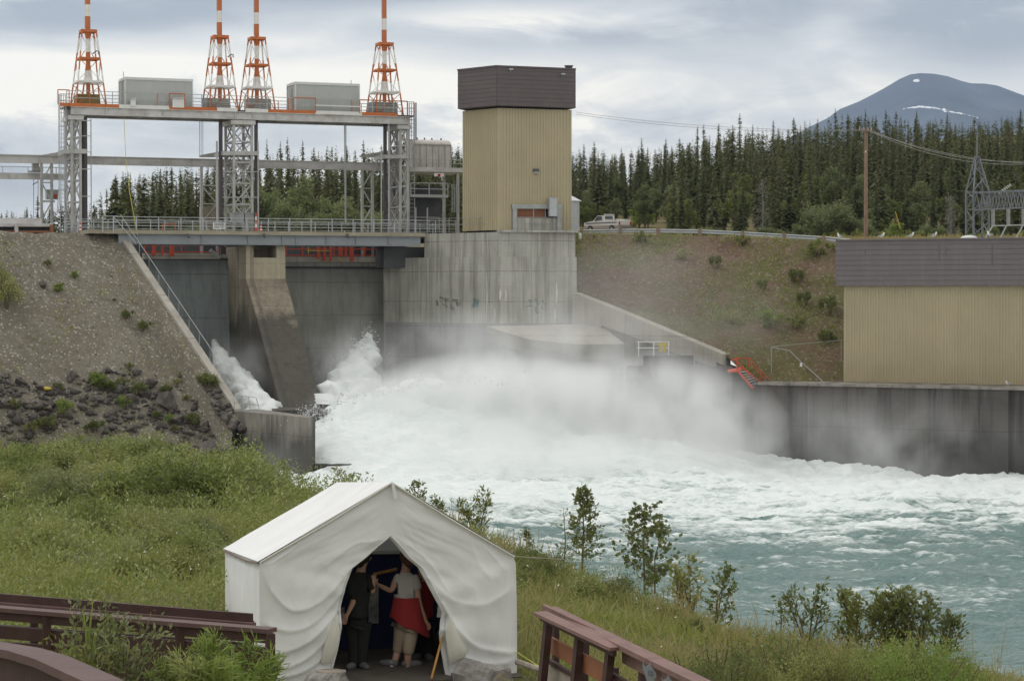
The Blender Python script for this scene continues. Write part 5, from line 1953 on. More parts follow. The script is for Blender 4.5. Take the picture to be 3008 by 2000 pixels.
M['tank'] = simple_mat('rust_stained_white_paint', (0.56, 0.53, 0.50), 0.55, 0.08, 1.0, 0.0, (0.36, 0.25, 0.21), 0.55, streak=True)
mb.build('shell', M['tank'], tk)
mb = MB()
for f in np.linspace(0.0, 1.0, 7):
    s = ta + (tb_ - ta) * f
    mb.beam(D(s, tp - .47, zp1 + .05), D(s, tp - .47, zt1), .05, .05)
mb.beam(D(ta, tp - .46, zt1), D(tb_, tp - .46, zt1), .05, .08)
mb.build('rib', M['louver'], tk)
mb = MB()
for f in (.2, .4, .6, .85):
    s = ta + (tb_ - ta) * f
    mb.tube([D(s, tp - 1.6, zt2 - .1), D(s, tp - 1.6, zt2 + .16)], .07, 6)
mb.build('vent', M['steel_dark'], tk)

# railing along the block in front of the tower
zr = zhi + .16
brl = thing('block_railing', 'thin grey railing on the concrete block in front of the tan tower', 'railing', loc=C1 + Vector((0, 0, zr)))
run = [L3 + Vector((.3, -.0, 0)), C1 - FN * .25 - LN * .25, C2 - FN * .25]
run = [Vector((p.x, p.y, zr)) for p in run]
mb = MB()
for i in range(2):
    for z in (1.0, .5):
        mb.beam(run[i] + Vector((0, 0, z)), run[i + 1] + Vector((0, 0, z)), .035)
mb.build('rail', M['mesh_wire'], brl)
for i in range(2):
    for k in range(7):
        p = run[i].lerp(run[i + 1], k / 7)
        MB().beam(p, p + Vector((0, 0, 1.0)), .04).build('post', M['mesh_wire'], brl)

# ---- guard rail along the road
gpx = [(1640, 679), (1708, 681), (1822, 679), (1932, 679), (2055, 681), (2180, 687), (2302, 694), (2418, 701), (2500, 709)]
gd = [176, 176, 175.5, 175, 174.5, 174, 173, 172, 171]
gp = [P(x, y, d) for (x, y), d in zip(gpx, gd)]
gr_ = thing('guard_rail', 'long galvanised road guard rail on brown posts above the dry hillside', 'guard rail', loc=gp[4])
mb = MB()
cs = [(0.0, -.17), (.06, -.11), (.0, -.03), (.0, .03), (.06, .11), (.0, .17)]
vs = []
for p in gp:
    for (o, z) in cs:
        vs.append(p + Vector((0, -o - .1, z)))
m_ = len(cs)
mb.add(vs, [(i * m_ + k, (i + 1) * m_ + k, (i + 1) * m_ + k + 1, i * m_ + k + 1) for i in range(len(gp) - 1) for k in range(m_ - 1)])
mb.build('rail', M['galv'], gr_, fix=False)
for p in gp[1:-1]:
    MB().beam(p + Vector((0, -.22, -.8)), p + Vector((0, -.22, .24)), .19).build('post', M['pole_wood'], gr_)
for i, (x, y, lab) in enumerate(((1704, 698, 'pale short stake below the guard rail beside the concrete block'), (1746, 701, 'dark short stake below the guard rail'))):
    p = P(x, y, 173)
    tag(MB().tube([p - Vector((0, 0, .5)), p + Vector((0, 0, .3)), p + Vector((0, 0, .36))], [.12, .12, .05], 8).build('stake', M['white'] if i == 0 else M['bark'], None), lab, 'stake')

# ---- pickup truck
td_ = 232
tp0 = P(1724, 700, td_)
trk = thing('pickup_truck', 'old white pickup truck with a tan lower body parked behind the guard rail', 'pickup truck', loc=tp0)
tz_ = P(1790, 637, td_).z - 1.68
yaw = R(47)
fx, fy = -math.cos(yaw), math.sin(yaw)            # forward: to the left and away
lx, ly = -fy, fx                                   # left of the truck


rear = P(1816, 690, td_ - 2.0)


def TK(f, l, z):
    """f metres forward of the tailgate, l metres left of the near (left) side"""
    sx_, sy_ = math.sin(yaw), math.cos(yaw)
    return Vector((rear.x + fx * f + sx_ * l, rear.y + fy * f + sy_ * l, tz_ + z))


def tk_loft(sections, name, mt, parent):
    """sections: (f, width inset, z0, z1)"""
    mb = MB()
    o = []
    for (f, ins, z0, z1) in sections:
        o += [TK(f, ins, z0), TK(f, 1.95 - ins, z0), TK(f, 1.95 - ins, z1), TK(f, ins, z1)]
    fs = [(0, 1, 2, 3), tuple(4 * (len(sections) - 1) + k for k in (3, 2, 1, 0))]
    for i in range(len(sections) - 1):
        for k in range(4):
            k2 = (k + 1) % 4
            fs.append((4 * i + k, 4 * i + k2, 4 * i + 4 + k2, 4 * i + 4 + k))
    mb.add(o, fs)
    return mb.build(name, mt, parent)


tk_loft([(0, .06, .75, 1.22), (.1, .0, .72, 1.25), (2.35, 0, .72, 1.25), (4.2, .02, .72, 1.22), (5.2, .08, .74, 1.08)], 'upper_body', M['truck'], trk)
tk_loft([(0, .08, .42, .748), (.1, .02, .40, .718), (4.6, .03, .40, .718), (5.25, .1, .45, .738)], 'lower_body', M['truck_tan'], trk)
tk_loft([(2.32, .12, 1.25, 1.26), (2.45, .22, 1.25, 1.82), (3.35, .24, 1.25, 1.82), (3.95, .14, 1.22, 1.24)], 'cab', M['truck'], trk)
mb = MB()
for l in (.19, 1.76):
    mb.slab([TK(2.62, l - .04, 1.32), TK(3.72, l - .06, 1.28), TK(3.36, l + .02, 1.74), TK(2.64, l + .01, 1.74)], Vector((0, 0, .005)))
mb.slab([TK(2.34, .3, 1.34), TK(2.34, 1.65, 1.34), TK(2.42, 1.6, 1.74), TK(2.42, .35, 1.74)], Vector((.004, 0, 0)))
mb.build('window', M['glass'], trk)
MB().beam(TK(.2, -.01, 1.02), TK(4.9, .0, 1.0), .02, .12).build('stripe', M['stripe'], trk)
for l in (.12, 1.83):
    MB().box(TK(-.03, l, .93), (.16, .1, .34), -yaw).build('tail_lamp', M['tail'], trk)
MB().beam(TK(-.12, .05, .5), TK(-.12, 1.9, .5), .14, .2).build('bumper', M['chrome'], trk)
mb = MB()
mb.slab([TK(-.01, .28, .75), TK(-.01, 1.67, .75), TK(-.01, 1.67, 1.2), TK(-.01, .28, 1.2)], TK(-.03, 0, 0) - TK(0, 0, 0))
mb.build('tailgate', M['truck'], trk)
mb = MB()
for (f, l) in ((2.3, .25), (2.3, 1.7)):
    mb.beam(TK(f, l, 1.25), TK(f, l, 1.95), .07)
mb.beam(TK(2.3, .25, 1.93), TK(2.3, 1.7, 1.93), .08)
mb.build('headboard', M['white'], trk)
mb = MB()
for l in (.06, 1.89):
    mb.beam(TK(.1, l, 1.36), TK(2.2, l, 1.36), .05)
    for f in (.1, 1.1, 2.2):
        mb.beam(TK(f, l, 1.24), TK(f, l, 1.36), .05)
mb.beam(TK(.1, .06, 1.36), TK(.1, 1.89, 1.36), .05)
mb.build('bed_rail', M['white'], trk)
for f in (.95, 4.2):
    for l in (.08, 1.87):
        whl = MB()
        c = TK(f, l, .38)
        ax_v = (TK(f, l + .1, .38) - TK(f, l - .1, .38))
        whl.tube([c - ax_v * .6, c + ax_v * .6], .38, 16)
        wo_ = whl.build('wheel', M['rubber'], trk)
        MB().tube([c - ax_v * .65, c + ax_v * .65], .2, 12).build('rim', M['chrome'], wo_)
MB().box(TK(3.3, -.12, 1.32), (.16, .1, .2), -yaw).build('mirror', M['charcoal'], trk)

# ---- utility pole and wires
up = P(2543, 712, 190)
utp = thing('utility_pole', 'tall brown wooden utility pole with a short crossarm before the forest', 'utility pole', loc=up)
tpz = pz(378, 190)
MB().tube([up - Vector((0, 0, 1.5)), Vector((up.x, up.y, tpz))], [.19, .14], 10).build('pole', M['pole_wood'], utp)
MB().beam(P(2522, 384, 189.8), P(2562, 386, 189.8), .12, .14).build('crossarm', M['pole_wood'], utp)
for x in (2525, 2537, 2550, 2559):
    q = P(x, 380, 189.8)
    MB().tube([q - Vector((0, 0, .1)), q + Vector((0, 0, .16))], [.07, .05], 6).build('insulator', M['louver'], utp)
MB().box(P(2543, 446, 189.8), (.1, .05, .16)).build('number_plate', M['white'], utp)


def wire(name, p, q, sag, label, grp):
    pts = [p.lerp(q, i / 14) - Vector((0, 0, sag * 4 * (i / 14) * (1 - i / 14))) for i in range(15)]
    tag(MB().tube(pts, .016, 4).build(name, M['mesh_wire'], None), label, 'wire', grp)


wire('power_line', P(2524, 381, 189.8), P(1692, 330, 186), .5, 'upper thin wire from the utility pole towards the tan tower', 'wires at the utility pole')
wire('power_line', P(2536, 383, 189.8), P(1692, 336, 189), .6, 'lower thin wire from the utility pole towards the tan tower', 'wires at the utility pole')
wire('power_line', P(2560, 384, 189.8), P(3080, 471, 176), 1.0, 'uppermost thin wire from the utility pole to the substation', 'wires at the utility pole')
wire('power_line', P(2556, 386, 189.8), P(3080, 478, 175), 1.1, 'lowest thin wire from the utility pole to the substation', 'wires at the utility pole')
wire('power_line', P(2550, 384, 189.8), P(3080, 482, 174), .7, 'middle thin wire from the utility pole to the substation', 'wires at the utility pole')

# ---- substation lattice tower with truss arm
sb_d = 176
ss = thing('substation_tower', 'grey steel lattice tower with a spike and horizontal truss behind the powerhouse', 'lattice tower', loc=P(2870, 720, sb_d))


def SB(x, y, k):
    """k = 0 near face, 1 far face (the far legs show to the left)"""
    return P(x - 20 * k * 0 + 0, y, sb_d + 1.8 * k)


corners = [(2860, 0), (2905, .25), (2838, .75), (2886, 1.0)]
tops = [(2866, 0), (2876, .25), (2864, .75), (2872, 1.0)]


def leg_pt(i, y):
    if y >= 560:
        return SB(corners[i][0], y, corners[i][1])
    f = (560 - y) / (560 - 462)
    x = corners[i][0] * (1 - f) + tops[i][0] * f
    k = corners[i][1] * (1 - f) + .5 * f
    return SB(x, y, k)


for i in range(4):
    mb = MB()
    mb.beam(leg_pt(i, 740), leg_pt(i, 560), .13)
    mb.beam(leg_pt(i, 560), leg_pt(i, 462), .11)
    mb.build('leg', M['sub_steel'], ss)
mb = MB()
pairs = ((0, 1), (1, 3), (3, 2), (2, 0))
lv = [740, 690, 652, 615, 582, 560, 520, 492, 466]
for a_, b_ in pairs:
    for i in range(len(lv) - 1):
        p, q = (a_, b_) if i % 2 else (b_, a_)
        mb.beam(leg_pt(p, lv[i]), leg_pt(q, lv[i + 1]), .06)
    for y in (615, 565, 495):
        mb.beam(leg_pt(a_, y), leg_pt(b_, y), .07)
mb.build('lattice', M['sub_steel'], ss)
mb = MB()
mb.box(P(2870, 462, sb_d + .9), (.4, .4, .12))
mb.build('cap', M['sub_steel'], ss)
MB().tube([P(2870, 462, sb_d + .9), P(2870, 385, sb_d + .9)], [.06, .04], 6).build('spike', M['sub_steel'], ss)
mb = MB()
tops_ = [(P(2860, 567, sb_d), P(3060, 556, sb_d - 6)), (P(2886, 569, sb_d + 1.8), P(3086, 560, sb_d - 4.2)), (P(2860, 617, sb_d), P(3060, 608, sb_d - 6)), (P(2886, 615, sb_d + 1.8), P(3086, 606, sb_d - 4.2))]
for p, q in tops_:
    mb.beam(p, q, .1)
arm = mb.build('truss_arm', M['sub_steel'], ss)
mb = MB()
nseg = 11
for i in range(nseg):
    f0_, f1_, fm = i / nseg, (i + 1) / nseg, (i + .5) / nseg
    for t_, b_ in ((0, 2), (1, 3)):
        mb.beam(tops_[b_][0].lerp(tops_[b_][1], f0_), tops_[t_][0].lerp(tops_[t_][1], fm), .055)
        mb.beam(tops_[t_][0].lerp(tops_[t_][1], fm), tops_[b_][0].lerp(tops_[b_][1], f1_), .055)
    mb.beam(tops_[0][0].lerp(tops_[0][1], fm), tops_[1][0].lerp(tops_[1][1], fm), .05)
mb.build('lattice', M['sub_steel'], arm)
ins = MB()
p, q = P(2935, 568, sb_d - 1), P(2968, 545, sb_d - 1)
for i in range(7):
    c = p.lerp(q, i / 6)
    ins.tube([c - (q - p).normalized() * .04, c + (q - p).normalized() * .04], .12, 8)
ins.tube([p, q], .03, 5)
ins.build('insulator_string', M['shed'], ss)
for x in (2917, 2962, 3006):
    MB().beam(P(x, 614, sb_d - 1), P(x, 664, sb_d - 1), .22).build('drop_insulator', M['louver'], ss)
bs = thing('pipe_barrier', 'pale pipe barrier with slanting legs beside the substation tower', 'barrier', loc=P(2950, 700, 172))
for (x0, x1) in ((2894, 2916), (2938, 2956), (2984, 3004)):
    MB().beam(P(x0, 700, 172), P(x1, 664, 172), .09).build('leg', M['shed'], bs)
mb = MB()
mb.beam(P(2918, 663, 172), P(2960, 663, 172), .09)
mb.beam(P(2962, 662, 172), P(3030, 661, 172), .09)
mb.build('bar', M['shed'], bs)
tag(MB().tube([P(2645, 672, 190), P(2630, 622, 190)], .035, 5).build('guy_marker', M['yellow'], None), 'thin yellow leaning guy marker at the forest edge', 'marker')
# ------------------------------------------------------------------ foliage materials
M['spruce'] = leaf_mat('spruce_needles', [(0.042, 0.056, 0.030), (0.062, 0.078, 0.036), (0.085, 0.094, 0.040), (0.105, 0.105, 0.040), (0.092, 0.092, 0.058)], 0.7, trans=0.28)
M['poplar_leaf'] = leaf_mat('poplar_leaves', [(0.12, 0.15, 0.075), (0.165, 0.195, 0.095), (0.22, 0.235, 0.125)], 0.55)
M['willow_far'] = leaf_mat('grey_green_willow_leaves', [(0.09, 0.115, 0.06), (0.125, 0.145, 0.075), (0.165, 0.175, 0.10)], 0.6)
M['dead'] = simple_mat('grey_dead_twigs', (0.22, 0.215, 0.19), 0.9, 0.2, 2.0, bump=0)
M['leaf_green'] = leaf_mat('mid_green_leaves', [(0.052, 0.078, 0.024), (0.13, 0.17, 0.045), (0.215, 0.24, 0.08), (0.39, 0.40, 0.19)], 0.5)
M['leaf_dark'] = leaf_mat('dark_green_leaves', [(0.07, 0.09, 0.03), (0.11, 0.13, 0.045), (0.17, 0.18, 0.07)], 0.5)
M['leaf_olive'] = leaf_mat('olive_leaves', [(0.075, 0.09, 0.028), (0.17, 0.185, 0.055), (0.35, 0.335, 0.14)], 0.55)
M['leaf_bright'] = leaf_mat('bright_green_leaves', [(0.10, 0.16, 0.03), (0.16, 0.225, 0.05), (0.23, 0.27, 0.08)], 0.5)
M['leaf_sage'] = leaf_mat('sage_green_leaves', [(0.09, 0.11, 0.05), (0.2, 0.22, 0.11), (0.38, 0.39, 0.22)], 0.55)
M['aspen_leaf'] = leaf_mat('aspen_leaves', [(0.07, 0.09, 0.038), (0.11, 0.13, 0.055), (0.17, 0.18, 0.085)], 0.5)
M['yellow_leaf'] = leaf_mat('yellow_green_leaves', [(0.17, 0.18, 0.04), (0.24, 0.22, 0.06), (0.3, 0.24, 0.07)], 0.5)
M['grass'] = leaf_mat('grass_blades', [(0.125, 0.155, 0.04), (0.18, 0.205, 0.055), (0.245, 0.25, 0.085), (0.34, 0.31, 0.14)], 0.6)
M['dry_grass'] = leaf_mat('dry_grass_blades', [(0.23, 0.185, 0.085), (0.32, 0.26, 0.13), (0.24, 0.15, 0.085)], 0.7)
M['stem'] = simple_mat('brown_green_stems', (0.13, 0.10, 0.06), 0.8, 0.25, 8.0, bump=0)
M['flower'] = simple_mat('white_flower_heads', (0.75, 0.74, 0.66), 0.8, 0.05, bump=0)


def rand_rot(n, g, tilt=1.0):
    """random orthonormal pairs (a along the leaf, b across)"""
    a = g.normal(size=(n, 3))
    a[:, 2] *= tilt
    a /= np.linalg.norm(a, axis=1, keepdims=True)
    r = g.normal(size=(n, 3))
    b = np.cross(a, r)
    b /= np.linalg.norm(b, axis=1, keepdims=True)
    return a, b


def leaves_quads(c, a, b, ln, wd):
    """diamond leaf cards"""
    ln = np.asarray(ln).reshape(-1, 1)
    wd = np.asarray(wd).reshape(-1, 1)
    v = np.stack([c, c + a * ln * .45 + b * wd, c + a * ln, c + a * ln * .45 - b * wd], axis=1)
    return v.reshape(-1, 3), np.arange(len(c) * 4).reshape(-1, 4)


# ------------------------------------------------------------------ spruces
def spruce_arrays(h, r, seed, whorls=58, per=7, club=0.0, gap=0.0):
    g = np.random.default_rng(seed)
    C, A_s, B_s, Ls, Ws = [], [], [], [], []
    for i in range(whorls):
        f = (i + g.uniform(-.3, .3)) / whorls
        if f < 0.06:
            continue
        z = h * (0.05 + 0.95 * f)
        prof_r = .8 * r * (1 - f) ** 0.8 * (0.55 + 0.45 * min(1, f * 4)) + 0.07
        if club and f > .78:
            prof_r *= 1 + club * math.sin((f - .78) / .22 * math.pi)
        if gap and g.random() < gap:
            continue
        for k in range(per):
            th = g.uniform(0, 2 * math.pi)
            L_ = prof_r * g.uniform(.55, 1.2)
            dr = -0.45 - 0.35 * (1 - f) + g.uniform(-.15, .2)
            d = np.array([math.cos(th), math.sin(th), dr])
            d /= np.linalg.norm(d)
            s = np.array([-math.sin(th), math.cos(th), g.uniform(-.5, .5)])
            for q in range(3):
                t0 = q / 3 * .8
                C.append(np.array([0, 0, z]) + d * L_ * t0 + g.normal(0, .04, 3))
                A_s.append(d + s * g.uniform(-.55, .55) + np.array([0, 0, g.uniform(-.35, .15)]))
                B_s.append(s + np.array([0, 0, g.uniform(-.6, .6)]))
                Ls.append(L_ * .55)
                Ws.append(L_ * g.uniform(.13, .22) + .03)
    C, A_s, B_s = np.array(C), np.array(A_s), np.array(B_s)
    A_s /= np.linalg.norm(A_s, axis=1, keepdims=True)
    B_s /= np.linalg.norm(B_s, axis=1, keepdims=True)
    return leaves_quads(C, A_s, B_s, np.array(Ls), np.array(Ws))


SPR = []
for i, (h, r, club, gap) in enumerate(((12.5, 1.55, .0, .05), (14.5, 1.25, .5, .12), (10.5, 1.7, .0, .0), (13.5, 1.05, .9, .18), (11.5, 1.35, .3, .1), (15.5, 1.5, .0, .1), (9.0, 1.2, 0, 0), (13.0, 1.9, 0, .04), (9.5, 2.6, .35, .3), (11.0, 2.3, .2, .22))):
    V, F = spruce_arrays(h, r, 100 + i, club=club, gap=gap)
    me_c = np_mesh('crown', V, F, M['spruce'])
    mb = MB()
    mb.tube([(0, 0, -.6), (0, 0, h * .5), (0, 0, h)], [.17, .1, .015], 6)
    tmp = mb.build('trunk', M['bark'])
    me_t = tmp.data
    bpy.data.objects.remove(tmp)
    SPR.append((me_c, me_t, V, F, h))


def place_spruce(k, x, y, z, sc, rot, label, group):
    o = bpy.data.objects.new('spruce_tree', None)
    COL.objects.link(o)
    o.location = (x, y, z)
    o.rotation_euler = (0, 0, rot)
    o.scale = (sc[0], sc[0], sc[1])
    o.empty_display_size = .3
    for nm, me in (('crown', SPR[k][0]), ('trunk', SPR[k][1])):
        c = bpy.data.objects.new(nm, me)
        COL.objects.link(c)
        c.parent = o
    return tag(o, label, 'tree', group)


# treeline read off the photograph: pixel of the tips along the sky
skyl = np.array([(-60, 622), (60, 618), (140, 612), (175, 585), (250, 585), (300, 555), (340, 520), (380, 505), (420, 505), (520, 490), (600, 490), (680, 470), (760, 450), (800, 430), (900, 440), (980, 435),
                 (1060, 440), (1120, 425), (1250, 415), (1340, 425), (1690, 440), (1800, 445), (1900, 440), (2000, 425), (2060, 400), (2130, 385), (2160, 370), (2250, 385), (2330, 368), (2420, 355), (2450, 335),
                 (2560, 345), (2700, 350), (2800, 358), (2900, 355), (3008, 345), (3100, 345)], float)
tips = [(1160, 397, 320), (1185, 405, 320), (1068, 410, 300), (890, 412, 290), (845, 402, 300), (825, 415, 295), (785, 408, 285), (378, 505, 262), (362, 515, 268), (340, 512, 270), (505, 490, 280), (530, 492, 285),
        (2172, 332, 330), (2048, 370, 325), (2066, 365, 330), (2330, 345, 330), (2452, 318, 330), (2270, 352, 330), (1884, 405, 300), (1995, 405, 310), (1955, 408, 310), (2540, 320, 330), (2600, 322, 335), (2780, 330, 335), (2995, 320, 330),
        (112, 575, 300), (2690, 325, 340), (2860, 340, 335), (1745, 415, 290), (1715, 422, 285), (2630, 325, 345), (2110, 362, 335), (2210, 365, 335), (2400, 350, 340), (2490, 338, 335)]
g = np.random.default_rng(23)
placed = []
for (px, py, d) in tips:
    x = px_x(px, d)
    z = float(far_z(x, d))
    ztop_ = P(px, py, d).z
    k = int(g.choice([1, 3, 4, 5]))
    hgt = np.clip(ztop_ - z, 8, 20)
    placed.append((d, px, k, x, d, z if ztop_ - z <= 20 else ztop_ - 20, (1.0 * g.uniform(.9, 1.15), hgt / SPR[k][4]), True))
cand = []
for row, d in enumerate(np.arange(212, 350, 4.6)):
    px = -60 + g.uniform(0, 40)
    while px < 3100:
        dd = d + g.uniform(-2.2, 2.2)
        step = 2.9 * FPX / dd * g.uniform(.55, 1.5)
        inwin = (px < 1430) or (px > 1640)
        if inwin:
            x = px_x(px, dd)
            z = float(far_z(x, dd))
            lim = P(px, float(np.interp(px, skyl[:, 0], skyl[:, 1])) - 6 + g.uniform(-6, 30), dd).z
            hmax = lim - z
            k = int(g.integers(0, 10))
            h = SPR[k][4] * g.uniform(.7, 1.12)
            ok = True
            if px < 330 and dd < 300:
                ok = False
            if px < 250:
                h = min(h, 9)
            if 720 < px < 1130 and dd < 232:
                ok = False
            if px > 1640 and dd < 218:
                ok = g.random() < .5
            if 1650 < px < 1960 and dd < 243:
                ok = False
            if px > 1500:
                h = min(h, (5.6 + (dd - 212) * .052) * g.uniform(.72, 1.3))
            if h > hmax:
                h = hmax
            if ok and h > 3.2:
                cand.append((dd, px, k, x, dd, z, (g.uniform(.8, 1.2) * (0.55 + 0.45 * min(1, h / 12)), h / SPR[k][4]), False))
        px += step
cand.sort(key=lambda c: c[0])
# how much of each tree shows: rough screen occupancy, front to back
hor = np.full(3300, 720.0)
vis = []
for c in placed + cand:
    px, d, z = int(c[1]) + 100, c[0], c[5]
    topy = HZ - (z + SPR[c[2]][4] * c[6][1] - CAMZ) / d * FPX
    lo = max(0, px - 14)
    gain = float(np.clip(hor[lo:px + 14] - topy, 0, None).mean()) if 0 <= px < 3280 else 0
    vis.append((gain + (500 if c[7] else 0)))
    if not c[7]:
        hor[lo:px + 14] = np.minimum(hor[lo:px + 14], topy + 25)
order = np.argsort(-np.array(vis))
allc = placed + cand
LAB = {'l': 'dark spruce in the forest seen between the gantry legs', 'm': 'dark spruce in the forest between the gantry and the tan tower', 'r': 'dark spruce in the dense forest behind the road guard rail', 'f': 'small dark spruce far off beside the left gantry tower'}
indiv = set(int(i) for i in order[:292])
restV, restF, off_ = [], [], 0
for i, c in enumerate(allc):
    d, px, k, x, y, z, sc, is_tip = c
    zone = 'f' if px < 250 else 'l' if px < 745 else 'm' if px < 1400 else 'r'
    if i in indiv:
        place_spruce(k, x, y, z, sc, g.uniform(0, 6.28), LAB[zone], {'l': 'spruces behind the gantry', 'm': 'spruces left of the tan tower', 'r': 'spruces behind the guard rail', 'f': 'far spruces at the left'}[zone])
    else:
        V, F = SPR[k][2], SPR[k][3]
        th = g.uniform(0, 6.28)
        keepn = g.random(len(F)) < .5
        Fk = F[keepn]
        Vk = V.reshape(-1, 4, 3)[keepn].reshape(-1, 3)
        Rm = np.array([[math.cos(th), -math.sin(th), 0], [math.sin(th), math.cos(th), 0], [0, 0, 1]])
        Vw = (Vk * np.array([sc[0] * 1.15, sc[0] * 1.15, sc[1]])) @ Rm.T + np.array([x, y, z])
        restV.append(Vw)
        restF.append(np.arange(len(Vw)).reshape(-1, 4) + off_)
        off_ += len(Vw)
tag(link('forest', np_mesh('forest', np.concatenate(restV), np.concatenate(restF), M['spruce'])), 'dense spruce forest filling the hill behind the front trees', 'forest', None, 'stuff')


# ------------------------------------------------------------------ leafy bushes
def bush_arrays(h, r, n, leaf, seed, clumps=14, flat=1.0, top=0.6, aspect=2.2):
    g = np.random.default_rng(seed)
    cs = g.normal(size=(clumps, 3))
    cs /= np.linalg.norm(cs, axis=1, keepdims=True)
    cs *= g.uniform(.25, .85, (clumps, 1))
    cs = cs * np.array([r, r, h * .42]) + np.array([0, 0, h * .52])
    rad = g.uniform(.22, .42, clumps) * min(r, h * .6)
    idx = g.integers(0, clumps, n)
    q = g.normal(size=(n, 3))
    q /= np.linalg.norm(q, axis=1, keepdims=True)
    q *= (g.random((n, 1)) ** .45)
    c = cs[idx] + q * rad[idx][:, None] * np.array([1, 1, 1.15])
    c[:, 2] = np.abs(c[:, 2])
    a, b = rand_rot(n, g)
    a[:, 2] = np.abs(a[:, 2]) * .6 + .25
    a /= np.linalg.norm(a, axis=1, keepdims=True)
    ln = leaf * g.uniform(.6, 1.3, n)
    return leaves_quads(c, a, b, ln, ln / aspect / 1.6)


def stems_mesh(h, r, n, seed, thick=.02):
    g = np.random.default_rng(seed)
    mb = MB()
    for i in range(n):
        th = g.uniform(0, 6.28)
        e = Vector((math.cos(th) * r * g.uniform(.2, .8), math.sin(th) * r * g.uniform(.2, .8), h * g.uniform(.6, .9)))
        mid = Vector((e.x * .35, e.y * .35, e.z * .5))
        mb.tube([(0, 0, -.15), mid, e], [thick, thick * .7, thick * .25], 5)
    t = mb.build('stem', M['stem'])
    me = t.data
    bpy.data.objects.remove(t)
    return me


def bush_kind(h, r, n, leaf, seed, mat, **kw):
    V, F = bush_arrays(h, r, n, leaf, seed, **kw)
    return (np_mesh('foliage', V, F, mat), stems_mesh(h, r, 9, seed + 1, .012 + .006 * h), h)


def put(kind, name, x, y, z, sc, label, cat, group=None, rot=None):
    o = bpy.data.objects.new(name, None)
    COL.objects.link(o)
    o.location = (x, y, z)
    o.rotation_euler = (0, 0, random.uniform(0, 6.28) if rot is None else rot)
    o.scale = (sc, sc, sc) if not isinstance(sc, tuple) else sc
    o.empty_display_size = .2
    for nm, me in (('foliage', kind[0]), ('stem', kind[1])):
        c = bpy.data.objects.new(nm, me)
        COL.objects.link(c)
        c.parent = o
    return tag(o, label, cat, group)


def hill_pt(px, py):
    """nearest hillside vertex to the pixel"""
    pts = HILL.reshape(-1, 3)
    u = 1504 + pts[:, 0] / pts[:, 1] * FPX
    v = HZ - (pts[:, 2] - CAMZ) / pts[:, 1] * FPX
    return Vector(pts[np.argmin((u - px) ** 2 + (v - py) ** 2)])


def emb_px(px, py):
    pts = EMB.reshape(-1, 3)
    u = 1504 + pts[:, 0] / pts[:, 1] * FPX
    v = HZ - (pts[:, 2] - CAMZ) / pts[:, 1] * FPX
    return Vector(pts[np.argmin((u - px) ** 2 + (v - py) ** 2)])


far_k = [bush_kind(5.0, 2.0, 2600, .30, 200, M['poplar_leaf'], clumps=22), bush_kind(4.2, 2.4, 2600, .28, 210, M['willow_far'], clumps=24), bush_kind(6.0, 1.7, 2600, .30, 220, M['poplar_leaf'], clumps=22)]
# pale poplars seen under the gantry
for i, (px, py, d, s) in enumerate(((700, 690, 205, .8), (770, 690, 207, 1.0), (800, 688, 212, 1.15), (845, 690, 205, .95), (885, 690, 210, 1.1), (925, 690, 204, .9), (965, 690, 210, 1.05), (1010, 690, 205, .85), (1050, 690, 208, .95),
                                   (1100, 690, 206, .8), (640, 690, 208, .7), (580, 690, 206, .6))):
    x = px_x(px, d)
    put(far_k[(0, 2, 1)[i % 3]], 'poplar_tree', x, d, float(far_z(x, d)) - .3, (s * 1.1, s * 1.1, s * g.uniform(.9, 1.15)), 'pale green leafy poplar under the dark spruces behind the bridge railing', 'tree', 'pale poplars behind the bridge')
put(far_k[1], 'willow_bush', px_x(2440, 205), 205, float(far_z(px_x(2440, 205), 205)) - .2, (1.25, 1.0, 1.05), 'large round grey green bush at the forest edge left of the utility pole', 'bush')
put(far_k[1], 'willow_bush', px_x(2395, 207), 207, float(far_z(px_x(2395, 207), 207)) - .2, (.8, .8, .95), 'smaller grey green bush leaning on the large round bush by the forest', 'bush')
put(far_k[1], 'willow_bush', px_x(2500, 206), 206, float(far_z(px_x(2500, 206), 206)) - .2, (.75, .75, .7), 'low grey green bush just left of the utility pole foot', 'bush')
bri = bush_kind(3.0, 1.2, 1200, .22, 230, M['leaf_bright'], clumps=12)
for (px, d, s, lab) in ((1878, 241, 1.0, 'bright green sapling right of the white pickup truck'), (1903, 241, .75, 'small bright green bush just right of the sapling by the pickup truck'), (2050, 212, .6, 'low bright green bush at the forest edge between truck and utility pole'), (2625, 205, .9, 'bright green bush behind the yellow guy marker')):
    x = px_x(px, d)
    put(bri, 'green_bush', x, d, float(far_z(x, d)) - .1, s, lab, 'bush')
low_k = bush_kind(1.5, 1.6, 900, .2, 240, M['leaf_olive'], clumps=14)
for i in range(85):
    px = g.uniform(1940, 3040)
    d = g.uniform(203, 216)
    x = px_x(px, d)
    put((low_k, far_k[0], bri, low_k, far_k[1])[i % 5], 'edge_bush', x, d, float(far_z(x, d)) - .15, g.uniform(.5, 1.1) * (1, .42, .45, 1, .42)[i % 5], 'low scrubby bush along the edge of the spruce forest', 'bush', 'low bushes along the forest edge')
olk = [bush_kind(6.5, 1.5, 1500, .34, 560, M['willow_far'], clumps=20), bush_kind(5.5, 1.7, 1500, .34, 570, M['leaf_dark'], clumps=20)]
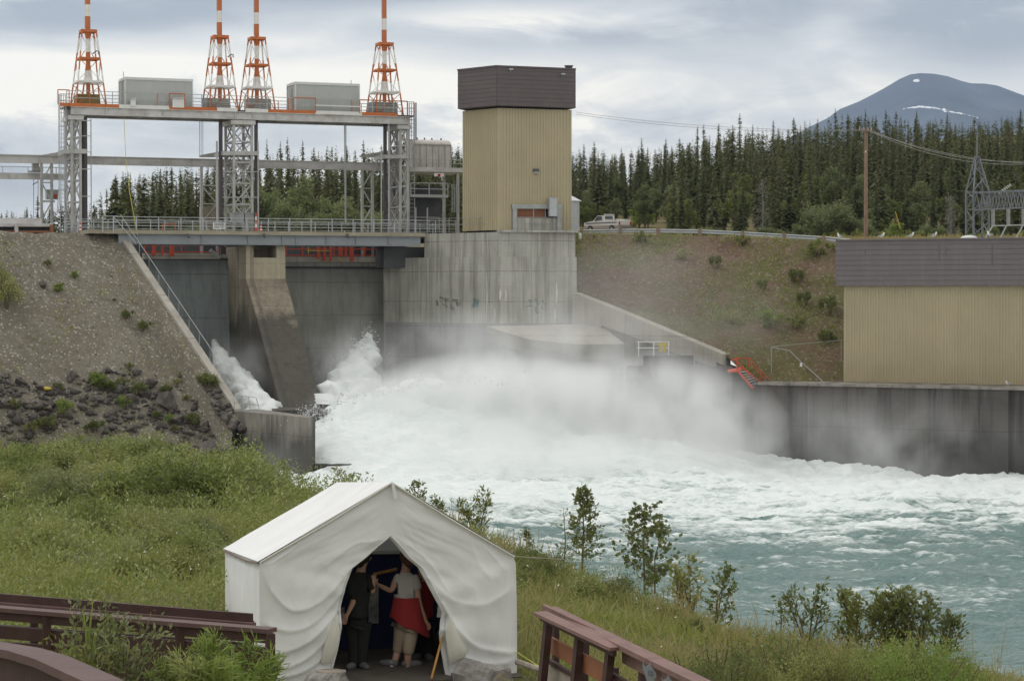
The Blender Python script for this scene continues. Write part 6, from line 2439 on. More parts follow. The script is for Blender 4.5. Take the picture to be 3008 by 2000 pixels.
for i in range(46):
    px = g.uniform(1700, 3040)
    d = g.uniform(214, 262)
    if px < 1960 and d < 245:
        d += 32
    x = px_x(px, d)
    put(olk[i % 2], 'aspen_tree', x, d, float(far_z(x, d)) - .2, (s_ := g.uniform(.6, 1.15), s_, s_ * g.uniform(.8, 1.1)), 'soft crowned olive green aspen standing among the dark spruces', 'tree', 'aspens among the spruces')
for i in range(16):
    px = g.uniform(1700, 1990)
    d = g.uniform(240, 247)
    x = px_x(px, d)
    put((olk[0], olk[1], low_k)[i % 3], 'edge_bush', x, d, float(far_z(x, d)) - .2, g.uniform(.45, .9), 'leafy bush at the forest edge behind the white pickup truck', 'bush', 'bushes behind the pickup truck')
# silvery dead tree
def dead_tree(px, d, h, label):
    x = px_x(px, d)
    z = float(far_z(x, d))
    gg = np.random.default_rng(int(px))
    mb = MB()
    mb.tube([(x, d, z), (x + .1, d, z + h * .6), (x, d, z + h)], [.1, .06, .02], 5)
    t = thing('dead_tree', label, 'tree', None, (x, d, z))
    mb.build('trunk', M['dead'], t)
    mb = MB()
    for i in range(80):
        f = gg.uniform(.15, 1)
        th = gg.uniform(0, 6.28)
        L_ = h * .13 * (1.1 - f) + .25
        b = Vector((x, d, z + h * f))
        e = b + Vector((math.cos(th) * L_, math.sin(th) * L_, gg.uniform(-.2, .5) * L_))
        mb.beam(b, e, .022)
        for k in range(3):
            c = b.lerp(e, gg.uniform(.4, 1))
            mb.beam(c, c + Vector(gg.normal(0, .25, 3)), .018)
    mb.build('twigs', M['dead'], t)


dead_tree(2238, 214, 6.0, 'silvery dead tree against the dark forest left of the utility pole')
dead_tree(2790, 208, 4.5, 'pale bare grey bush left of the substation tower')

# meadow grass strip by the forest edge and road verge
def blades(xy, zf, hmin, hmax, wd, gen, lean=.35, per=1):
    n = len(xy)
    h = gen.uniform(hmin, hmax, n)
    th = gen.uniform(0, 6.28, n)
    z = zf(xy[:, 0], xy[:, 1])
    b = np.stack([xy[:, 0], xy[:, 1], z - .03], 1)
    side = np.stack([np.cos(th), np.sin(th), 0 * th], 1) * (wd * gen.uniform(.6, 1.3, n))[:, None]
    ln = np.stack([gen.normal(0, lean, n), gen.normal(0, lean, n), np.ones(n)], 1)
    mid = b + ln * np.array([.4, .4, .55]) * h[:, None]
    tip = b + ln * h[:, None]
    V = np.stack([b - side, b + side, mid + side * .7, mid - side * .7, tip], 1)
    Q = np.arange(n)[:, None] * 5
    F1 = Q + np.array([[0, 1, 2, 3]])
    T = Q + np.array([[3, 2, 4, 4]])
    return V.reshape(-1, 3), F1, T


def grass_mesh(name, xy, zf, hmin, hmax, wd, mat, gen, lean=.35):
    n = len(xy)
    h = gen.uniform(hmin, hmax, n)
    th = gen.uniform(0, 6.28, n)
    z = zf(xy[:, 0], xy[:, 1])
    b = np.stack([xy[:, 0], xy[:, 1], z - .03], 1)
    side = np.stack([np.cos(th), np.sin(th), 0 * th], 1) * (wd * gen.uniform(.6, 1.3, n))[:, None]
    ln = np.stack([gen.normal(0, lean, n), gen.normal(0, lean, n), np.ones(n)], 1)
    tip = b + ln * h[:, None]
    mid = b + ln * np.array([.45, .45, .6]) * h[:, None]
    V = np.stack([b, mid + side, tip, mid - side], 1).reshape(-1, 3)
    return np_mesh(name, V, np.arange(n * 4).reshape(-1, 4), mat)


n = 16000
xy = np.stack([g.uniform(-8, 60, n), g.uniform(180, 209, n)], 1)
tag(link('meadow_grass', grass_mesh('meadow_grass', xy, far_z, .25, .75, .05, M['dry_grass'], g)), 'dry yellow meadow grass between the road and the forest', 'grass', None, 'stuff')
# hillside tufts
nh = 9000
ii = g.integers(0, HILL.shape[0] * HILL.shape[1], nh)
pts = HILL.reshape(-1, 3)[ii]
sel = fbm(pts[:, 0] * .2, pts[:, 1] * .25, 4, 301) > -.02
pts = pts[sel] + g.normal(0, .12, (sel.sum(), 3)) * np.array([1, 1, 0])
zmap = {}
o_ = grass_mesh('hillside_grass', np.stack([pts[:, 0], pts[:, 1]], 1), lambda x, y: pts[:, 2], .15, .5, .05, M['grass'], g, .6)
tag(link('hillside_grass', o_), 'short grass and weeds in patches on the dry hillside', 'grass', None, 'stuff')
hk = [bush_kind(.9, .9, 700, .13, 250, M['leaf_olive'], clumps=10), bush_kind(1.1, .8, 800, .13, 260, M['leaf_dark'], clumps=10), bush_kind(1.4, .9, 900, .14, 270, M['leaf_bright'], clumps=10)]
for i, (px, py, k, s, lab) in enumerate(((2258, 968, 2, 1.0, 'bright green bush in the middle of the dry hillside'), (2110, 785, 1, .75, 'small dark bush high on the dry hillside'), (2330, 830, 1, .85, 'dark bush on the hillside near the powerhouse fascia'),
                                        (2230, 850, 1, .6, 'tiny dark bush on the hillside left of the darker bush'), (2370, 895, 1, .8, 'dark green bush on the hillside above the bright bush'), (2340, 960, 0, .9, 'olive bush right of the bright green bush on the hillside'),
                                        (2400, 755, 0, 1.3, 'broad yellow green shrub high on the hillside near the roof edge'), (2440, 920, 1, 1.0, 'dark bush on the hillside beside the tan powerhouse wall'), (2000, 765, 0, .8, 'olive shrub below the guard rail near the truck'),
                                        (1880, 712, 0, .9, 'olive shrub just under the guard rail right of the truck'), (2150, 950, 0, .7, 'faint olive shrub low on the hillside'), (2180, 720, 0, .8, 'yellowish shrub just below the middle of the guard rail'),
                                        (2420, 1010, 1, .8, 'dark shrub behind the thin chain fence'))):
    p = hill_pt(px, py)
    put(hk[k], 'hillside_bush', p.x, p.y, p.z - .1, s * 1.25, lab, 'bush', 'bushes on the dry hillside')

# gravel slope plants
sk = bush_kind(.8, .9, 800, .12, 280, M['leaf_dark'], clumps=10)
sk2 = bush_kind(2.8, 1.5, 1800, .15, 290, M['leaf_olive'], clumps=18)
for (px, py, k, s, lab) in ((370, 935, sk, 1.0, 'low dark green creeping shrub on the gravel slope, upper of two'), (420, 972, sk, 1.1, 'low dark green creeping shrub on the gravel slope, lower of two'), (20, 905, sk2, 1.0, 'tall olive green shrub at the left edge of the gravel slope'),
                            (-15, 850, sk2, .9, 'olive green shrub behind the tall one at the left edge'), (172, 858, bri, .35, 'thin yellow green weed beside the dark boulder on the gravel slope'), (222, 820, bri, .3, 'thin weed on the upper gravel slope'),
                            (140, 775, sk, .6, 'flat green weed patch high on the gravel slope'), (335, 880, sk, .35, 'small dark weed on the gravel slope')):
    p = emb_px(px, py)
    put(k, 'slope_shrub', p.x, p.y, p.z - .1, s, lab, 'shrub', 'shrubs on the gravel slope')
ii = g.integers(0, EMB.shape[0] * EMB.shape[1], 6000)
pts2 = EMB.reshape(-1, 3)[ii]
u_ = 1504 + pts2[:, 0] / pts2[:, 1] * FPX
keep = (fbm(pts2[:, 0] * .25, pts2[:, 2] * .4, 4, 311) > .03) & (pts2[:, 2] < 16.2)
pts2 = pts2[keep]
tag(link('slope_weeds', grass_mesh('slope_weeds', pts2[:, :2], lambda x, y: pts2[:, 2], .12, .4, .04, M['grass'], g, .6)), 'sparse weeds scattered on the gravel slope', 'weeds', None, 'stuff')

# weeds pushing through the rubble at the toe of the slope
for i in range(26):
    p = emb_px(g.uniform(0, 640), g.uniform(1090, 1290))
    put((hk[0], hk[1], hk[2], sk)[i % 4], 'rubble_weed', p.x, p.y, p.z, g.uniform(.45, 1.1), 'leafy weed growing among the dark boulders below the gravel slope', 'weed', 'weeds among the boulders')
# ------------------------------------------------------------------ near bank: grass, undergrowth, bushes
def bank_points(n, y0, y1, x0=-34, x1=12, power=1.0, margin=0.0):
    y = y0 + (y1 - y0) * g.random(n) ** power
    half = .25 * y
    x = g.uniform(-1, 1, n) * half
    ex = np.interp(y, _ey, _ex) - margin
    ok = (x < ex + 0.3)
    # keep the tent floor clear
    tx = -1.0 - .224 * (y - 28)
    intent = (y > 26.8) & (y < 33.4) & (np.abs(x - (px_x(1138, 28) - .224 * (y - 28))) < 1.85)
    ok &= ~intent
    rocky = (y > 106 + 7 * fbm(x * .25, y * .2, 3, 77)) & (x > -.232 * y)
    ok &= ~rocky
    return np.stack([x[ok], y[ok]], 1)


xy = np.concatenate([bank_points(64000, 24, 60, power=.9), bank_points(60000, 55, 140, power=.8)])
xy = xy[~((xy[:, 1] < 27.6) & (xy[:, 1] > 22) & (xy[:, 0] > -3.6) & (xy[:, 0] < .35))]
dens = fbm(xy[:, 0] * .3, xy[:, 1] * .3, 3, 321)
xy = xy[dens + .5 > g.uniform(.12, .5, len(xy))]
sc_ = 0.007 + xy[:, 1] * 0.00034
tag(link('grass', grass_mesh('grass', xy, bank_z, .12, .40, sc_, M['grass'], g, .55)), 'tall mixed green grass covering the near bank', 'grass', None, 'stuff')
xy = bank_points(26000, 24, 46, power=.9)
xy = xy[xy[:, 0] > px_x(1500, 1) * xy[:, 1] - .5]
xy = xy[fbm(xy[:, 0] * .5, xy[:, 1] * .5, 3, 331) > -.05]
tag(link('dry_grass', grass_mesh('dry_grass', xy[~((xy[:, 1] < 28.8) & (xy[:, 0] < .4))], bank_z, .2, .5, .009, M['dry_grass'], g, .35)), 'straw coloured seed grass on the right of the tent', 'grass', None, 'stuff')
# seed heads standing against the water along the bluff edge
ney = 900
yy_ = np.concatenate([g.uniform(31, 46, 300), g.uniform(46, 62, 600)])
xx_ = np.interp(yy_, _ey, _ex) - np.abs(g.normal(0, .55, ney))
sel = (fbm(yy_ * .5, yy_ * 0, 3, 341) > -.03)
xy = np.stack([xx_, yy_], 1)[sel]
tag(link('seed_grass', grass_mesh('seed_grass', xy, bank_z, .45, 1.0, .008, M['dry_grass'], g, .18)), 'tall thin seed grass standing along the edge of the bank', 'grass', None, 'stuff')


# leafy undergrowth: low herb clumps in one mass
def herb_mass(name, xy, mats_leaf, leaf, per, hgt, label):
    pn = fbm(xy[:, 0] * .42 + 3, xy[:, 1] * .30, 4, 371, .6)
    ok_ = pn > -.06 + g.normal(0, .05, len(xy))
    xy, pn = xy[ok_], pn[ok_]
    n = len(xy)
    z = bank_z(xy[:, 0], xy[:, 1])
    base = np.repeat(np.stack([xy[:, 0], xy[:, 1], z], 1), per, axis=0)
    hh_ = np.repeat(g.uniform(.45, 1.2, n) * hgt * np.clip(.5 + 5.0 * (pn + .03), .35, 2.3), per)
    f = g.random(n * per) ** .8
    rr = np.repeat(g.uniform(.12, .3, n), per) * (1.1 - .6 * f) * np.repeat(1 + xy[:, 1] * .012, per)
    th = g.uniform(0, 6.28, n * per)
    c = base + np.stack([np.cos(th) * rr, np.sin(th) * rr, hh_ * f], 1)
    a, b = rand_rot(n * per, g)
    a[:, 2] = np.abs(a[:, 2]) + .2
    a /= np.linalg.norm(a, axis=1, keepdims=True)
    ln = leaf * g.uniform(.6, 1.3, n * per) * np.repeat(.42 + xy[:, 1] * .011, per)
    V, F = leaves_quads(c, a, b, ln, ln * .2)
    return tag(link(name, np_mesh(name, V, F, mats_leaf)), label, 'undergrowth', None, 'stuff')


xy = np.concatenate([bank_points(6000, 30, 138, power=.75), bank_points(5200, 29, 75, power=1.1)])
left = xy[:, 0] < px_x(1100, 1) * xy[:, 1]
xy = xy[left]
fld = fbm(xy[:, 0] * .24, xy[:, 1] * .17, 4, 351)
herb_mass('undergrowth', xy[fld > .06], M['leaf_green'], .11, 40, .85, 'mid green leafy undergrowth in thickets over the left bank')
herb_mass('undergrowth', xy[(fld <= .06) & (fld > -.04)], M['leaf_olive'], .095, 36, .55, 'olive leafy undergrowth in the gaps over the left bank')
herb_mass('undergrowth', xy[(fld <= -.04) & (fld > -.12)], M['leaf_sage'], .095, 30, .5, 'pale sage herbs in patches over the left bank')
herb_mass('undergrowth', xy[fld <= -.12], M['leaf_bright'], .09, 34, .55, 'bright green leafy herbs in patches over the left bank')
xy = bank_points(3600, 25, 50, power=.9)
xy = xy[xy[:, 0] > px_x(1480, 1) * xy[:, 1]]
fld = fbm(xy[:, 0] * .3, xy[:, 1] * .3, 3, 361)
herb_mass('undergrowth', xy[fld < -.08], M['leaf_green'], .065, 34, .4, 'green leafy herbs among the grass right of the tent')
herb_mass('undergrowth', xy[fld > .03], M['leaf_olive'], .065, 40, .42, 'olive leafy herbs among the grass right of the tent')
# flower heads
xyf = bank_points(420, 29, 85)
zf_ = bank_z(xyf[:, 0], xyf[:, 1]) + g.uniform(.4, .85, len(xyf))
a, b = rand_rot(len(xyf), g)
c = np.stack([xyf[:, 0], xyf[:, 1], zf_], 1)
s_ = .006 + xyf[:, 1] * .0002
V, F = leaves_quads(c, a, b, s_ * 2, s_)
V2, F2 = leaves_quads(c, b, a, s_ * 2, s_)
tag(link('wild_flowers', np_mesh('wild_flowers', np.concatenate([V, V2]), np.concatenate([F, F2 + len(V)]), M['flower'])), 'tiny white flower heads dotted through the grass', 'flowers', None, 'stuff')

# willow thickets on the left bank, each bush its own thing
wk = [bush_kind(2.2, 1.3, 3400, .12, 300 + 10 * i, M[m_], clumps=26, aspect=3.0) for i, m_ in enumerate(('leaf_green', 'leaf_dark', 'leaf_olive', 'leaf_sage'))]
spots = [(40, 1400, 88), (120, 1395, 90), (200, 1370, 95), (260, 1330, 100), (330, 1330, 99), (400, 1330, 98), (470, 1345, 96), (540, 1350, 94), (600, 1365, 92), (20, 1330, 105), (300, 1400, 84), (380, 1410, 82), (520, 1420, 80), (600, 1440, 78),
         (650, 1450, 76), (700, 1460, 74), (740, 1480, 72), (780, 1480, 70), (560, 1500, 68), (480, 1490, 68), (640, 1530, 64), (700, 1545, 62), (760, 1545, 60), (90, 1470, 74), (180, 1490, 70), (270, 1470, 72), (350, 1500, 66), (430, 1560, 60),
         (120, 1560, 58), (230, 1580, 56), (500, 1610, 52), (560, 1640, 48), (620, 1660, 46), (380, 1620, 52), (60, 1640, 50), (300, 1660, 48), (470, 1700, 44), (590, 1710, 42), (200, 1700, 44), (540, 1745, 39), (20, 1260, 116), (60, 1275, 112), (-20, 1255, 118), (330, 1330, 104),
         (0, 1480, 74), (20, 1560, 60)]
for _i in range(46):
    _d = float(g.uniform(60, 106))
    spots.append((float(g.uniform(0, 720 if _d < 100 else 620)), 0, _d))
for _i in range(22):
    _d = float(g.uniform(36, 62))
    spots.append((float(g.uniform(0, 620)), 0, _d))
WL = ('mid green willow bush in the thicket on the left bank', 'dark green willow bush in the thicket on the left bank', 'olive willow bush in the thicket on the left bank', 'pale sage willow bush in the thicket on the left bank')
for i, (px, py, d) in enumerate(spots):
    x = px_x(px, d)
    k = int(g.choice([0, 0, 0, 1, 2, 2, 3])) if d < 80 else int(g.choice([0, 0, 0, 0, 2]))
    s = g.uniform(.6, 1.1) if d > 62 else g.uniform(.28, .55)
    if d > 104:
        s *= .8
    put(wk[k], 'willow_bush', x, d, bz(x, d) - .1, (s * 1.15, s * 1.15, s * g.uniform(.75, 1.05)), WL[k], 'bush', ('mid green', 'dark green', 'olive', 'sage')[k] + ' willow bushes on the left bank')


# ------------------------------------------------------------------ saplings along the bluff
def sapling(name, h, spread, n_br, leaf, per, mat, label, px, py, d, seed, conic=True, lean=0.0, aspect=1.7, up=.35, stems=1, bare=.15, group=None, z=None, thick=.02):
    gg = np.random.default_rng(seed)
    x = px_x(px, d)
    zb__ = (P(px, py, d).z if z is None else z)
    zb__ = max(zb__, bz(x, d) - .3) if z is None else zb__
    t = thing(name, label, 'sapling', group, (x, d, zb__))
    mbt = MB()
    C, A_s = [], []
    if stems >= 3 and 'fireweed' not in name:
        n_br, per, spread = max(8, int(n_br * .5)), max(6, int(per * .62)), spread * .8
    for s_i in range(stems):
        th0 = gg.uniform(0, 6.28)
        off2 = 0 if stems == 1 else spread * .75
        topp = Vector((x + lean * h + math.cos(th0) * off2, d + math.sin(th0) * off2 * .5, zb__ + h * (1 if s_i == 0 else gg.uniform(.55, .92))))
        b0 = Vector((x, d, zb__ - .25))
        mid = b0.lerp(topp, .5) + Vector((gg.normal(0, .03 * h), 0, 0))
        mbt.tube([b0, mid, topp], [thick, thick * .65, thick * .2], 6)

        def at_(f):
            return (b0.lerp(mid, f * 2) if f < .5 else mid.lerp(topp, f * 2 - 1))
        for i in range(n_br):
            f = bare + (1 - bare) * (i + gg.random()) / n_br
            b = at_(f)
            th = gg.uniform(0, 6.28)
            L_ = spread * ((1.05 - f) if conic else (.4 + .6 * math.sin(math.pi * min(1, f * 1.05)))) * gg.uniform(.5, 1.15) / (1 if stems == 1 else 1.5) + .04
            e = b + Vector((math.cos(th) * L_, math.sin(th) * L_, up * L_ + .1 * L_))
            mbt.beam(b, e, max(.005, thick * .28))
            for k in range(per):
                q = b.lerp(e, gg.uniform(.2, 1.05))
                C.append(tuple(q + Vector(gg.normal(0, .035, 3))))
                A_s.append(tuple((e - b).normalized() + Vector(gg.normal(0, .6, 3))))
        for k in range(per * 2):
            q = at_(gg.uniform(.75, 1.0))
            C.append(tuple(q + Vector(gg.normal(0, .03, 3))))
            A_s.append(tuple(Vector((0, 0, 1)) + Vector(gg.normal(0, .5, 3))))
    C, A_s = np.array(C), np.array(A_s)
    A_s /= np.linalg.norm(A_s, axis=1, keepdims=True)
    B_s = np.cross(A_s, gg.normal(size=A_s.shape))
    B_s /= np.linalg.norm(B_s, axis=1, keepdims=True)
    ln = 1.25 * leaf * gg.uniform(.65, 1.25, len(C))
    V, F = leaves_quads(C, A_s, B_s, ln, ln / aspect / 1.7)
    mbt.build('trunk', M['stem'], t)
    link('foliage', np_mesh('foliage', V, F, mat), t)
    return t


def hpx(dy, d):
    return dy * d / FPX


sapling('balsam_sapling', hpx(215, 47), .62, 60, .075, 18, M['leaf_dark'], 'tall cone shaped dark sapling on the bank left of the round leaved aspen', 1710, 1650, 47, 1, aspect=2.0, thick=.03)
sapling('aspen_sapling', hpx(215, 42), .5, 30, .065, 20, M['aspen_leaf'], 'round leaved aspen sapling standing against the turquoise water', 1895, 1705, 42, 2, conic=False, aspect=1.05, bare=.06, thick=.025)
sapling('aspen_sapling', hpx(165, 42), .45, 22, .065, 16, M['aspen_leaf'], 'shorter aspen stem leaning right of the taller aspen', 1925, 1705, 41.6, 3, conic=False, aspect=1.05, lean=.15, bare=.06, thick=.02)
sapling('willow_sapling', hpx(145, 58), .65, 26, .10, 16, M['leaf_olive'], 'olive willow clump rising behind the right tent roof', 1395, 1590, 58, 4, conic=False, aspect=3.0, stems=5, up=.9)
sapling('willow_sapling', hpx(90, 62), .4, 20, .08, 12, M['leaf_dark'], 'small dark leafy sapling behind the tent peak', 1225, 1492, 66, 5, conic=False, aspect=2.0, stems=3)
sapling('willow_sapling', hpx(70, 60), .3, 14, .08, 10, M['leaf_dark'], 'small sparse sapling behind the right tent slope', 1300, 1530, 60, 6, conic=False, aspect=2.6, stems=2)
sapling('willow_sapling', hpx(100, 74), .6, 22, .085, 12, M['leaf_olive'], 'olive leafy bush behind the tent ridge', 1010, 1470, 74, 7, conic=False, stems=4, aspect=2.4)
sapling('willow_sapling', hpx(80, 72), .6, 20, .085, 12, M['leaf_dark'], 'low spreading bush left of the tent ridge', 900, 1480, 72, 8, conic=False, stems=4, aspect=2.4)
sapling('poplar_sapling', hpx(120, 78), .25, 16, .10, 8, M['leaf_dark'], 'thin upright sapling standing against the water left of the tent', 832, 1475, 78, 9, conic=False, aspect=1.6, bare=.35)
sapling('spruce_sapling', hpx(85, 50), .2, 24, .06, 12, M['leaf_dark'], 'small dense dark sapling just right of the tent corner', 1548, 1640, 50, 10, aspect=2.5)
sapling('bare_sapling', hpx(160, 47.5), .3, 10, .05, 4, M['leaf_olive'], 'thin nearly bare sapling beside the cone shaped sapling', 1655, 1650, 47.5, 11, conic=False, aspect=2.5)
sapling('willow_sapling', hpx(175, 39.5), .45, 26, .08, 15, M['leaf_olive'], 'yellow green willow clump on the bank edge right of the aspens', 2025, 1812, 39.5, 12, conic=False, stems=5, aspect=2.6, up=.9)
sapling('willow_sapling', hpx(175, 38.5), .42, 22, .075, 15, M['leaf_dark'], 'dark leafy willow leaning over the water right of the yellow green clump', 2100, 1830, 38.5, 13, conic=False, stems=3, aspect=2.0, lean=.12)
sapling('willow_sapling', hpx(165, 35), .55, 22, .075, 14, M['leaf_dark'], 'open branched willow at the water edge, leftmost of the lower clumps', 2375, 1880, 35, 14, conic=False, stems=4, aspect=2.6, up=.8)
sapling('willow_sapling', hpx(155, 34.6), .22, 18, .075, 14, M['leaf_olive'], 'slim upright willow in the gap between the lower clumps', 2495, 1890, 34.6, 15, conic=False, stems=2, aspect=2.6, up=1.0)
sapling('willow_sapling', hpx(140, 34.3), .25, 18, .075, 14, M['leaf_olive'], 'slim yellowish willow beside the dense round willow', 2540, 1895, 34.3, 16, conic=False, stems=2, aspect=2.6, up=1.0)
sapling('willow_sapling', hpx(165, 34.0), .5, 30, .075, 18, M['leaf_dark'], 'dense dark willow clump with tall tips over the river', 2620, 1895, 34.0, 17, conic=False, stems=6, aspect=2.4, up=.8)
sapling('willow_sapling', hpx(150, 33.8), .48, 30, .07, 18, M['aspen_leaf'], 'dense rounded willow right of the tall tipped clump', 2690, 1895, 33.8, 18, conic=False, stems=5, aspect=2.2, up=.7)
sapling('willow_sapling', hpx(105, 33.2), .42, 26, .065, 16, M['aspen_leaf'], 'lower rounded willow at the right end of the lower clumps', 2768, 1905, 33.2, 19, conic=False, stems=4, aspect=2.2, up=.6)
sapling('willow_sapling', hpx(75, 36), .2, 10, .07, 8, M['leaf_dark'], 'tiny sprig leaning out over the water left of the open branched willow', 2295, 1842, 36, 20, conic=False, stems=1, aspect=2.4)

# low bushes filling the bank between tent and water
lowk = [bush_kind(1.0, .75, 1500, .065, 440 + 10 * i, M[m_], clumps=18, aspect=2.6) for i, m_ in enumerate(('leaf_olive', 'leaf_dark', 'leaf_green'))]
for i in range(44):
    d = float(g.uniform(31.5, 52))
    ex = float(np.interp(d, _ey, _ex))
    x = ex - abs(float(g.normal(0, 1.0))) - .25
    if x < px_x(1530, d):
        continue
    k = int(g.choice([0, 0, 1, 2]))
    s = float(g.uniform(.35, .8)) * (1.0 if d > 38 else .6)
    put(lowk[k], 'bank_bush', x, d, bz(x, d) - .08, (s * 1.2, s * 1.2, s), ('olive', 'dark green', 'mid green')[k] + ' low bush on the grassy bank between the tent and the river', 'bush', ('olive', 'dark green', 'mid green')[k] + ' low bushes on the bank above the river')
# shrubs in the near right corner
nk1 = bush_kind(.9, .55, 2600, .034, 400, M['leaf_dark'], clumps=18, aspect=2.4)
nk2 = bush_kind(.85, .6, 2600, .036, 410, M['leaf_bright'], clumps=18, aspect=2.6)
nk3 = bush_kind(.85, .5, 2600, .034, 420, M['leaf_olive'], clumps=18, aspect=2.4)
NL = {0: 'dark green dense shrub in the near right corner', 1: 'bright green leafy shrub in the near right corner', 2: 'olive brown shrub in the near right corner'}
for i, (px, d, k, s) in enumerate(((2030, 24, 0, 1.0), (2110, 24.5, 0, 1.1), (2200, 25, 0, 1.0), (2290, 25, 0, 1.15), (2060, 23, 0, .9), (2370, 25.5, 0, 1.1), (2440, 25.5, 2, 1.0), (2500, 25.8, 2, .9), (2160, 23.2, 0, 1.0), (2260, 23.4, 2, .9), (2340, 24, 2, 1.0),
                                   (2560, 26, 1, 1.0), (2620, 26.3, 1, 1.2), (2690, 26.5, 1, 1.15), (2760, 26.5, 1, 1.1), (2820, 26.5, 1, .9), (2580, 24.6, 1, 1.0), (2660, 24.6, 1, 1.0), (2740, 24.8, 1, 1.0), (2860, 25.5, 1, .8), (2460, 24, 2, 1.0))):
    x = px_x(px, d)
    put((nk1, nk2, nk3)[k], 'near_shrub', x, d, bz(x, d) - .05, s, NL[k], 'shrub', ('dark', 'bright', 'olive')[k] + ' shrubs in the near right corner')
# ------------------------------------------------------------------ wall tent
M['canvas'] = None
m, nt, out = new_mat('white_canvas')
N = NT(nt)
co = N.n('ShaderNodeTexCoord').outputs['Object']
c = N.ramp(N.noise(co, 1.4, 5, .6), [(.3, (.74, .74, .735)), (.7, (.82, .82, .81))])
c = N.mix(N.ramp(N.noise(co, 2.2, 6, .72), [(.58, 0), (.82, .2)]), c, (.5, .47, .41))
sx_ = N.n('ShaderNodeSeparateXYZ')
N.l(co, sx_.inputs[0])
al_ = N.math('ADD', N.math('MULTIPLY', sx_.outputs['X'], -.219), N.math('MULTIPLY', sx_.outputs['Y'], .976))
c = N.mix(N.math('MULTIPLY', N.math('LESS_THAN', N.math('FRACT', N.math('DIVIDE', al_, .92)), .016), .3), c, (.4, .37, .32))
bmp = N.math('ADD', N.math('MULTIPLY', N.noise(co, 3.5, 5, .55), 1.0), N.math('MULTIPLY', N.noise(co, 60, 2), .06))
b_ = N.bsdf(out, c, .9, 0, N.bump(bmp, .15, .05), .1)
tr_ = N.n('ShaderNodeBsdfTranslucent')
N.l(c, tr_.inputs['Color'])
mx_ = N.n('ShaderNodeMixShader')
mx_.inputs[0].default_value = .05
N.l(b_.outputs[0], mx_.inputs[1])
N.l(tr_.outputs[0], mx_.inputs[2])
N.l(mx_.outputs[0], out.inputs['Surface'])
M['canvas'] = m
M['canvas_in'] = simple_mat('cream_canvas_lining', (.62, .61, .53), .9, .06, 3.0, bump=.2)
M['seam'] = simple_mat('brown_painted_seam_shade', (.22, .17, .14), .9, .2, 4.0, bump=0)
M['navy'] = simple_mat('navy_display_fabric', (.022, .028, .085), .9, .15, 3.0, bump=0)
M['floor_dark'] = simple_mat('worn_brown_floor', (.09, .075, .06), .9, .3, 3.0)
M['skin'] = simple_mat('skin', (.46, .27, .19), .6, .06, 6.0, bump=0)
M['hair'] = simple_mat('brown_hair', (.10, .05, .03), .7, .2, 20, bump=0)
M['hair_dark'] = simple_mat('dark_hair', (.02, .016, .014), .7, .2, 20, bump=0)
M['shirt'] = simple_mat('pale_grey_tee_fabric', (.45, .43, .40), .9, .06, 5, bump=.1)
M['red_cloth'] = simple_mat('red_jacket_fabric', (.27, .02, .022), .85, .12, 5, bump=.2)
M['khaki'] = simple_mat('khaki_trouser_fabric', (.36, .29, .21), .9, .1, 5, bump=.1)
M['black_cloth'] = simple_mat('black_fabric', (.018, .018, .018), .9, .2, 5, bump=.1)
M['sock'] = simple_mat('white_sock', (.7, .7, .68), .9, .05, bump=0)
M['shoe'] = simple_mat('grey_shoe', (.13, .13, .13), .8, .2, 5, bump=0)
M['paper'] = simple_mat('grey_photo_print', (.40, .40, .39), .6, .3, 6.0, 0.0, (.08, .08, .08), .8, bump=0)
M['tarp'] = simple_mat('blue_tarp', (.03, .08, .3), .6, .1, bump=0)

EL = P(763, 1650, 28.0)
ta_ = Vector((.976, .219, 0))
tb_ = Vector((-.219, .976, 0))
CAMV = Vector((0, 0, CAMZ))
fn = -tb_


def TP(px, py, off=0.0):
    """front plane of the tent at a photo pixel, pushed off towards the viewer"""
    dd = P(px, py, 28.0) - CAMV
    t = (EL - CAMV).dot(fn) / dd.dot(fn)
    return CAMV + dd * t + fn * off


ER, PK = TP(1510, 1634), TP(1150, 1417)
BL, BR = TP(790, 2003), TP(1519, 2002)
ZF = 7.12
BL.z = BR.z = ZF
BL.x, BL.y = EL.x, EL.y
DEP = 5.05
rear = tb_ * DEP + Vector((0, 0, -.42))
tent = thing('wall_tent', 'white canvas wall tent with an open tied back front on the near bank', 'tent', loc=(TP(1150, 2000).x, TP(1150, 2000).y, ZF))


def poly_at(pts, t):
    """point at fraction t of the polyline by given knots"""
    n = len(pts) - 1
    f = t * n
    i = min(int(f), n - 1)
    return pts[i][0] + (pts[i + 1][0] - pts[i][0]) * (f - i), pts[i][1] + (pts[i + 1][1] - pts[i][1]) * (f - i)


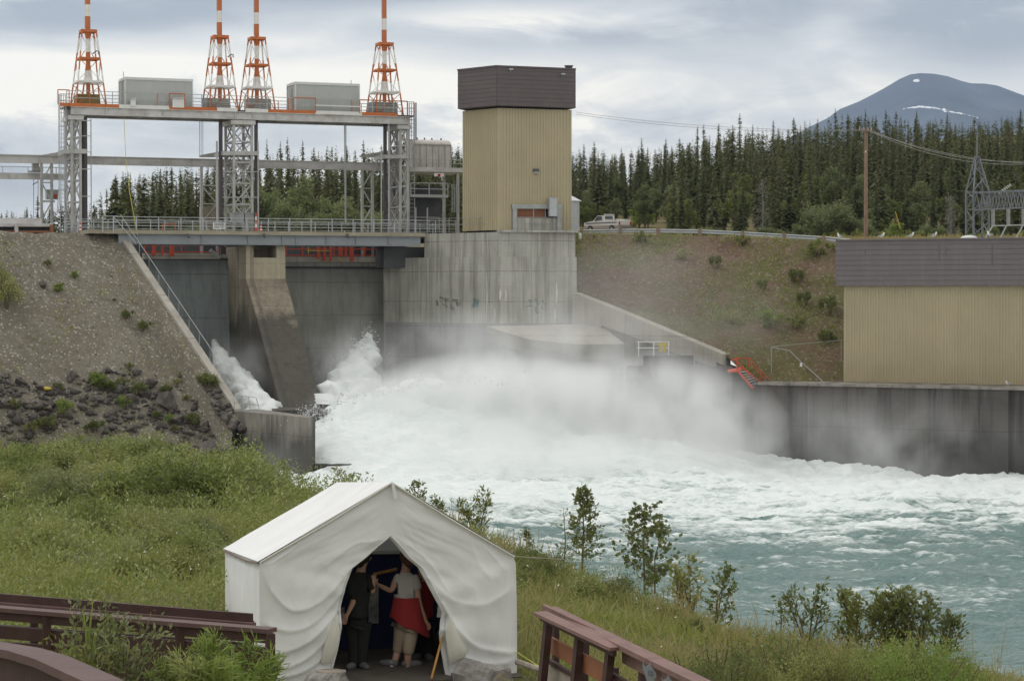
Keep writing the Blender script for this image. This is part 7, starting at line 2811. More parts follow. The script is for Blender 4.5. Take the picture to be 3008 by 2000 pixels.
def half_front(outer, inner, seed, sgn):
    nu_, nv_ = 70, 130
    V = np.zeros((nv_, nu_, 3))
    for j in range(nv_):
        v = j / (nv_ - 1)
        ox, oy = poly_at(outer, v)
        ix, iy = poly_at(inner, v)
        for i in range(nu_):
            u = i / (nu_ - 1)
            V[j, i] = (ox + (ix - ox) * u, oy + (iy - oy) * u, 0)
    PX, PY = V[..., 0].copy(), V[..., 1].copy()
    U = np.linspace(0, 1, nu_)[None, :].repeat(nv_, 0)
    VV_ = np.linspace(0, 1, nv_)[:, None].repeat(nu_, 1)
    low = sstep(.35, .75, VV_)
    # folds gathered at the tie and falling in arcs
    ph = VV_ * 24 + 3.0 * U * U * low + 2.5 * fbm(U * 2.0, VV_ * 3, 3, seed)
    crs = np.zeros_like(U)
    for (pl, wd_, am) in CREASE[sgn]:
        cpl = np.array([pl[0]] + list(pl) + [pl[-1]], float)
        sm = []
        for a_ in range(1, len(cpl) - 2):
            for t_ in np.linspace(0, 1, 6, endpoint=False):
                q0, q1, q2, q3 = cpl[a_ - 1:a_ + 3]
                sm.append(.5 * (2 * q1 + (q2 - q0) * t_ + (2 * q0 - 5 * q1 + 4 * q2 - q3) * t_ ** 2 + (3 * q1 - q0 - 3 * q2 + q3) * t_ ** 3))
        pl = sm + [cpl[-1]]
        best = np.full(U.shape, 1e9)
        sg = np.zeros_like(U)
        for (xa, ya), (xb, yb) in zip(pl[:-1], pl[1:]):
            ex, ey = xb - xa, yb - ya
            t_ = np.clip(((PX - xa) * ex + (PY - ya) * ey) / (ex * ex + ey * ey), 0, 1)
            qx, qy = PX - xa - t_ * ex, PY - ya - t_ * ey
            d2 = np.hypot(qx, qy)
            s_ = np.sign(ex * qy - ey * qx)
            m2 = d2 < best
            best = np.where(m2, d2, best)
            sg = np.where(m2, s_, sg)
        crs += .75 * am * np.exp(-np.abs(best) / wd_ * np.where(sg > 0, 1.0, 2.6))
    fold = (np.sin(ph) * .6 + .5 * np.sin(ph * 1.9 + 1.0) * .5) * (.008 + .050 * low * U ** 1.2 * (1 - .4 * sstep(.9, 1, U)))
    drape = .06 * fbm(U * 2.2 + seed, VV_ * 3.5 + U * 2, 3, seed + 3) + .010 * fbm(U * 6, VV_ * 9 - U * 6, 3, seed + 5) * (.4 + U)
    belly = .10 * np.sin(np.pi * U) * low
    off_ = (fold * .7 + drape + belly + crs) * np.clip(U * 8, 0, 1) * sstep(0, .12, VV_) - .004
    for j in range(nv_):
        for i in range(nu_):
            V[j, i] = TP(PX[j, i], PY[j, i], off_[j, i])
    # turned-in hem
    hem = V[:, -1:, :] + np.array(tuple(tb_ * .10)) + np.array(tuple(ta_ * .05 * sgn))
    V = np.concatenate([V, V[:, -1:, :] + np.array(tuple(fn * .012)), hem], 1)
    return V.reshape(-1, 3), grid_faces(nv_, nu_ + 2)


CREASE = {1: [([(1006, 1700), (940, 1765), (860, 1790), (800, 1740), (772, 1680)], 22, .05), ([(1000, 1745), (930, 1820), (850, 1850), (770, 1830)], 18, .045), ([(995, 1790), (920, 1870), (840, 1910), (765, 1925)], 16, .05),
              ([(990, 1840), (930, 1905), (860, 1950), (765, 1975)], 14, .045), ([(985, 1890), (930, 1945), (870, 1975), (765, 2000)], 12, .04), ([(900, 1560), (860, 1610), (800, 1650), (768, 1655)], 10, .03), ([(1100, 1590), (1040, 1600), (960, 1660)], 20, .025)],
          -1: [([(1300, 1770), (1340, 1840), (1400, 1895), (1516, 1915)], 18, .06), ([(1310, 1850), (1370, 1930), (1440, 1945), (1517, 1935)], 14, .045), ([(1420, 1582), (1440, 1620), (1475, 1660)], 10, .03), ([(1375, 1560), (1400, 1640), (1440, 1700)], 16, .02),
               ([(1262, 1700), (1330, 1760), (1420, 1770), (1512, 1720)], 26, .04), ([(1285, 1900), (1360, 1975), (1517, 1985)], 12, .03), ([(1200, 1600), (1260, 1650), (1320, 1740)], 14, .025)]}
outL = [(1150, 1417), (1040, 1480), (935, 1540), (850, 1596), (762, 1650), (762, 1740), (763, 1830), (763, 1920), (764, 2003)]
inL = [(1147, 1573), (1115, 1600), (1070, 1640), (1028, 1672), (1008, 1722), (992, 1787), (996, 1846), (985, 1915), (958, 2004)]
outR = [(1150, 1417), (1235, 1468), (1320, 1518), (1415, 1576), (1508, 1634), (1515, 1655), (1518, 1770), (1519, 1890), (1519, 2003)]
inR = [(1147, 1573), (1172, 1598), (1208, 1640), (1242, 1668), (1270, 1720), (1312, 1800), (1303, 1859), (1313, 1925), (1326, 2004)]
V, F = half_front(outL, inL, 3, 1)
link('front_panel', np_mesh('front_panel', V, F, M['canvas'], True), tent).matrix_parent_inverse = Matrix.Translation(tent.location).inverted()
V, F = half_front(outR, inR, 11, -1)
link('front_panel', np_mesh('front_panel', V, F, M['canvas'], True), tent).matrix_parent_inverse = Matrix.Translation(tent.location).inverted()


def sheet(name, p00, p10, p01, p11, sag, mat, n=28, wob=.012, seed=1, over=None):
    V = np.zeros((n, n, 3))
    p00, p10, p01, p11 = [np.array(tuple(p)) for p in (p00, p10, p01, p11)]
    u = np.linspace(0, 1, n)
    Uu, Vv = np.meshgrid(u, u)
    for k in range(3):
        V[..., k] = (p00[k] * (1 - Uu) + p10[k] * Uu) * (1 - Vv) + (p01[k] * (1 - Uu) + p11[k] * Uu) * Vv
    nn = np.cross(p10 - p00, p01 - p00)
    nn /= np.linalg.norm(nn)
    bend = np.sin(np.pi * Uu) * np.sin(np.pi * Vv) * sag + wob * fbm(Uu * 4, Vv * 4, 2, seed) * np.clip(np.minimum(Uu, 1 - Uu) * 12, 0, 1)
    V += bend[..., None] * nn
    o = link(name, np_mesh(name, V.reshape(-1, 3), grid_faces(n, n), mat, True), tent)
    return o


eave = Vector((0, 0, .012))
ov = fn * .035
sheet('roof', EL + ov + eave - ta_ * .03, PK + ov + eave, EL + rear + eave - ta_ * .03, PK + rear + eave - Vector((0, 0, .02)), -.07, M['canvas'], seed=2)
sheet('roof', PK + ov + eave, ER + ov + eave + ta_ * .03, PK + rear + eave - Vector((0, 0, .02)), ER + rear + eave + ta_ * .03, -.05, M['canvas'], seed=4)
BLr, BRr = BL + tb_ * DEP, BR + tb_ * DEP
sheet('side_wall', BLr, BL, EL + rear, EL, .03, M['canvas'], seed=6)
sheet('side_wall', BR, BRr, ER, ER + rear, .03, M['canvas'], seed=8)
mid_ = (EL + ER) * .5
sheet('back_wall', BRr, BLr, ER + rear, EL + rear, .02, M['canvas'], seed=9)
mb = MB()
mb.add([EL + rear, ER + rear, PK + rear], [(0, 1, 2)])
mb.build('back_gable', M['canvas'], tent, fix=False)
mb = MB()
mb.tube([EL + ov * 1.1, EL.lerp(PK, .5) + ov * 1.1 - Vector((0, 0, .02)), PK + ov * 1.1], .012, 5)
mb.tube([PK + ov * 1.1, PK.lerp(ER, .5) + ov * 1.1 - Vector((0, 0, .015)), ER + ov * 1.1], .012, 5)
mb.build('roof_hem', M['canvas_in'], tent)
mb = MB()
q0, q1 = EL - ta_ * .03 - Vector((0, 0, .012)), EL + rear - ta_ * .03 - Vector((0, 0, .012))
mb.tube([q0, q0.lerp(q1, .3) - Vector((0, 0, .03)), q0.lerp(q1, .7) - Vector((0, 0, .015)), q1], .014, 5)
mb.build('eave_shade_line', M['seam'], tent)  # thin dark tube drawing the seam shading under the eave as colour
mb = MB()
mb.slab([TP(1147, 1418, .06), TP(1156, 1418, .06), TP(1166, 1462, .07), TP(1154, 1463, .07)], fn * .008)
mb.build('ridge_strap', M['sock'], tent)
# door flaps rolled back, showing the cream lining
for pts in ([(985, 1800), (996, 1846), (990, 1905), (972, 1946), (940, 1944), (950, 1890), (968, 1840)],
            [(1318, 1806), (1306, 1860), (1314, 1920), (1318, 1948), (1362, 1925), (1372, 1905), (1345, 1850)]):
    cx = sum(p[0] for p in pts) / len(pts)
    cy = sum(p[1] for p in pts) / len(pts)
    mb = MB()
    ring = [TP(x, y, .075) for x, y in pts]
    ins = [TP(cx + (x - cx) * .55, cy + (y - cy) * .6, .125) for x, y in pts]
    n = len(pts)
    mb.add(ring + ins + [TP(cx, cy, .115)], [(i, (i + 1) % n, n + (i + 1) % n, n + i) for i in range(n)] + [(n + i, n + (i + 1) % n, 2 * n) for i in range(n)])
    mb.build('door_flap', M['canvas_in'], tent, True)
for (x, y) in ((1012, 1690), (1290, 1740)):
    MB().tube([TP(x - 6, y - 2, .06), TP(x + 2, y + 4, .08), TP(x + 4, y + 22, .07)], .008, 5).build('tie', M['canvas_in'], tent)
# canvas floor
mb = MB()
mb.prism([BL + fn * .3, BR + fn * .3, BRr, BLr], ZF - .1, ZF + .012)
mb.build('floor', M['floor_dark'], tent)


def IN(px, py, b):
    """pixel on the plane b metres behind the tent front"""
    o = EL + tb_ * b
    dd = P(px, py, 28.0) - CAMV
    t = (o - CAMV).dot(fn) / dd.dot(fn)
    return CAMV + dd * t


bd_ = thing('display_board', 'tall navy display board across the inside of the tent', 'display board', loc=IN(1150, 1985, 2.3))
mb = MB()
p0, p1 = IN(930, 1622, 2.3), IN(1420, 1620, 2.3)
mb.slab([p0, p1, Vector((p1.x, p1.y, ZF + .02)), Vector((p0.x, p0.y, ZF + .02))], tb_ * .05)
mb.build('panel', M['navy'], bd_)
MB().beam(p0 + fn * .02, p1 + fn * .02, .06, .04).build('top_bar', M['canvas_in'], bd_)
for (x0, x1, y0, y1, lab, mt) in ((1083, 1112, 1720, 1830, 'tall grey photo print on the navy board right of the person in black', 'paper'), (990, 1012, 1782, 1830, 'small pale print at the left edge of the tent opening', 'paper'),
                                  (1283, 1322, 1752, 1812, 'pale leaflet hanging at the right edge of the tent opening', 'sock')):
    b = 2.24 if mt == 'paper' else .5
    q = [IN(x0, y0, b), IN(x1, y0, b), IN(x1, y1, b), IN(x0, y1, b)]
    if mt != 'paper':
        q[0] = IN(x0 + 8, y0, b)
    tag(MB().slab(q, tb_ * .01).build('photo_print', M[mt], None), lab, 'print', 'prints inside the tent')
tag(MB().tube([IN(1098, 1686, 1.9), IN(1166, 1671, 1.9)], .022, 8).build('wooden_pole', M['handle_wood'], None), 'short varnished pole fixed level across the navy board', 'pole')
tag(MB().tube([IN(1264, 2004, -.15), IN(1314, 1815, .1)], .016, 8).build('leaning_stick', M['handle_wood'], None), 'long orange brown stick leaning at the right side of the tent opening', 'stick')
cr_ = thing('wooden_chest', 'dark brown chest in the shadow on the right inside the tent', 'chest', loc=IN(1285, 1985, 1.6))
mb = MB()
q0, q1 = IN(1250, 1878, 1.6), IN(1360, 1878, 1.6)
mb.slab([q0, q1, Vector((q1.x, q1.y, ZF + .02)), Vector((q0.x, q0.y, ZF + .02))], tb_ * .5)
mb.build('box', M['wood_rail'], cr_)
MB().beam(q0 + tb_ * .25, q1 + tb_ * .25, .56, .05).build('lid', M['wood_rail'], cr_)
mb = MB()
mb.slab([TP(1318, 1968, .16), TP(1332, 1985, .16), TP(1336, 2004, .16), TP(1318, 2004, .16)], fn * .05)
tag(mb.build('blue_tarp', M['tarp'], None), 'scrap of bright blue tarp at the right foot of the tent opening', 'tarp')


# ------------------------------------------------------------------ people
def skin(name, verts, edges, root, mat, parent, sub=2, smooth=True):
    me = bpy.data.meshes.new(name)
    me.from_pydata([tuple(v[0]) for v in verts], edges, [])
    ob = bpy.data.objects.new(name, me)
    COL.objects.link(ob)
    md = ob.modifiers.new('skin', 'SKIN')
    md.use_smooth_shade = True
    md.branch_smoothing = .6
    sv = me.skin_vertices[0].data
    for i, v in enumerate(verts):
        r = v[1] if isinstance(v[1], tuple) else (v[1], v[1])
        sv[i].radius = r
        sv[i].use_root = (i == root)
    s2 = ob.modifiers.new('sub', 'SUBSURF')
    s2.levels = s2.render_levels = sub
    bpy.context.view_layer.update()
    dg = bpy.context.evaluated_depsgraph_get()
    me2 = bpy.data.meshes.new_from_object(ob.evaluated_get(dg))
    bpy.data.objects.remove(ob)
    me2.name = name
    me2.materials.clear()
    me2.materials.append(mat)
    me2.polygons.foreach_set('use_smooth', [True] * len(me2.polygons))
    o = link(name, me2, parent)
    return o


def person(label, J, cloth, group=None, hair='hair'):
    """J: joint -> (px, py, distance); a single skinned body with fingers, clothing as children"""
    p = {k: P(*v) for k, v in J.items()}
    root = thing('person', label, 'person', group, Vector((p['pelvis'].x, p['pelvis'].y, ZF)))
    ids, verts, edges = {}, [], []

    def V_(n, pos, r):
        ids[n] = len(verts)
        verts.append((pos, r))
        return ids[n]

    def E_(a, b):
        edges.append((ids[a], ids[b]))
    V_('pelvis', p['pelvis'], .125)
    V_('spine', p['spine'], .115)
    V_('chest', p['chest'], .13)
    V_('nb', p['neck'], .058)
    V_('head', p['head'], .088)
    top = p['head'] + (p['head'] - p['neck']).normalized() * .11
    V_('top', top, .062)
    for a, b in (('pelvis', 'spine'), ('spine', 'chest'), ('chest', 'nb'), ('nb', 'head'), ('head', 'top')):
        E_(a, b)
    face = Vector(J.get('_face', (-.5, .85, 0))).normalized() if False else FACE[label]
    V_('nose', p['head'] + face * .115 - Vector((0, 0, .01)), .016)
    E_('head', 'nose')
    for s in 'LR':
        V_('sh' + s, p['sh' + s], .062)
        V_('el' + s, p['el' + s], .043)
        V_('wr' + s, p['wr' + s], .029)
        E_('chest', 'sh' + s)
        E_('sh' + s, 'el' + s)
        E_('el' + s, 'wr' + s)
        d = (p['wr' + s] - p['el' + s]).normalized()
        palm = p['wr' + s] + d * .07
        V_('pa' + s, palm, (.036, .02))
        E_('wr' + s, 'pa' + s)
        side = d.cross(Vector((0, 1, 0)))
        side = side.normalized() if side.length > .1 else Vector((1, 0, 0))
        for k, (o_, ln_) in enumerate(((-.027, .062), (-.009, .075), (.009, .07), (.027, .055))):
            a = palm + side * o_ + d * .03
            b = a + d * ln_ * .55 - Vector((0, 0, .004))
            c = b + d * ln_ * .35 - Vector((0, 0, .018))
            for nm, q in (('a', a), ('b', b), ('c', c)):
                V_('f%s%d%s' % (s, k, nm), q, .0085)
            E_('pa' + s, 'f%s%da' % (s, k))
            E_('f%s%da' % (s, k), 'f%s%db' % (s, k))
            E_('f%s%db' % (s, k), 'f%s%dc' % (s, k))
        th = palm - side * .04 - d * .02
        V_('t' + s, th, .0095)
        V_('t2' + s, th - side * .018 + d * .035, .009)
        E_('pa' + s, 't' + s)
        E_('t' + s, 't2' + s)
        V_('hi' + s, p['hi' + s], .088)
        V_('kn' + s, p['kn' + s], .058)
        V_('ca' + s, p['kn' + s].lerp(p['an' + s], .35), .056)
        V_('an' + s, p['an' + s], .036)
        E_('pelvis', 'hi' + s)
        E_('hi' + s, 'kn' + s)
        E_('kn' + s, 'ca' + s)
        E_('ca' + s, 'an' + s)
        V_('to' + s, p['to' + s], .034)
        E_('an' + s, 'to' + s)
    bo_ = skin('body', verts, edges, 0, M['skin'], root)
    me_b = bo_.data
    me_b.materials.append(M[cloth['shirt']])
    me_b.materials.append(M[cloth['trousers']])
    segs = []
    for (a_, b_) in edges:
        na_ = [k_ for k_, v_ in ids.items() if v_ == a_][0]
        nb__ = [k_ for k_, v_ in ids.items() if v_ == b_][0]
        lo_ = (na_, nb__)
        mi_ = 1 if nb__ in ('chest', 'shL', 'shR', 'spine') or (nb__[:2] == 'el' and cloth['sleeve'] > .8) else 2 if nb__[:2] in ('hi', 'kn') or (nb__[:2] in ('ca', 'an') and cloth['leg'] > .8) else 0
        segs.append((verts[a_][0], verts[b_][0], mi_))
    for pg in me_b.polygons:
        c_ = pg.center
        bestd, bm = 1e9, 0
        for (a_, b_, mi_) in segs:
            ab = b_ - a_
            t_ = max(0, min(1, (c_ - a_).dot(ab) / max(ab.length_squared, 1e-9)))
            dd_ = (a_ + ab * t_ - c_).length
            if dd_ < bestd:
                bestd, bm = dd_, mi_
        pg.material_index = bm
    # clothing
    up_ = (p['neck'] - p['chest']).normalized()
    sv, se = [], []
    sv.append((p['spine'].lerp(p['pelvis'], 1.0), .178)); sv.append((p['spine'], .17)); sv.append((p['chest'], .182)); sv.append((p['neck'] - up_ * .05, .085))
    se += [(0, 1), (1, 2), (2, 3)]
    for s in 'LR':
        i = len(sv)
        sv.append((p['sh' + s], .098))
        sv.append((p['sh' + s].lerp(p['el' + s], cloth['sleeve']), .07))
        se += [(2, i), (i, i + 1)]
    skin('shirt', sv, se, 1, M[cloth['shirt']], root)
    tv = [(p['pelvis'] + Vector((0, 0, .10)), .166)]
    te = []
    for s in 'LR':
        i = len(tv)
        end = p['kn' + s].lerp(p['an' + s], cloth['leg'])
        tv += [(p['hi' + s], .128), (p['kn' + s], .085), (end, .078)]
        te += [(0, i), (i, i + 1), (i + 1, i + 2)]
    skin('trousers', tv, te, 0, M[cloth['trousers']], root)
    for s in 'LR':
        a, t = p['an' + s], p['to' + s]
        if cloth.get('sock'):
            MB().tube([a + Vector((0, 0, .10)), a + Vector((0, 0, .03)), a - Vector((0, 0, .03))], [.046, .048, .05], 10).build('sock', M['sock'], root, True)
        dd = (t - a)
        dd.z = 0
        dd.normalize()
        heel = Vector((a.x, a.y, ZF + .05)) - dd * .05
        toe = Vector((a.x, a.y, ZF + .045)) + dd * .17
        MB().tube([heel - dd * .03, heel, heel.lerp(toe, .5), toe, toe + dd * .04], [.02, .05, .055, .045, .02], 10).build('shoe', M['shoe'], root, True)
    hc = p['head'] + (top - p['head']) * .35 - face * .022
    rotm = None
    hb = MB()
    hb.ell(hc, (.112, .112, .125), 14, 9)
    hb.ell(hc - face * .045 - Vector((0, 0, .07)), (.085, .085, .10), 12, 7)
    hb.build('hair', M[hair], root, True)
    return root, p


FACE = {}
WL_ = 'person in a pale grey tee with a red jacket tied round the waist'
ML_ = 'person dressed all in black standing at the left of the tent opening'
RL_ = 'person in red half hidden behind the one in the grey tee'
FACE[WL_] = Vector((-.55, .8, -.1)).normalized()
FACE[ML_] = Vector((.8, .3, 0)).normalized()
FACE[RL_] = Vector((-.7, -.5, 0)).normalized()
dW = 29.25
J = dict(pelvis=(1196, 1830, dW), spine=(1192, 1780, dW), chest=(1188, 1712, dW + .03), neck=(1192, 1668, dW + .05), head=(1194, 1640, dW + .10),
         shL=(1168, 1690, dW), elL=(1150, 1736, dW - .02), wrL=(1115, 1719, dW + .05), shR=(1218, 1694, dW), elR=(1230, 1772, dW - .05), wrR=(1247, 1812, dW - .05),
         hiL=(1182, 1848, dW), knL=(1170, 1905, dW + .08), anL=(1154, 1962, dW + .02), toL=(1140, 1972, dW + .05), hiR=(1208, 1848, dW), knR=(1200, 1910, dW - .05), anR=(1196, 1970, dW - .02), toR=(1222, 1976, dW + .02))
rt, pp = person(WL_, J, dict(shirt='shirt', sleeve=.55, trousers='khaki', leg=.22, sock=True))
# jacket tied round the waist, hanging lower on one side
mb = MB()
n = 22
rings = []
wc = P(1195, 1752, dW)
for j, (dy, rr, sl) in enumerate(((0, .178, 0), (18, .198, 0.0), (42, .212, .12), (66, .222, .34), (88, .222, .52))):
    ring = []
    for i in range(n):
        th = 2 * math.pi * i / n
        cx = math.cos(th)
        r_ = rr * (1 + .07 * math.sin(th * 7 + j * .7) + .05 * math.sin(th * 11 - j))
        zd_ = -(dy * dW / FPX) - sl * .28 * cx
        ring.append(wc + Vector((cx * r_ + .02 * j * (cx > 0), math.sin(th) * r_ * .85, zd_)))
    rings.append(ring)
vs = [v for r_ in rings for v in r_]
fs = [(j * n + i, j * n + (i + 1) % n, (j + 1) * n + (i + 1) % n, (j + 1) * n + i) for j in range(4) for i in range(n)]
mb.add(vs, fs)
mb.build('tied_jacket', M['red_cloth'], rt, True)
dM = 29.15
J = dict(pelvis=(1050, 1822, dM), spine=(1052, 1770, dM), chest=(1056, 1712, dM), neck=(1062, 1668, dM), head=(1068, 1638, dM),
         shL=(1030, 1690, dM), elL=(1040, 1762, dM - .12), wrL=(1024, 1796, dM - .16), shR=(1082, 1690, dM), elR=(1096, 1742, dM - .05), wrR=(1097, 1716, dM - .06),
         hiL=(1036, 1838, dM), knL=(1038, 1905, dM), anL=(1040, 1972, dM), toL=(1030, 1984, dM - .1), hiR=(1066, 1838, dM), knR=(1064, 1905, dM), anR=(1062, 1972, dM), toR=(1072, 1984, dM - .1))
person(ML_, J, dict(shirt='black_cloth', sleeve=.9, trousers='black_cloth', leg=.95), hair='hair_dark')
dR = 29.9
J = dict(pelvis=(1244, 1815, dR), spine=(1246, 1765, dR), chest=(1246, 1712, dR), neck=(1240, 1672, dR), head=(1234, 1646, dR),
         shL=(1222, 1690, dR), elL=(1222, 1750, dR), wrL=(1228, 1795, dR), shR=(1262, 1692, dR), elR=(1280, 1740, dR - .1), wrR=(1290, 1768, dR - .1),
         hiL=(1232, 1828, dR), knL=(1232, 1890, dR), anL=(1230, 1952, dR), toL=(1222, 1958, dR - .1), hiR=(1256, 1828, dR), knR=(1256, 1890, dR), anR=(1254, 1952, dR), toR=(1262, 1958, dR - .1))
person(RL_, J, dict(shirt='red_cloth', sleeve=.5, trousers='black_cloth', leg=.9), hair='hair')

# ------------------------------------------------------------------ stump, log, ropes
M['grey_log'] = simple_mat('weathered_silver_log', (.30, .28, .26), .9, .35, 4.0, 0.0, (.13, .12, .115), .7, streak=False, bump=.9, bscale=9)
stp = thing('tree_stump', 'short pale topped stump left of the tent opening', 'stump', loc=TP(938, 1998, .5))
gg = np.random.default_rng(5)
c0 = TP(938, 2003, .55)
zt_s = TP(944, 1950, .55).z
mb = MB()
nst = 22
for z, r in ((ZF - .2, .32), (ZF + .06, .29), (ZF + .16, .235), (zt_s, .19)):
    for i in range(nst):
        th = 2 * math.pi * i / nst
        rr = r * (1 + .09 * math.sin(3 * th + z) + .05 * gg.normal() * .5 + .06 * math.sin(7 * th))
        mb.v.append((c0.x + math.cos(th) * rr + (.06 if z >= zt_s - .01 else 0), c0.y + math.sin(th) * rr, z + (.012 * math.sin(th * 5) if z > ZF else 0)))
for j in range(3):
    for i in range(nst):
        mb.f.append((j * nst + i, j * nst + (i + 1) % nst, (j + 1) * nst + (i + 1) % nst, (j + 1) * nst + i)); mb.m.append(0)
mb.f.append(tuple(3 * nst + i for i in range(nst))); mb.m.append(0)
mb.build('bark', M['grey_log'], stp, False)
MB().tube([Vector((c0.x + .06, c0.y, zt_s - .02)), Vector((c0.x + .06, c0.y, zt_s + .012))], .165, 22).build('cut_top', M['wood_pale'], stp)
MB().ell(TP(905, 1985, .72), (.05, .03, .1), 8, 6).build('rotten_patch', M['wood_orange'], stp, True)
lgg = thing('fallen_log', 'fat grey weathered log lying at the right of the tent opening', 'log', loc=TP(1390, 1998, .5))
la, lb = TP(1352, 1972, .22), TP(1428, 1975, .92)
mb = MB()
nl, ns_ = 24, 24
dl = (lb - la).normalized()
s_v = dl.cross(Vector((0, 0, 1))).normalized()
u_v = s_v.cross(dl)
for j in range(nl):
    f = j / (nl - 1)
    c = la.lerp(lb, f)
    for i in range(ns_):
        th = 2 * math.pi * i / ns_
        r = (.215 + .02 * f) * (1 + .05 * math.sin(5 * th + f * 3) + .05 * math.sin(9 * th - f * 8) + .02 * gg.normal())
        if j == 0 or j == nl - 1:
            r *= .86
        mb.v.append(tuple(c + s_v * math.cos(th) * r + u_v * math.sin(th) * r))
for j in range(nl - 1):
    for i in range(ns_):
        mb.f.append((j * ns_ + i, j * ns_ + (i + 1) % ns_, (j + 1) * ns_ + (i + 1) % ns_, (j + 1) * ns_ + i)); mb.m.append(0)
mb.f.append(tuple(range(ns_))); mb.m.append(0)
mb.f.append(tuple((nl - 1) * ns_ + i for i in range(ns_))); mb.m.append(0)
mb.build('trunk', M['grey_log'], lgg, False)
MB().tube([lb + dl * .002, lb + dl * .016], .155, 20).build('cut_end', M['wood_pale'], lgg)
tag(MB().tube([TP(1519, 1915, 0), P(1600, 1968, 27.2), P(1660, 2010, 26.4)], .009, 5).build('guy_rope', M['rope'], None), 'yellow guy rope running from the right tent corner', 'rope')
tag(MB().tube([P(1521, 1944, 28.2), P(1605, 1972, 27.0)], [.045, .04], 8).build('ground_pole', M['wood_pale'], None), 'pale wooden pole lying in the grass right of the tent', 'pole')
tag(MB().tube([TP(1514, 1634, .0), TP(1514, 1634) + ta_ * .7 + Vector((0, 0, -.06))], .006, 4).build('guy_rope', M['wood_pale'], None), 'short frayed cord at the right tent eave', 'rope')

# ------------------------------------------------------------------ boardwalk rails on the left
def board(p, q, w, h, name, mat, parent, up=(0, 0, 1)):
    return MB().beam(p, q, w, h, up).build(name, mat, parent)


fr1 = thing('boardwalk_rail', 'brown timber boardwalk railing with a wide cap and solid lower boards, nearer of two', 'railing', 'brown boardwalk railings left of the tent', P(800, 1990, 22.2))
d0, d1 = 24.0, 22.2
board(P(-60, 1782, d0), P(800, 1851, d1), .17, .045, 'cap', M['wood_cap'], fr1)
board(P(-60, 1800, d0 - .02), P(795, 1873, d1 - .0), .045, .11, 'top_board', M['wood_rail'], fr1)
board(P(-60, 1850, d0 + .03), P(795, 1921, d1 + .03), .04, .14, 'board', M['wood_rail'], fr1)
board(P(-60, 1905, d0 + .03), P(795, 1968, d1 + .03), .04, .20, 'board', M['wood_rail'], fr1)
board(P(-60, 1965, d0 + .03), P(795, 2025, d1 + .03), .04, .20, 'board', M['wood_rail'], fr1)
for px, py in ((137, 1795), (528, 1832), (794, 1856)):
    d = d0 + (d1 - d0) * (px + 60) / 860 - .06
    MB().beam(P(px, py + 4, d), P(px, 2120, d), .085, .085).build('post', M['wood_rail'], fr1)
fr2 = thing('boardwalk_rail', 'brown timber railing on the far side of the boardwalk, farther of two', 'railing', 'brown boardwalk railings left of the tent', P(740, 1930, 23.4))
e0, e1 = 25.4, 23.5
board(P(-60, 1753, e0), P(740, 1818, e1), .05, .125, 'top_board', M['wood_rail'], fr2)
board(P(-60, 1846, e0), P(742, 1905, e1), .04, .13, 'board', M['wood_rail'], fr2)
board(P(-60, 1768, e0 - .07), P(745, 1834, e1 - .07), .09, .04, 'ledge', M['wood_cap'], fr2)
for px, py in ((100, 1775), (420, 1800), (733, 1822)):
    d = e0 + (e1 - e0) * (px + 60) / 800 + .05
    MB().beam(P(px, py, d), P(px, 2080, d), .085, .085).build('post', M['wood_rail'], fr2)
# big blurred handrail at the corner
fr3 = thing('near_handrail', 'thick curved brown handrail in the bottom left corner close to the viewer', 'handrail', loc=P(100, 1960, 9.0))
pts = [P(-80, 1893, 9.6), P(0, 1906, 9.3), P(70, 1918, 9.0), P(150, 1942, 8.7), P(230, 1978, 8.4), P(300, 2010, 8.1), P(380, 2060, 7.8)]
mb = MB()
for i in range(len(pts) - 1):
    mb.beam(pts[i], pts[i + 1] + (pts[i + 1] - pts[i]).normalized() * .002, .14, .035)
mb.build('cap', M['wood_cap'], fr3)
mb = MB()
for i in range(len(pts) - 1):
    a, b = pts[i] - Vector((0, 0, .085)), pts[i + 1] - Vector((0, 0, .085))
    mb.beam(a + Vector((0, -.03, 0)), b + Vector((0, -.03, 0)), .04, .13)
    a, b = a - Vector((0, 0, .2)), b - Vector((0, 0, .2))
    mb.beam(a, b, .04, .2)
mb.build('fascia', M['wood_rail'], fr3)

# ------------------------------------------------------------------ rail with sign shelf on the right
rr_ = thing('viewpoint_rail', 'faded brown timber viewpoint railing with a shelf and orange brown boards', 'railing', loc=P(1690, 2000, 22))


def RD(px):
    return 23.0 + (px - 1600) / 440.0 * -3.6


board(P(1598, 1786, 23.2), P(1836, 1898, 21.4), .05, .085, 'side_board', M['wood_cap_pale'], rr_)
board(P(1612, 1788, 23.4), P(2080, 2016, 19.2), .17, .05, 'cap', M['wood_cap_pale'], rr_)
board(P(1834, 1920, 21.35), P(2080, 2050, 19.1), .05, .17, 'fascia', M['wood_cap_pale'], rr_)
board(P(1586, 1800, 22.75), P(1812, 1905, 21.1), .16, .035, 'shelf', M['wood_cap_pale'], rr_)
board(P(1590, 1812, 22.74), P(1806, 1918, 21.09), .04, .06, 'shelf_edge', M['wood_rail'], rr_)
for (x0, y0, x1, y1, d) in ((1611, 1822, 1590, 2030, 22.7), (1702, 1868, 1686, 2040, 22.0), (1792, 1914, 1778, 2050, 21.3)):
    MB().beam(P(x0, y0, d), P(x1, y1, d), .088, .075).build('post', M['wood_rail'], rr_)
for (x0, y0, x1, y1, d) in ((1632, 1840, 1632, 2030, 23.3), (1720, 1885, 1716, 2030, 22.6), (1888, 1960, 1884, 2060, 20.9), (1806, 1960, 1804, 2060, 21.6)):
    MB().beam(P(x0, y0, d), P(x1, y1, d), .07, .06).build('post', M['wood_rail'], rr_)
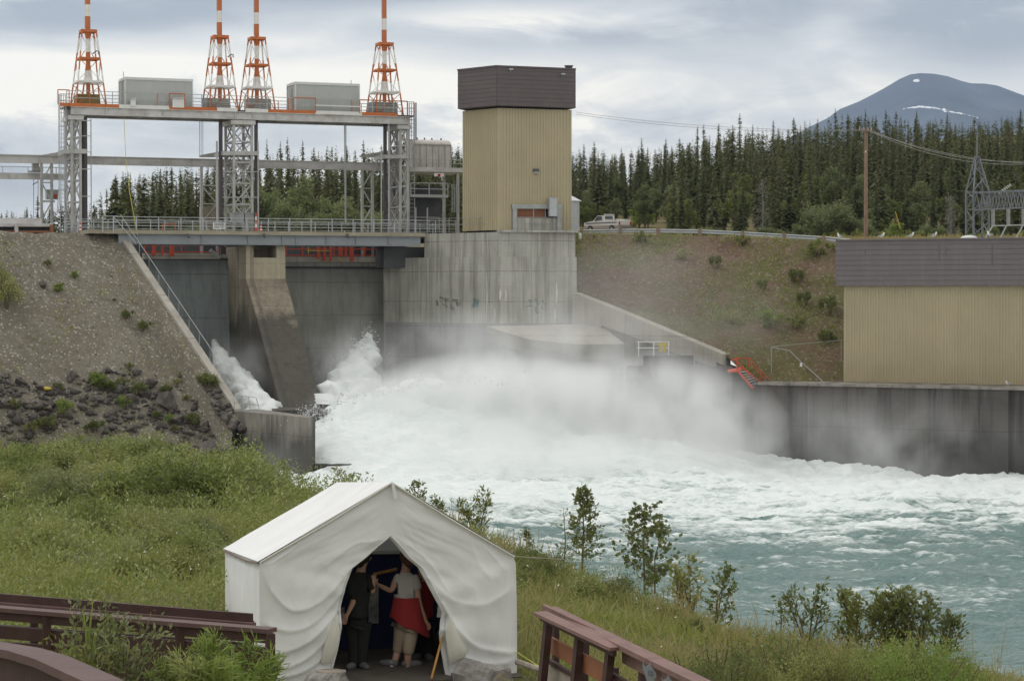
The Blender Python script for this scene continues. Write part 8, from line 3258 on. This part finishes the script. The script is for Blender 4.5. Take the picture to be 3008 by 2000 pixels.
board(P(1620, 1893, 22.85), P(1690, 1932, 22.2), .03, .17, 'panel_board', M['wood_orange'], rr_)
board(P(1706, 1940, 22.1), P(1776, 1978, 21.45), .03, .19, 'panel_board', M['wood_orange'], rr_)
board(P(1620, 1876, 22.95), P(1900, 2040, 20.6), .04, .05, 'mid_rail', M['wood_rail'], rr_)
board(P(1612, 1940, 22.9), P(1690, 1985, 22.2), .04, .05, 'mid_rail', M['wood_rail'], rr_)
board(P(1612, 1980, 22.95), P(1690, 2018, 22.25), .03, .22, 'low_board', M['wood_pale'], rr_)
for k, (poly, lab) in enumerate((([(1888, 1940), (1896, 1958), (1907, 1951), (1911, 1946), (1915, 1958), (1927, 1976), (1928, 1988), (1918, 1998), (1914, 2016), (1904, 2016), (1898, 1994), (1893, 1975), (1888, 1965)], 'grey metal fish cutout with fine lettering on the viewpoint rail, left of two'),
                                 ([(1941, 1983), (1948, 1998), (1958, 1993), (1963, 1981), (1969, 1994), (1980, 2006), (1982, 2020), (1950, 2020)], 'grey metal fish cutout cut by the frame on the viewpoint rail, right of two'))):
    f_ = thing('fish_cutout', lab, 'sign', 'fish cutouts on the viewpoint rail', P(poly[0][0], poly[-1][1], 20.6))
    dq = 20.25 - k * .5
    cx = sum(p[0] for p in poly) / len(poly)
    MB().slab([P(x, y, dq - .0003 * (x - cx) * 8) for x, y in poly], Vector((0, .012, 0))).build('plate', M['fish'], f_)
    mb = MB()
    y = 1968 if k == 0 else 2004
    rs = random.Random(3 + k)
    for i in range(4 if k == 0 else 2):
        x = (1903 if k == 0 else 1958)
        xe = x + rs.uniform(14, 20)
        while x < xe:
            wdt = rs.uniform(1.5, 3.4)
            mb.beam(P(x, y + .35 * (x - 1903) * .4, dq - .03), P(min(x + wdt, xe), y + .35 * (x + wdt - 1903) * .4, dq - .03), .004, .0045)
            x += wdt + .9
        y += 4.6
    mb.build('lettering', M['ink'], f_)
tag(MB().tube([P(1717, 1892, 22.9), P(1720, 1930, 22.9)], .018, 6).build('white_pipe', M['white'], None), 'short white upright behind the viewpoint rail', 'pipe')

# ------------------------------------------------------------------ near plants at the lower left
kA = bush_kind(1.0, .42, 1300, .062, 500, M['leaf_sage'], clumps=14, aspect=3.2)
kB = bush_kind(.8, .45, 2600, .075, 510, M['leaf_bright'], clumps=20, aspect=5.0)
sapling('willow_plant', .86, .34, 20, .055, 16, M['leaf_sage'], 'pale sage willow plant in front of the left boardwalk railing', 268, 2080, 19.0, 31, conic=False, stems=7, aspect=3.0, up=1.4, bare=.25, z=P(268, 2070, 19.0).z, thick=.01)
sapling('willow_plant', .66, .34, 18, .055, 16, M['leaf_sage'], 'lower sage willow plant just right of the taller sage plant', 380, 2080, 18.6, 32, conic=False, stems=6, aspect=3.0, up=1.2, bare=.2, z=P(380, 2075, 18.6).z, thick=.009)
sapling('willow_plant', .5, .3, 18, .05, 14, M['leaf_olive'], 'olive willow plant behind the near handrail', 225, 2080, 18.2, 33, conic=False, stems=6, aspect=3.0, up=1.2, bare=.2, z=P(225, 2075, 18.2).z, thick=.009)
# two broad reed blades
for (pts, lab) in (([(262, 1985, 19), (262, 1860, 19), (272, 1770, 19)], 'tall upright reed blade before the boardwalk railing'), ([(264, 1985, 19), (282, 1850, 18.9), (332, 1800, 18.8), (345, 1802, 18.7)], 'reed blade arching over before the boardwalk railing'),
                   ([(262, 1985, 19), (252, 1850, 18.9), (243, 1790, 18.9)], 'reed blade leaning away before the boardwalk railing')):
    q = [P(*p) for p in pts]
    mb = MB()
    vs, n = [], len(q)
    for i, p in enumerate(q):
        wq = .016 * (1 - .75 * i / (n - 1))
        vs += [p + Vector((-wq, 0, 0)), p + Vector((wq, .006, 0))]
    mb.add(vs, [(2 * i, 2 * i + 1, 2 * i + 3, 2 * i + 2) for i in range(n - 1)])
    tag(mb.build('reed_blade', M['leaf_bright'], None, True, False), lab, 'reed', 'reed blades at the boardwalk railing')
FW = ('tall feathery bright green plant with a pointed tip before the railing end', 'bright green feathery plant filling the corner by the tent', 'bright green feathery plant under the boardwalk railing')
for i, (px, top, d, k) in enumerate(((612, 1865, 18.5, 0), (560, 1905, 18.8, 2), (660, 1905, 18.6, 1), (710, 1890, 18.9, 1), (520, 1930, 18.4, 2), (760, 1925, 19.0, 1), (640, 1945, 18.0, 1), (580, 1950, 18.0, 2), (700, 1950, 18.2, 1), (780, 1965, 18.8, 1), (480, 1955, 18.2, 2))):
    h = (2085 - top) * d / FPX
    sapling('fireweed_plant', h, .17, 38, .085, 9, M['leaf_green'] if i % 3 == 1 else M['leaf_bright'], FW[k], px, 2085, d, 600 + i, conic=True, aspect=8.0, up=.5, stems=2, bare=.1, group=None if k == 0 else 'feathery green plants at the lower left', z=P(px, 2085, d).z, thick=.009)

# ------------------------------------------------------------------ boulders at the foot of the gravel slope
def boulder(seed, sq):
    gg = np.random.default_rng(seed)
    mb = MB()
    mb.ell((0, 0, 0), (1, 1, 1), 22, 15)
    V = np.array(mb.v)
    dirs = gg.normal(size=(15, 3))
    dirs /= np.linalg.norm(dirs, axis=1, keepdims=True)
    for dd in dirs:
        h = V @ dd
        lim = gg.uniform(.42, .72)
        V = V - np.clip(h - lim, 0, None)[:, None] * dd
    V *= np.array([1, .85, sq])
    V += (fbm(V[:, 0] * 3 + seed, V[:, 1] * 3 + V[:, 2] * 2, 3, seed) * .10)[:, None] * V
    mb.v = [tuple(v) for v in V]
    t = mb.build('boulder', M['rock'], None, False)
    me = t.data
    bpy.data.objects.remove(t)
    return me


BO = [boulder(700 + i, s) for i, s in enumerate((.6, .75, .55, .7, .8))]
g2_ = np.random.default_rng(77)
bl = [(298, 1210 - 110, .55), (395, 1100, .5), (440, 1135, .95), (420, 1160, .8), (490, 1195, 1.15), (520, 1240, .95), (380, 1180, .7), (330, 1130, .5), (215, 1110, .5), (170, 1150, .6), (110, 1140, .55), (60, 1125, .6), (20, 1110, .5),
      (125, 845, .55), (610, 1318, 1.25), (560, 1225, .5), (640, 1245, .6), (660, 1270, .6), (290, 1180, .5), (240, 1175, .45), (70, 1190, .6), (140, 1205, .55), (330, 1220, .5), (460, 1260, .6), (395, 1265, .5), (545, 1270, .6), (600, 1265, .5),
      (205, 1230, .45), (30, 1225, .5), (690, 1300, .5), (580, 1330, .6), (640, 1345, .6), (670, 1340, .45)]
for i in range(26):
    bl.append((g2_.uniform(200, 680), g2_.uniform(1285, 1345), g2_.uniform(.25, .6)))
for i in range(40):
    bl.append((g2_.uniform(0, 660), g2_.uniform(1095, 1290), g2_.uniform(.2, .42)))
for i, (px, py, s) in enumerate(bl):
    if py < 1275:
        q = emb_px(px, py)
    else:
        d = 118
        q = P(px, py, d)
        q.z = max(bz(q.x, q.y), q.z - .6)
    o = bpy.data.objects.new('boulder', BO[i % 5])
    COL.objects.link(o)
    o.location = q + Vector((0, 0, s * .2))
    o.rotation_euler = (g2_.uniform(-.3, .3), g2_.uniform(-.3, .3), g2_.uniform(0, 6.28))
    o.scale = (s * .95, s * .95, s * .95)
    lab = 'dark angular boulder in the riprap at the foot of the gravel slope'
    if s > 1.2:
        lab = 'largest dark boulder on the shore below the training wall end block'
    elif s > 1.1:
        lab = 'big dark boulder at the right end of the riprap pile'
    elif py < 900:
        lab = 'lone dark boulder high on the gravel slope'
    tag(o, lab, 'boulder', None if lab != 'dark angular boulder in the riprap at the foot of the gravel slope' else 'boulders at the foot of the gravel slope')
# loose rubble between them
ii = g2_.integers(0, EMB.shape[0] * EMB.shape[1], 12000)
pr = EMB.reshape(-1, 3)[ii]
bx_ = g2_.uniform(-32, -13, 5200); by_ = g2_.uniform(103, 137, 5200)
okb = bx_ < np.interp(by_, _ey, _ex) + 1.5
pb_ = np.stack([bx_[okb], by_[okb], bank_z(bx_[okb], by_[okb])], 1)
zz_ = pr[:, 2]
pk = (zz_ < 6.3 + 5.0 * fbm(pr[:, 0] * .22, pr[:, 1] * .3, 3, 401)) & (fbm(pr[:, 0] * .5, pr[:, 2] * .8, 3, 411) > -.09) & (zz_ > 1.8)
pr = np.concatenate([pr[pk], pb_])
pr2 = EMB.reshape(-1, 3)[g2_.integers(0, EMB.shape[0] * EMB.shape[1], 3600)]
pr2 = pr2[(pr2[:, 2] < 16.3)]
M['stone'] = leaf_mat('grey_loose_stone', [(.12, .10, .08), (.18, .16, .13), (.24, .215, .175), (.32, .30, .26)], .9, trans=0)


def stones(name, pts, s0, s1, mat, label):
    n = len(pts)
    oc = np.array([[1, 0, 0], [0, 1, 0], [-1, 0, 0], [0, -1, 0], [0, 0, .8], [0, 0, -.6]], float)
    sc = g2_.uniform(s0, s1, (n, 1, 1)) * (g2_.random((n, 1, 1)) ** .7)
    J_ = oc[None] * g2_.uniform(.6, 1.3, (n, 6, 3)) + g2_.normal(0, .15, (n, 6, 3))
    th = g2_.uniform(0, 6.28, n)
    ct, st_ = np.cos(th), np.sin(th)
    Xr = J_[..., 0] * ct[:, None] - J_[..., 1] * st_[:, None]
    Yr = J_[..., 0] * st_[:, None] + J_[..., 1] * ct[:, None]
    W = np.stack([Xr, Yr, J_[..., 2]], 2) * sc + (pts + g2_.normal(0, .1, pts.shape) * np.array([1, 1, 0]))[:, None, :]
    Fq = np.array([[0, 1, 4], [1, 2, 4], [2, 3, 4], [3, 0, 4], [1, 0, 5], [2, 1, 5], [3, 2, 5], [0, 3, 5]])
    Fs = (np.arange(n)[:, None, None] * 6 + Fq[None]).reshape(-1, 3)
    return tag(link(name, np_mesh(name, W.reshape(-1, 3), Fs, mat)), label, 'rubble', None, 'stuff')


M['stone_dark'] = leaf_mat('dark_loose_stone', [(.05, .043, .04), (.085, .075, .068), (.14, .125, .11)], .9, trans=0)
stones('rubble', pr[::4], .15, .6, M['stone_dark'], 'large dark broken blocks packed below the gravel slope')
stones('rubble', pr, .06, .30, M['stone_dark'], 'dark broken rubble between the boulders below the gravel slope')
stones('loose_stone', pr2, .03, .11, M['stone'], 'loose pale stones scattered over the gravel slope')
p = P(645, 1345, 117.5)
tag(MB().tube([p - Vector((.05, 0, .6)), p + Vector((.08, 0, .3))], .06, 8).build('white_stake', M['white'], None), 'short white stake leaning on the shore below the largest boulder', 'stake')
p = emb_px(133, 1155)
tag(MB().ell(p + Vector((0, 0, .3)), (.32, .2, .12), 10, 6).ell(p + Vector((.2, -.05, .3)), (.2, .15, .1), 8, 5).build('yellow_bag', M['yellow'], None, True), 'crumpled yellow bag among the dark boulders', 'bag')


# ------------------------------------------------------------------ gulls
def gull(p, face, label, s=1.0, group='gulls on the powerhouse roof'):
    s = s * .82
    g_ = thing('gull', label, 'gull', group, p)
    f = Vector((face, -.25, 0)).normalized()
    sd_ = Vector((-f.y, f.x, 0))
    rot = Matrix((f, sd_, Vector((0, 0, 1)))).transposed()
    tilt = rot @ Matrix.Rotation(R(-18), 3, 'Y')
    b = MB()
    c = p + Vector((0, 0, .22 * s))
    b.ell(c, (.20 * s, .095 * s, .10 * s), 12, 8, 0, tilt)
    b.ell(c + f * .15 * s + Vector((0, 0, .10 * s)), (.06 * s, .055 * s, .11 * s), 10, 7, 0, rot)
    b.ell(c + f * .18 * s + Vector((0, 0, .19 * s)), (.065 * s, .055 * s, .058 * s), 10, 7)
    b.ell(c - f * .24 * s - Vector((0, 0, .05 * s)), (.10 * s, .05 * s, .02 * s), 8, 5, 0, tilt)
    b.build('body', M['gull_white'], g_, True)
    for k in (-1, 1):
        MB().ell(c + sd_ * k * .08 * s - f * .06 * s + Vector((0, 0, .01 * s)), (.21 * s, .03 * s, .065 * s), 10, 6, 0, tilt).build('wing', M['gull_grey'], g_, True)
        MB().tube([p + sd_ * k * .035 * s, p + sd_ * k * .035 * s + Vector((0, 0, .15 * s))], .012 * s, 5).build('leg', M['bill'], g_)
    MB().tube([c + f * .23 * s + Vector((0, 0, .185 * s)), c + f * .30 * s + Vector((0, 0, .17 * s))], [.018 * s, .005 * s], 6).build('bill', M['bill'], g_)
    return g_


for (px, fc, lab) in ((2473, -1, 'white gull at the left corner of the powerhouse roof'), (2585, 1, 'white gull on the powerhouse roof, second from its left corner'), (2664, 1, 'white gull standing on the roof between utility pole and substation tower, left of its neighbour'),
                      (2725, 1, 'white gull on the roof left of the pale roof cover'), (2872, -1, 'white gull on the roof at the foot of the substation tower')):
    base = Gp + (Gq - Gp).normalized() * ((P(px, 700, 149).x - Gp.x) / (Gq - Gp).normalized().x) - nH * .05
    gull(Vector((base.x, base.y, ztop + .08)), fc, lab, 1.15)
base = Gp + (Gq - Gp).normalized() * ((P(2830, 700, 147).x - Gp.x) / (Gq - Gp).normalized().x) - nH * .6
mb = MB()
mb.ell(Vector((base.x, base.y, ztop + .02)), (.62, .4, .26), 14, 8)
tag(mb.build('roof_cover', M['shed_trim'], None, True), 'low pale domed cover on the powerhouse roof beside the substation tower', 'roof cover')
q = P(2962, 1151, 143.0)
gull(Vector((q.x, q.y, Tz + .18)), -1, 'white gull standing on the ledge under the powerhouse wall', 1.0, None)
q = P(430, 1306, 116)
q.z = max(q.z, bz(q.x, q.y) + .1)
gull(q, 1, 'white gull among the bushes above the shore', 1.2, None)

# ------------------------------------------------------------------ air
hz = MB()
hz.box((500, 4900, 1200), (12400, 12000, 2410))
hzo = hz.build('haze', [], None)
m, nt, out = new_mat('thin_haze')
N = NT(nt)
pv = N.n('ShaderNodeVolumePrincipled')
pv.inputs['Color'].default_value = (.52, .70, 1.0, 1)
pv.inputs['Density'].default_value = HAZE
N.l(pv.outputs[0], out.inputs['Volume'])
hzo.data.materials.append(m)
hzo['kind'] = 'stuff'
hzo['label'] = 'thin pale haze in the air'

for o in SC.objects:
    if '_w' in o:
        del o['_w']

# ------------------------------------------------------------------ render settings
SC.view_settings.view_transform = 'Standard'
SC.view_settings.look = 'None'
SC.view_settings.exposure = 0.0
SC.view_settings.gamma = 1.0
cy = SC.cycles
cy.max_bounces = 7
cy.diffuse_bounces = 3
cy.glossy_bounces = 2
cy.transmission_bounces = 3
cy.volume_bounces = 16
cy.transparent_max_bounces = 4
cy.use_denoising = True
cy.volume_step_rate = 0.5
cy.volume_max_steps = 128
cy.sample_clamp_indirect = 6.0
SC.render.use_persistent_data = False
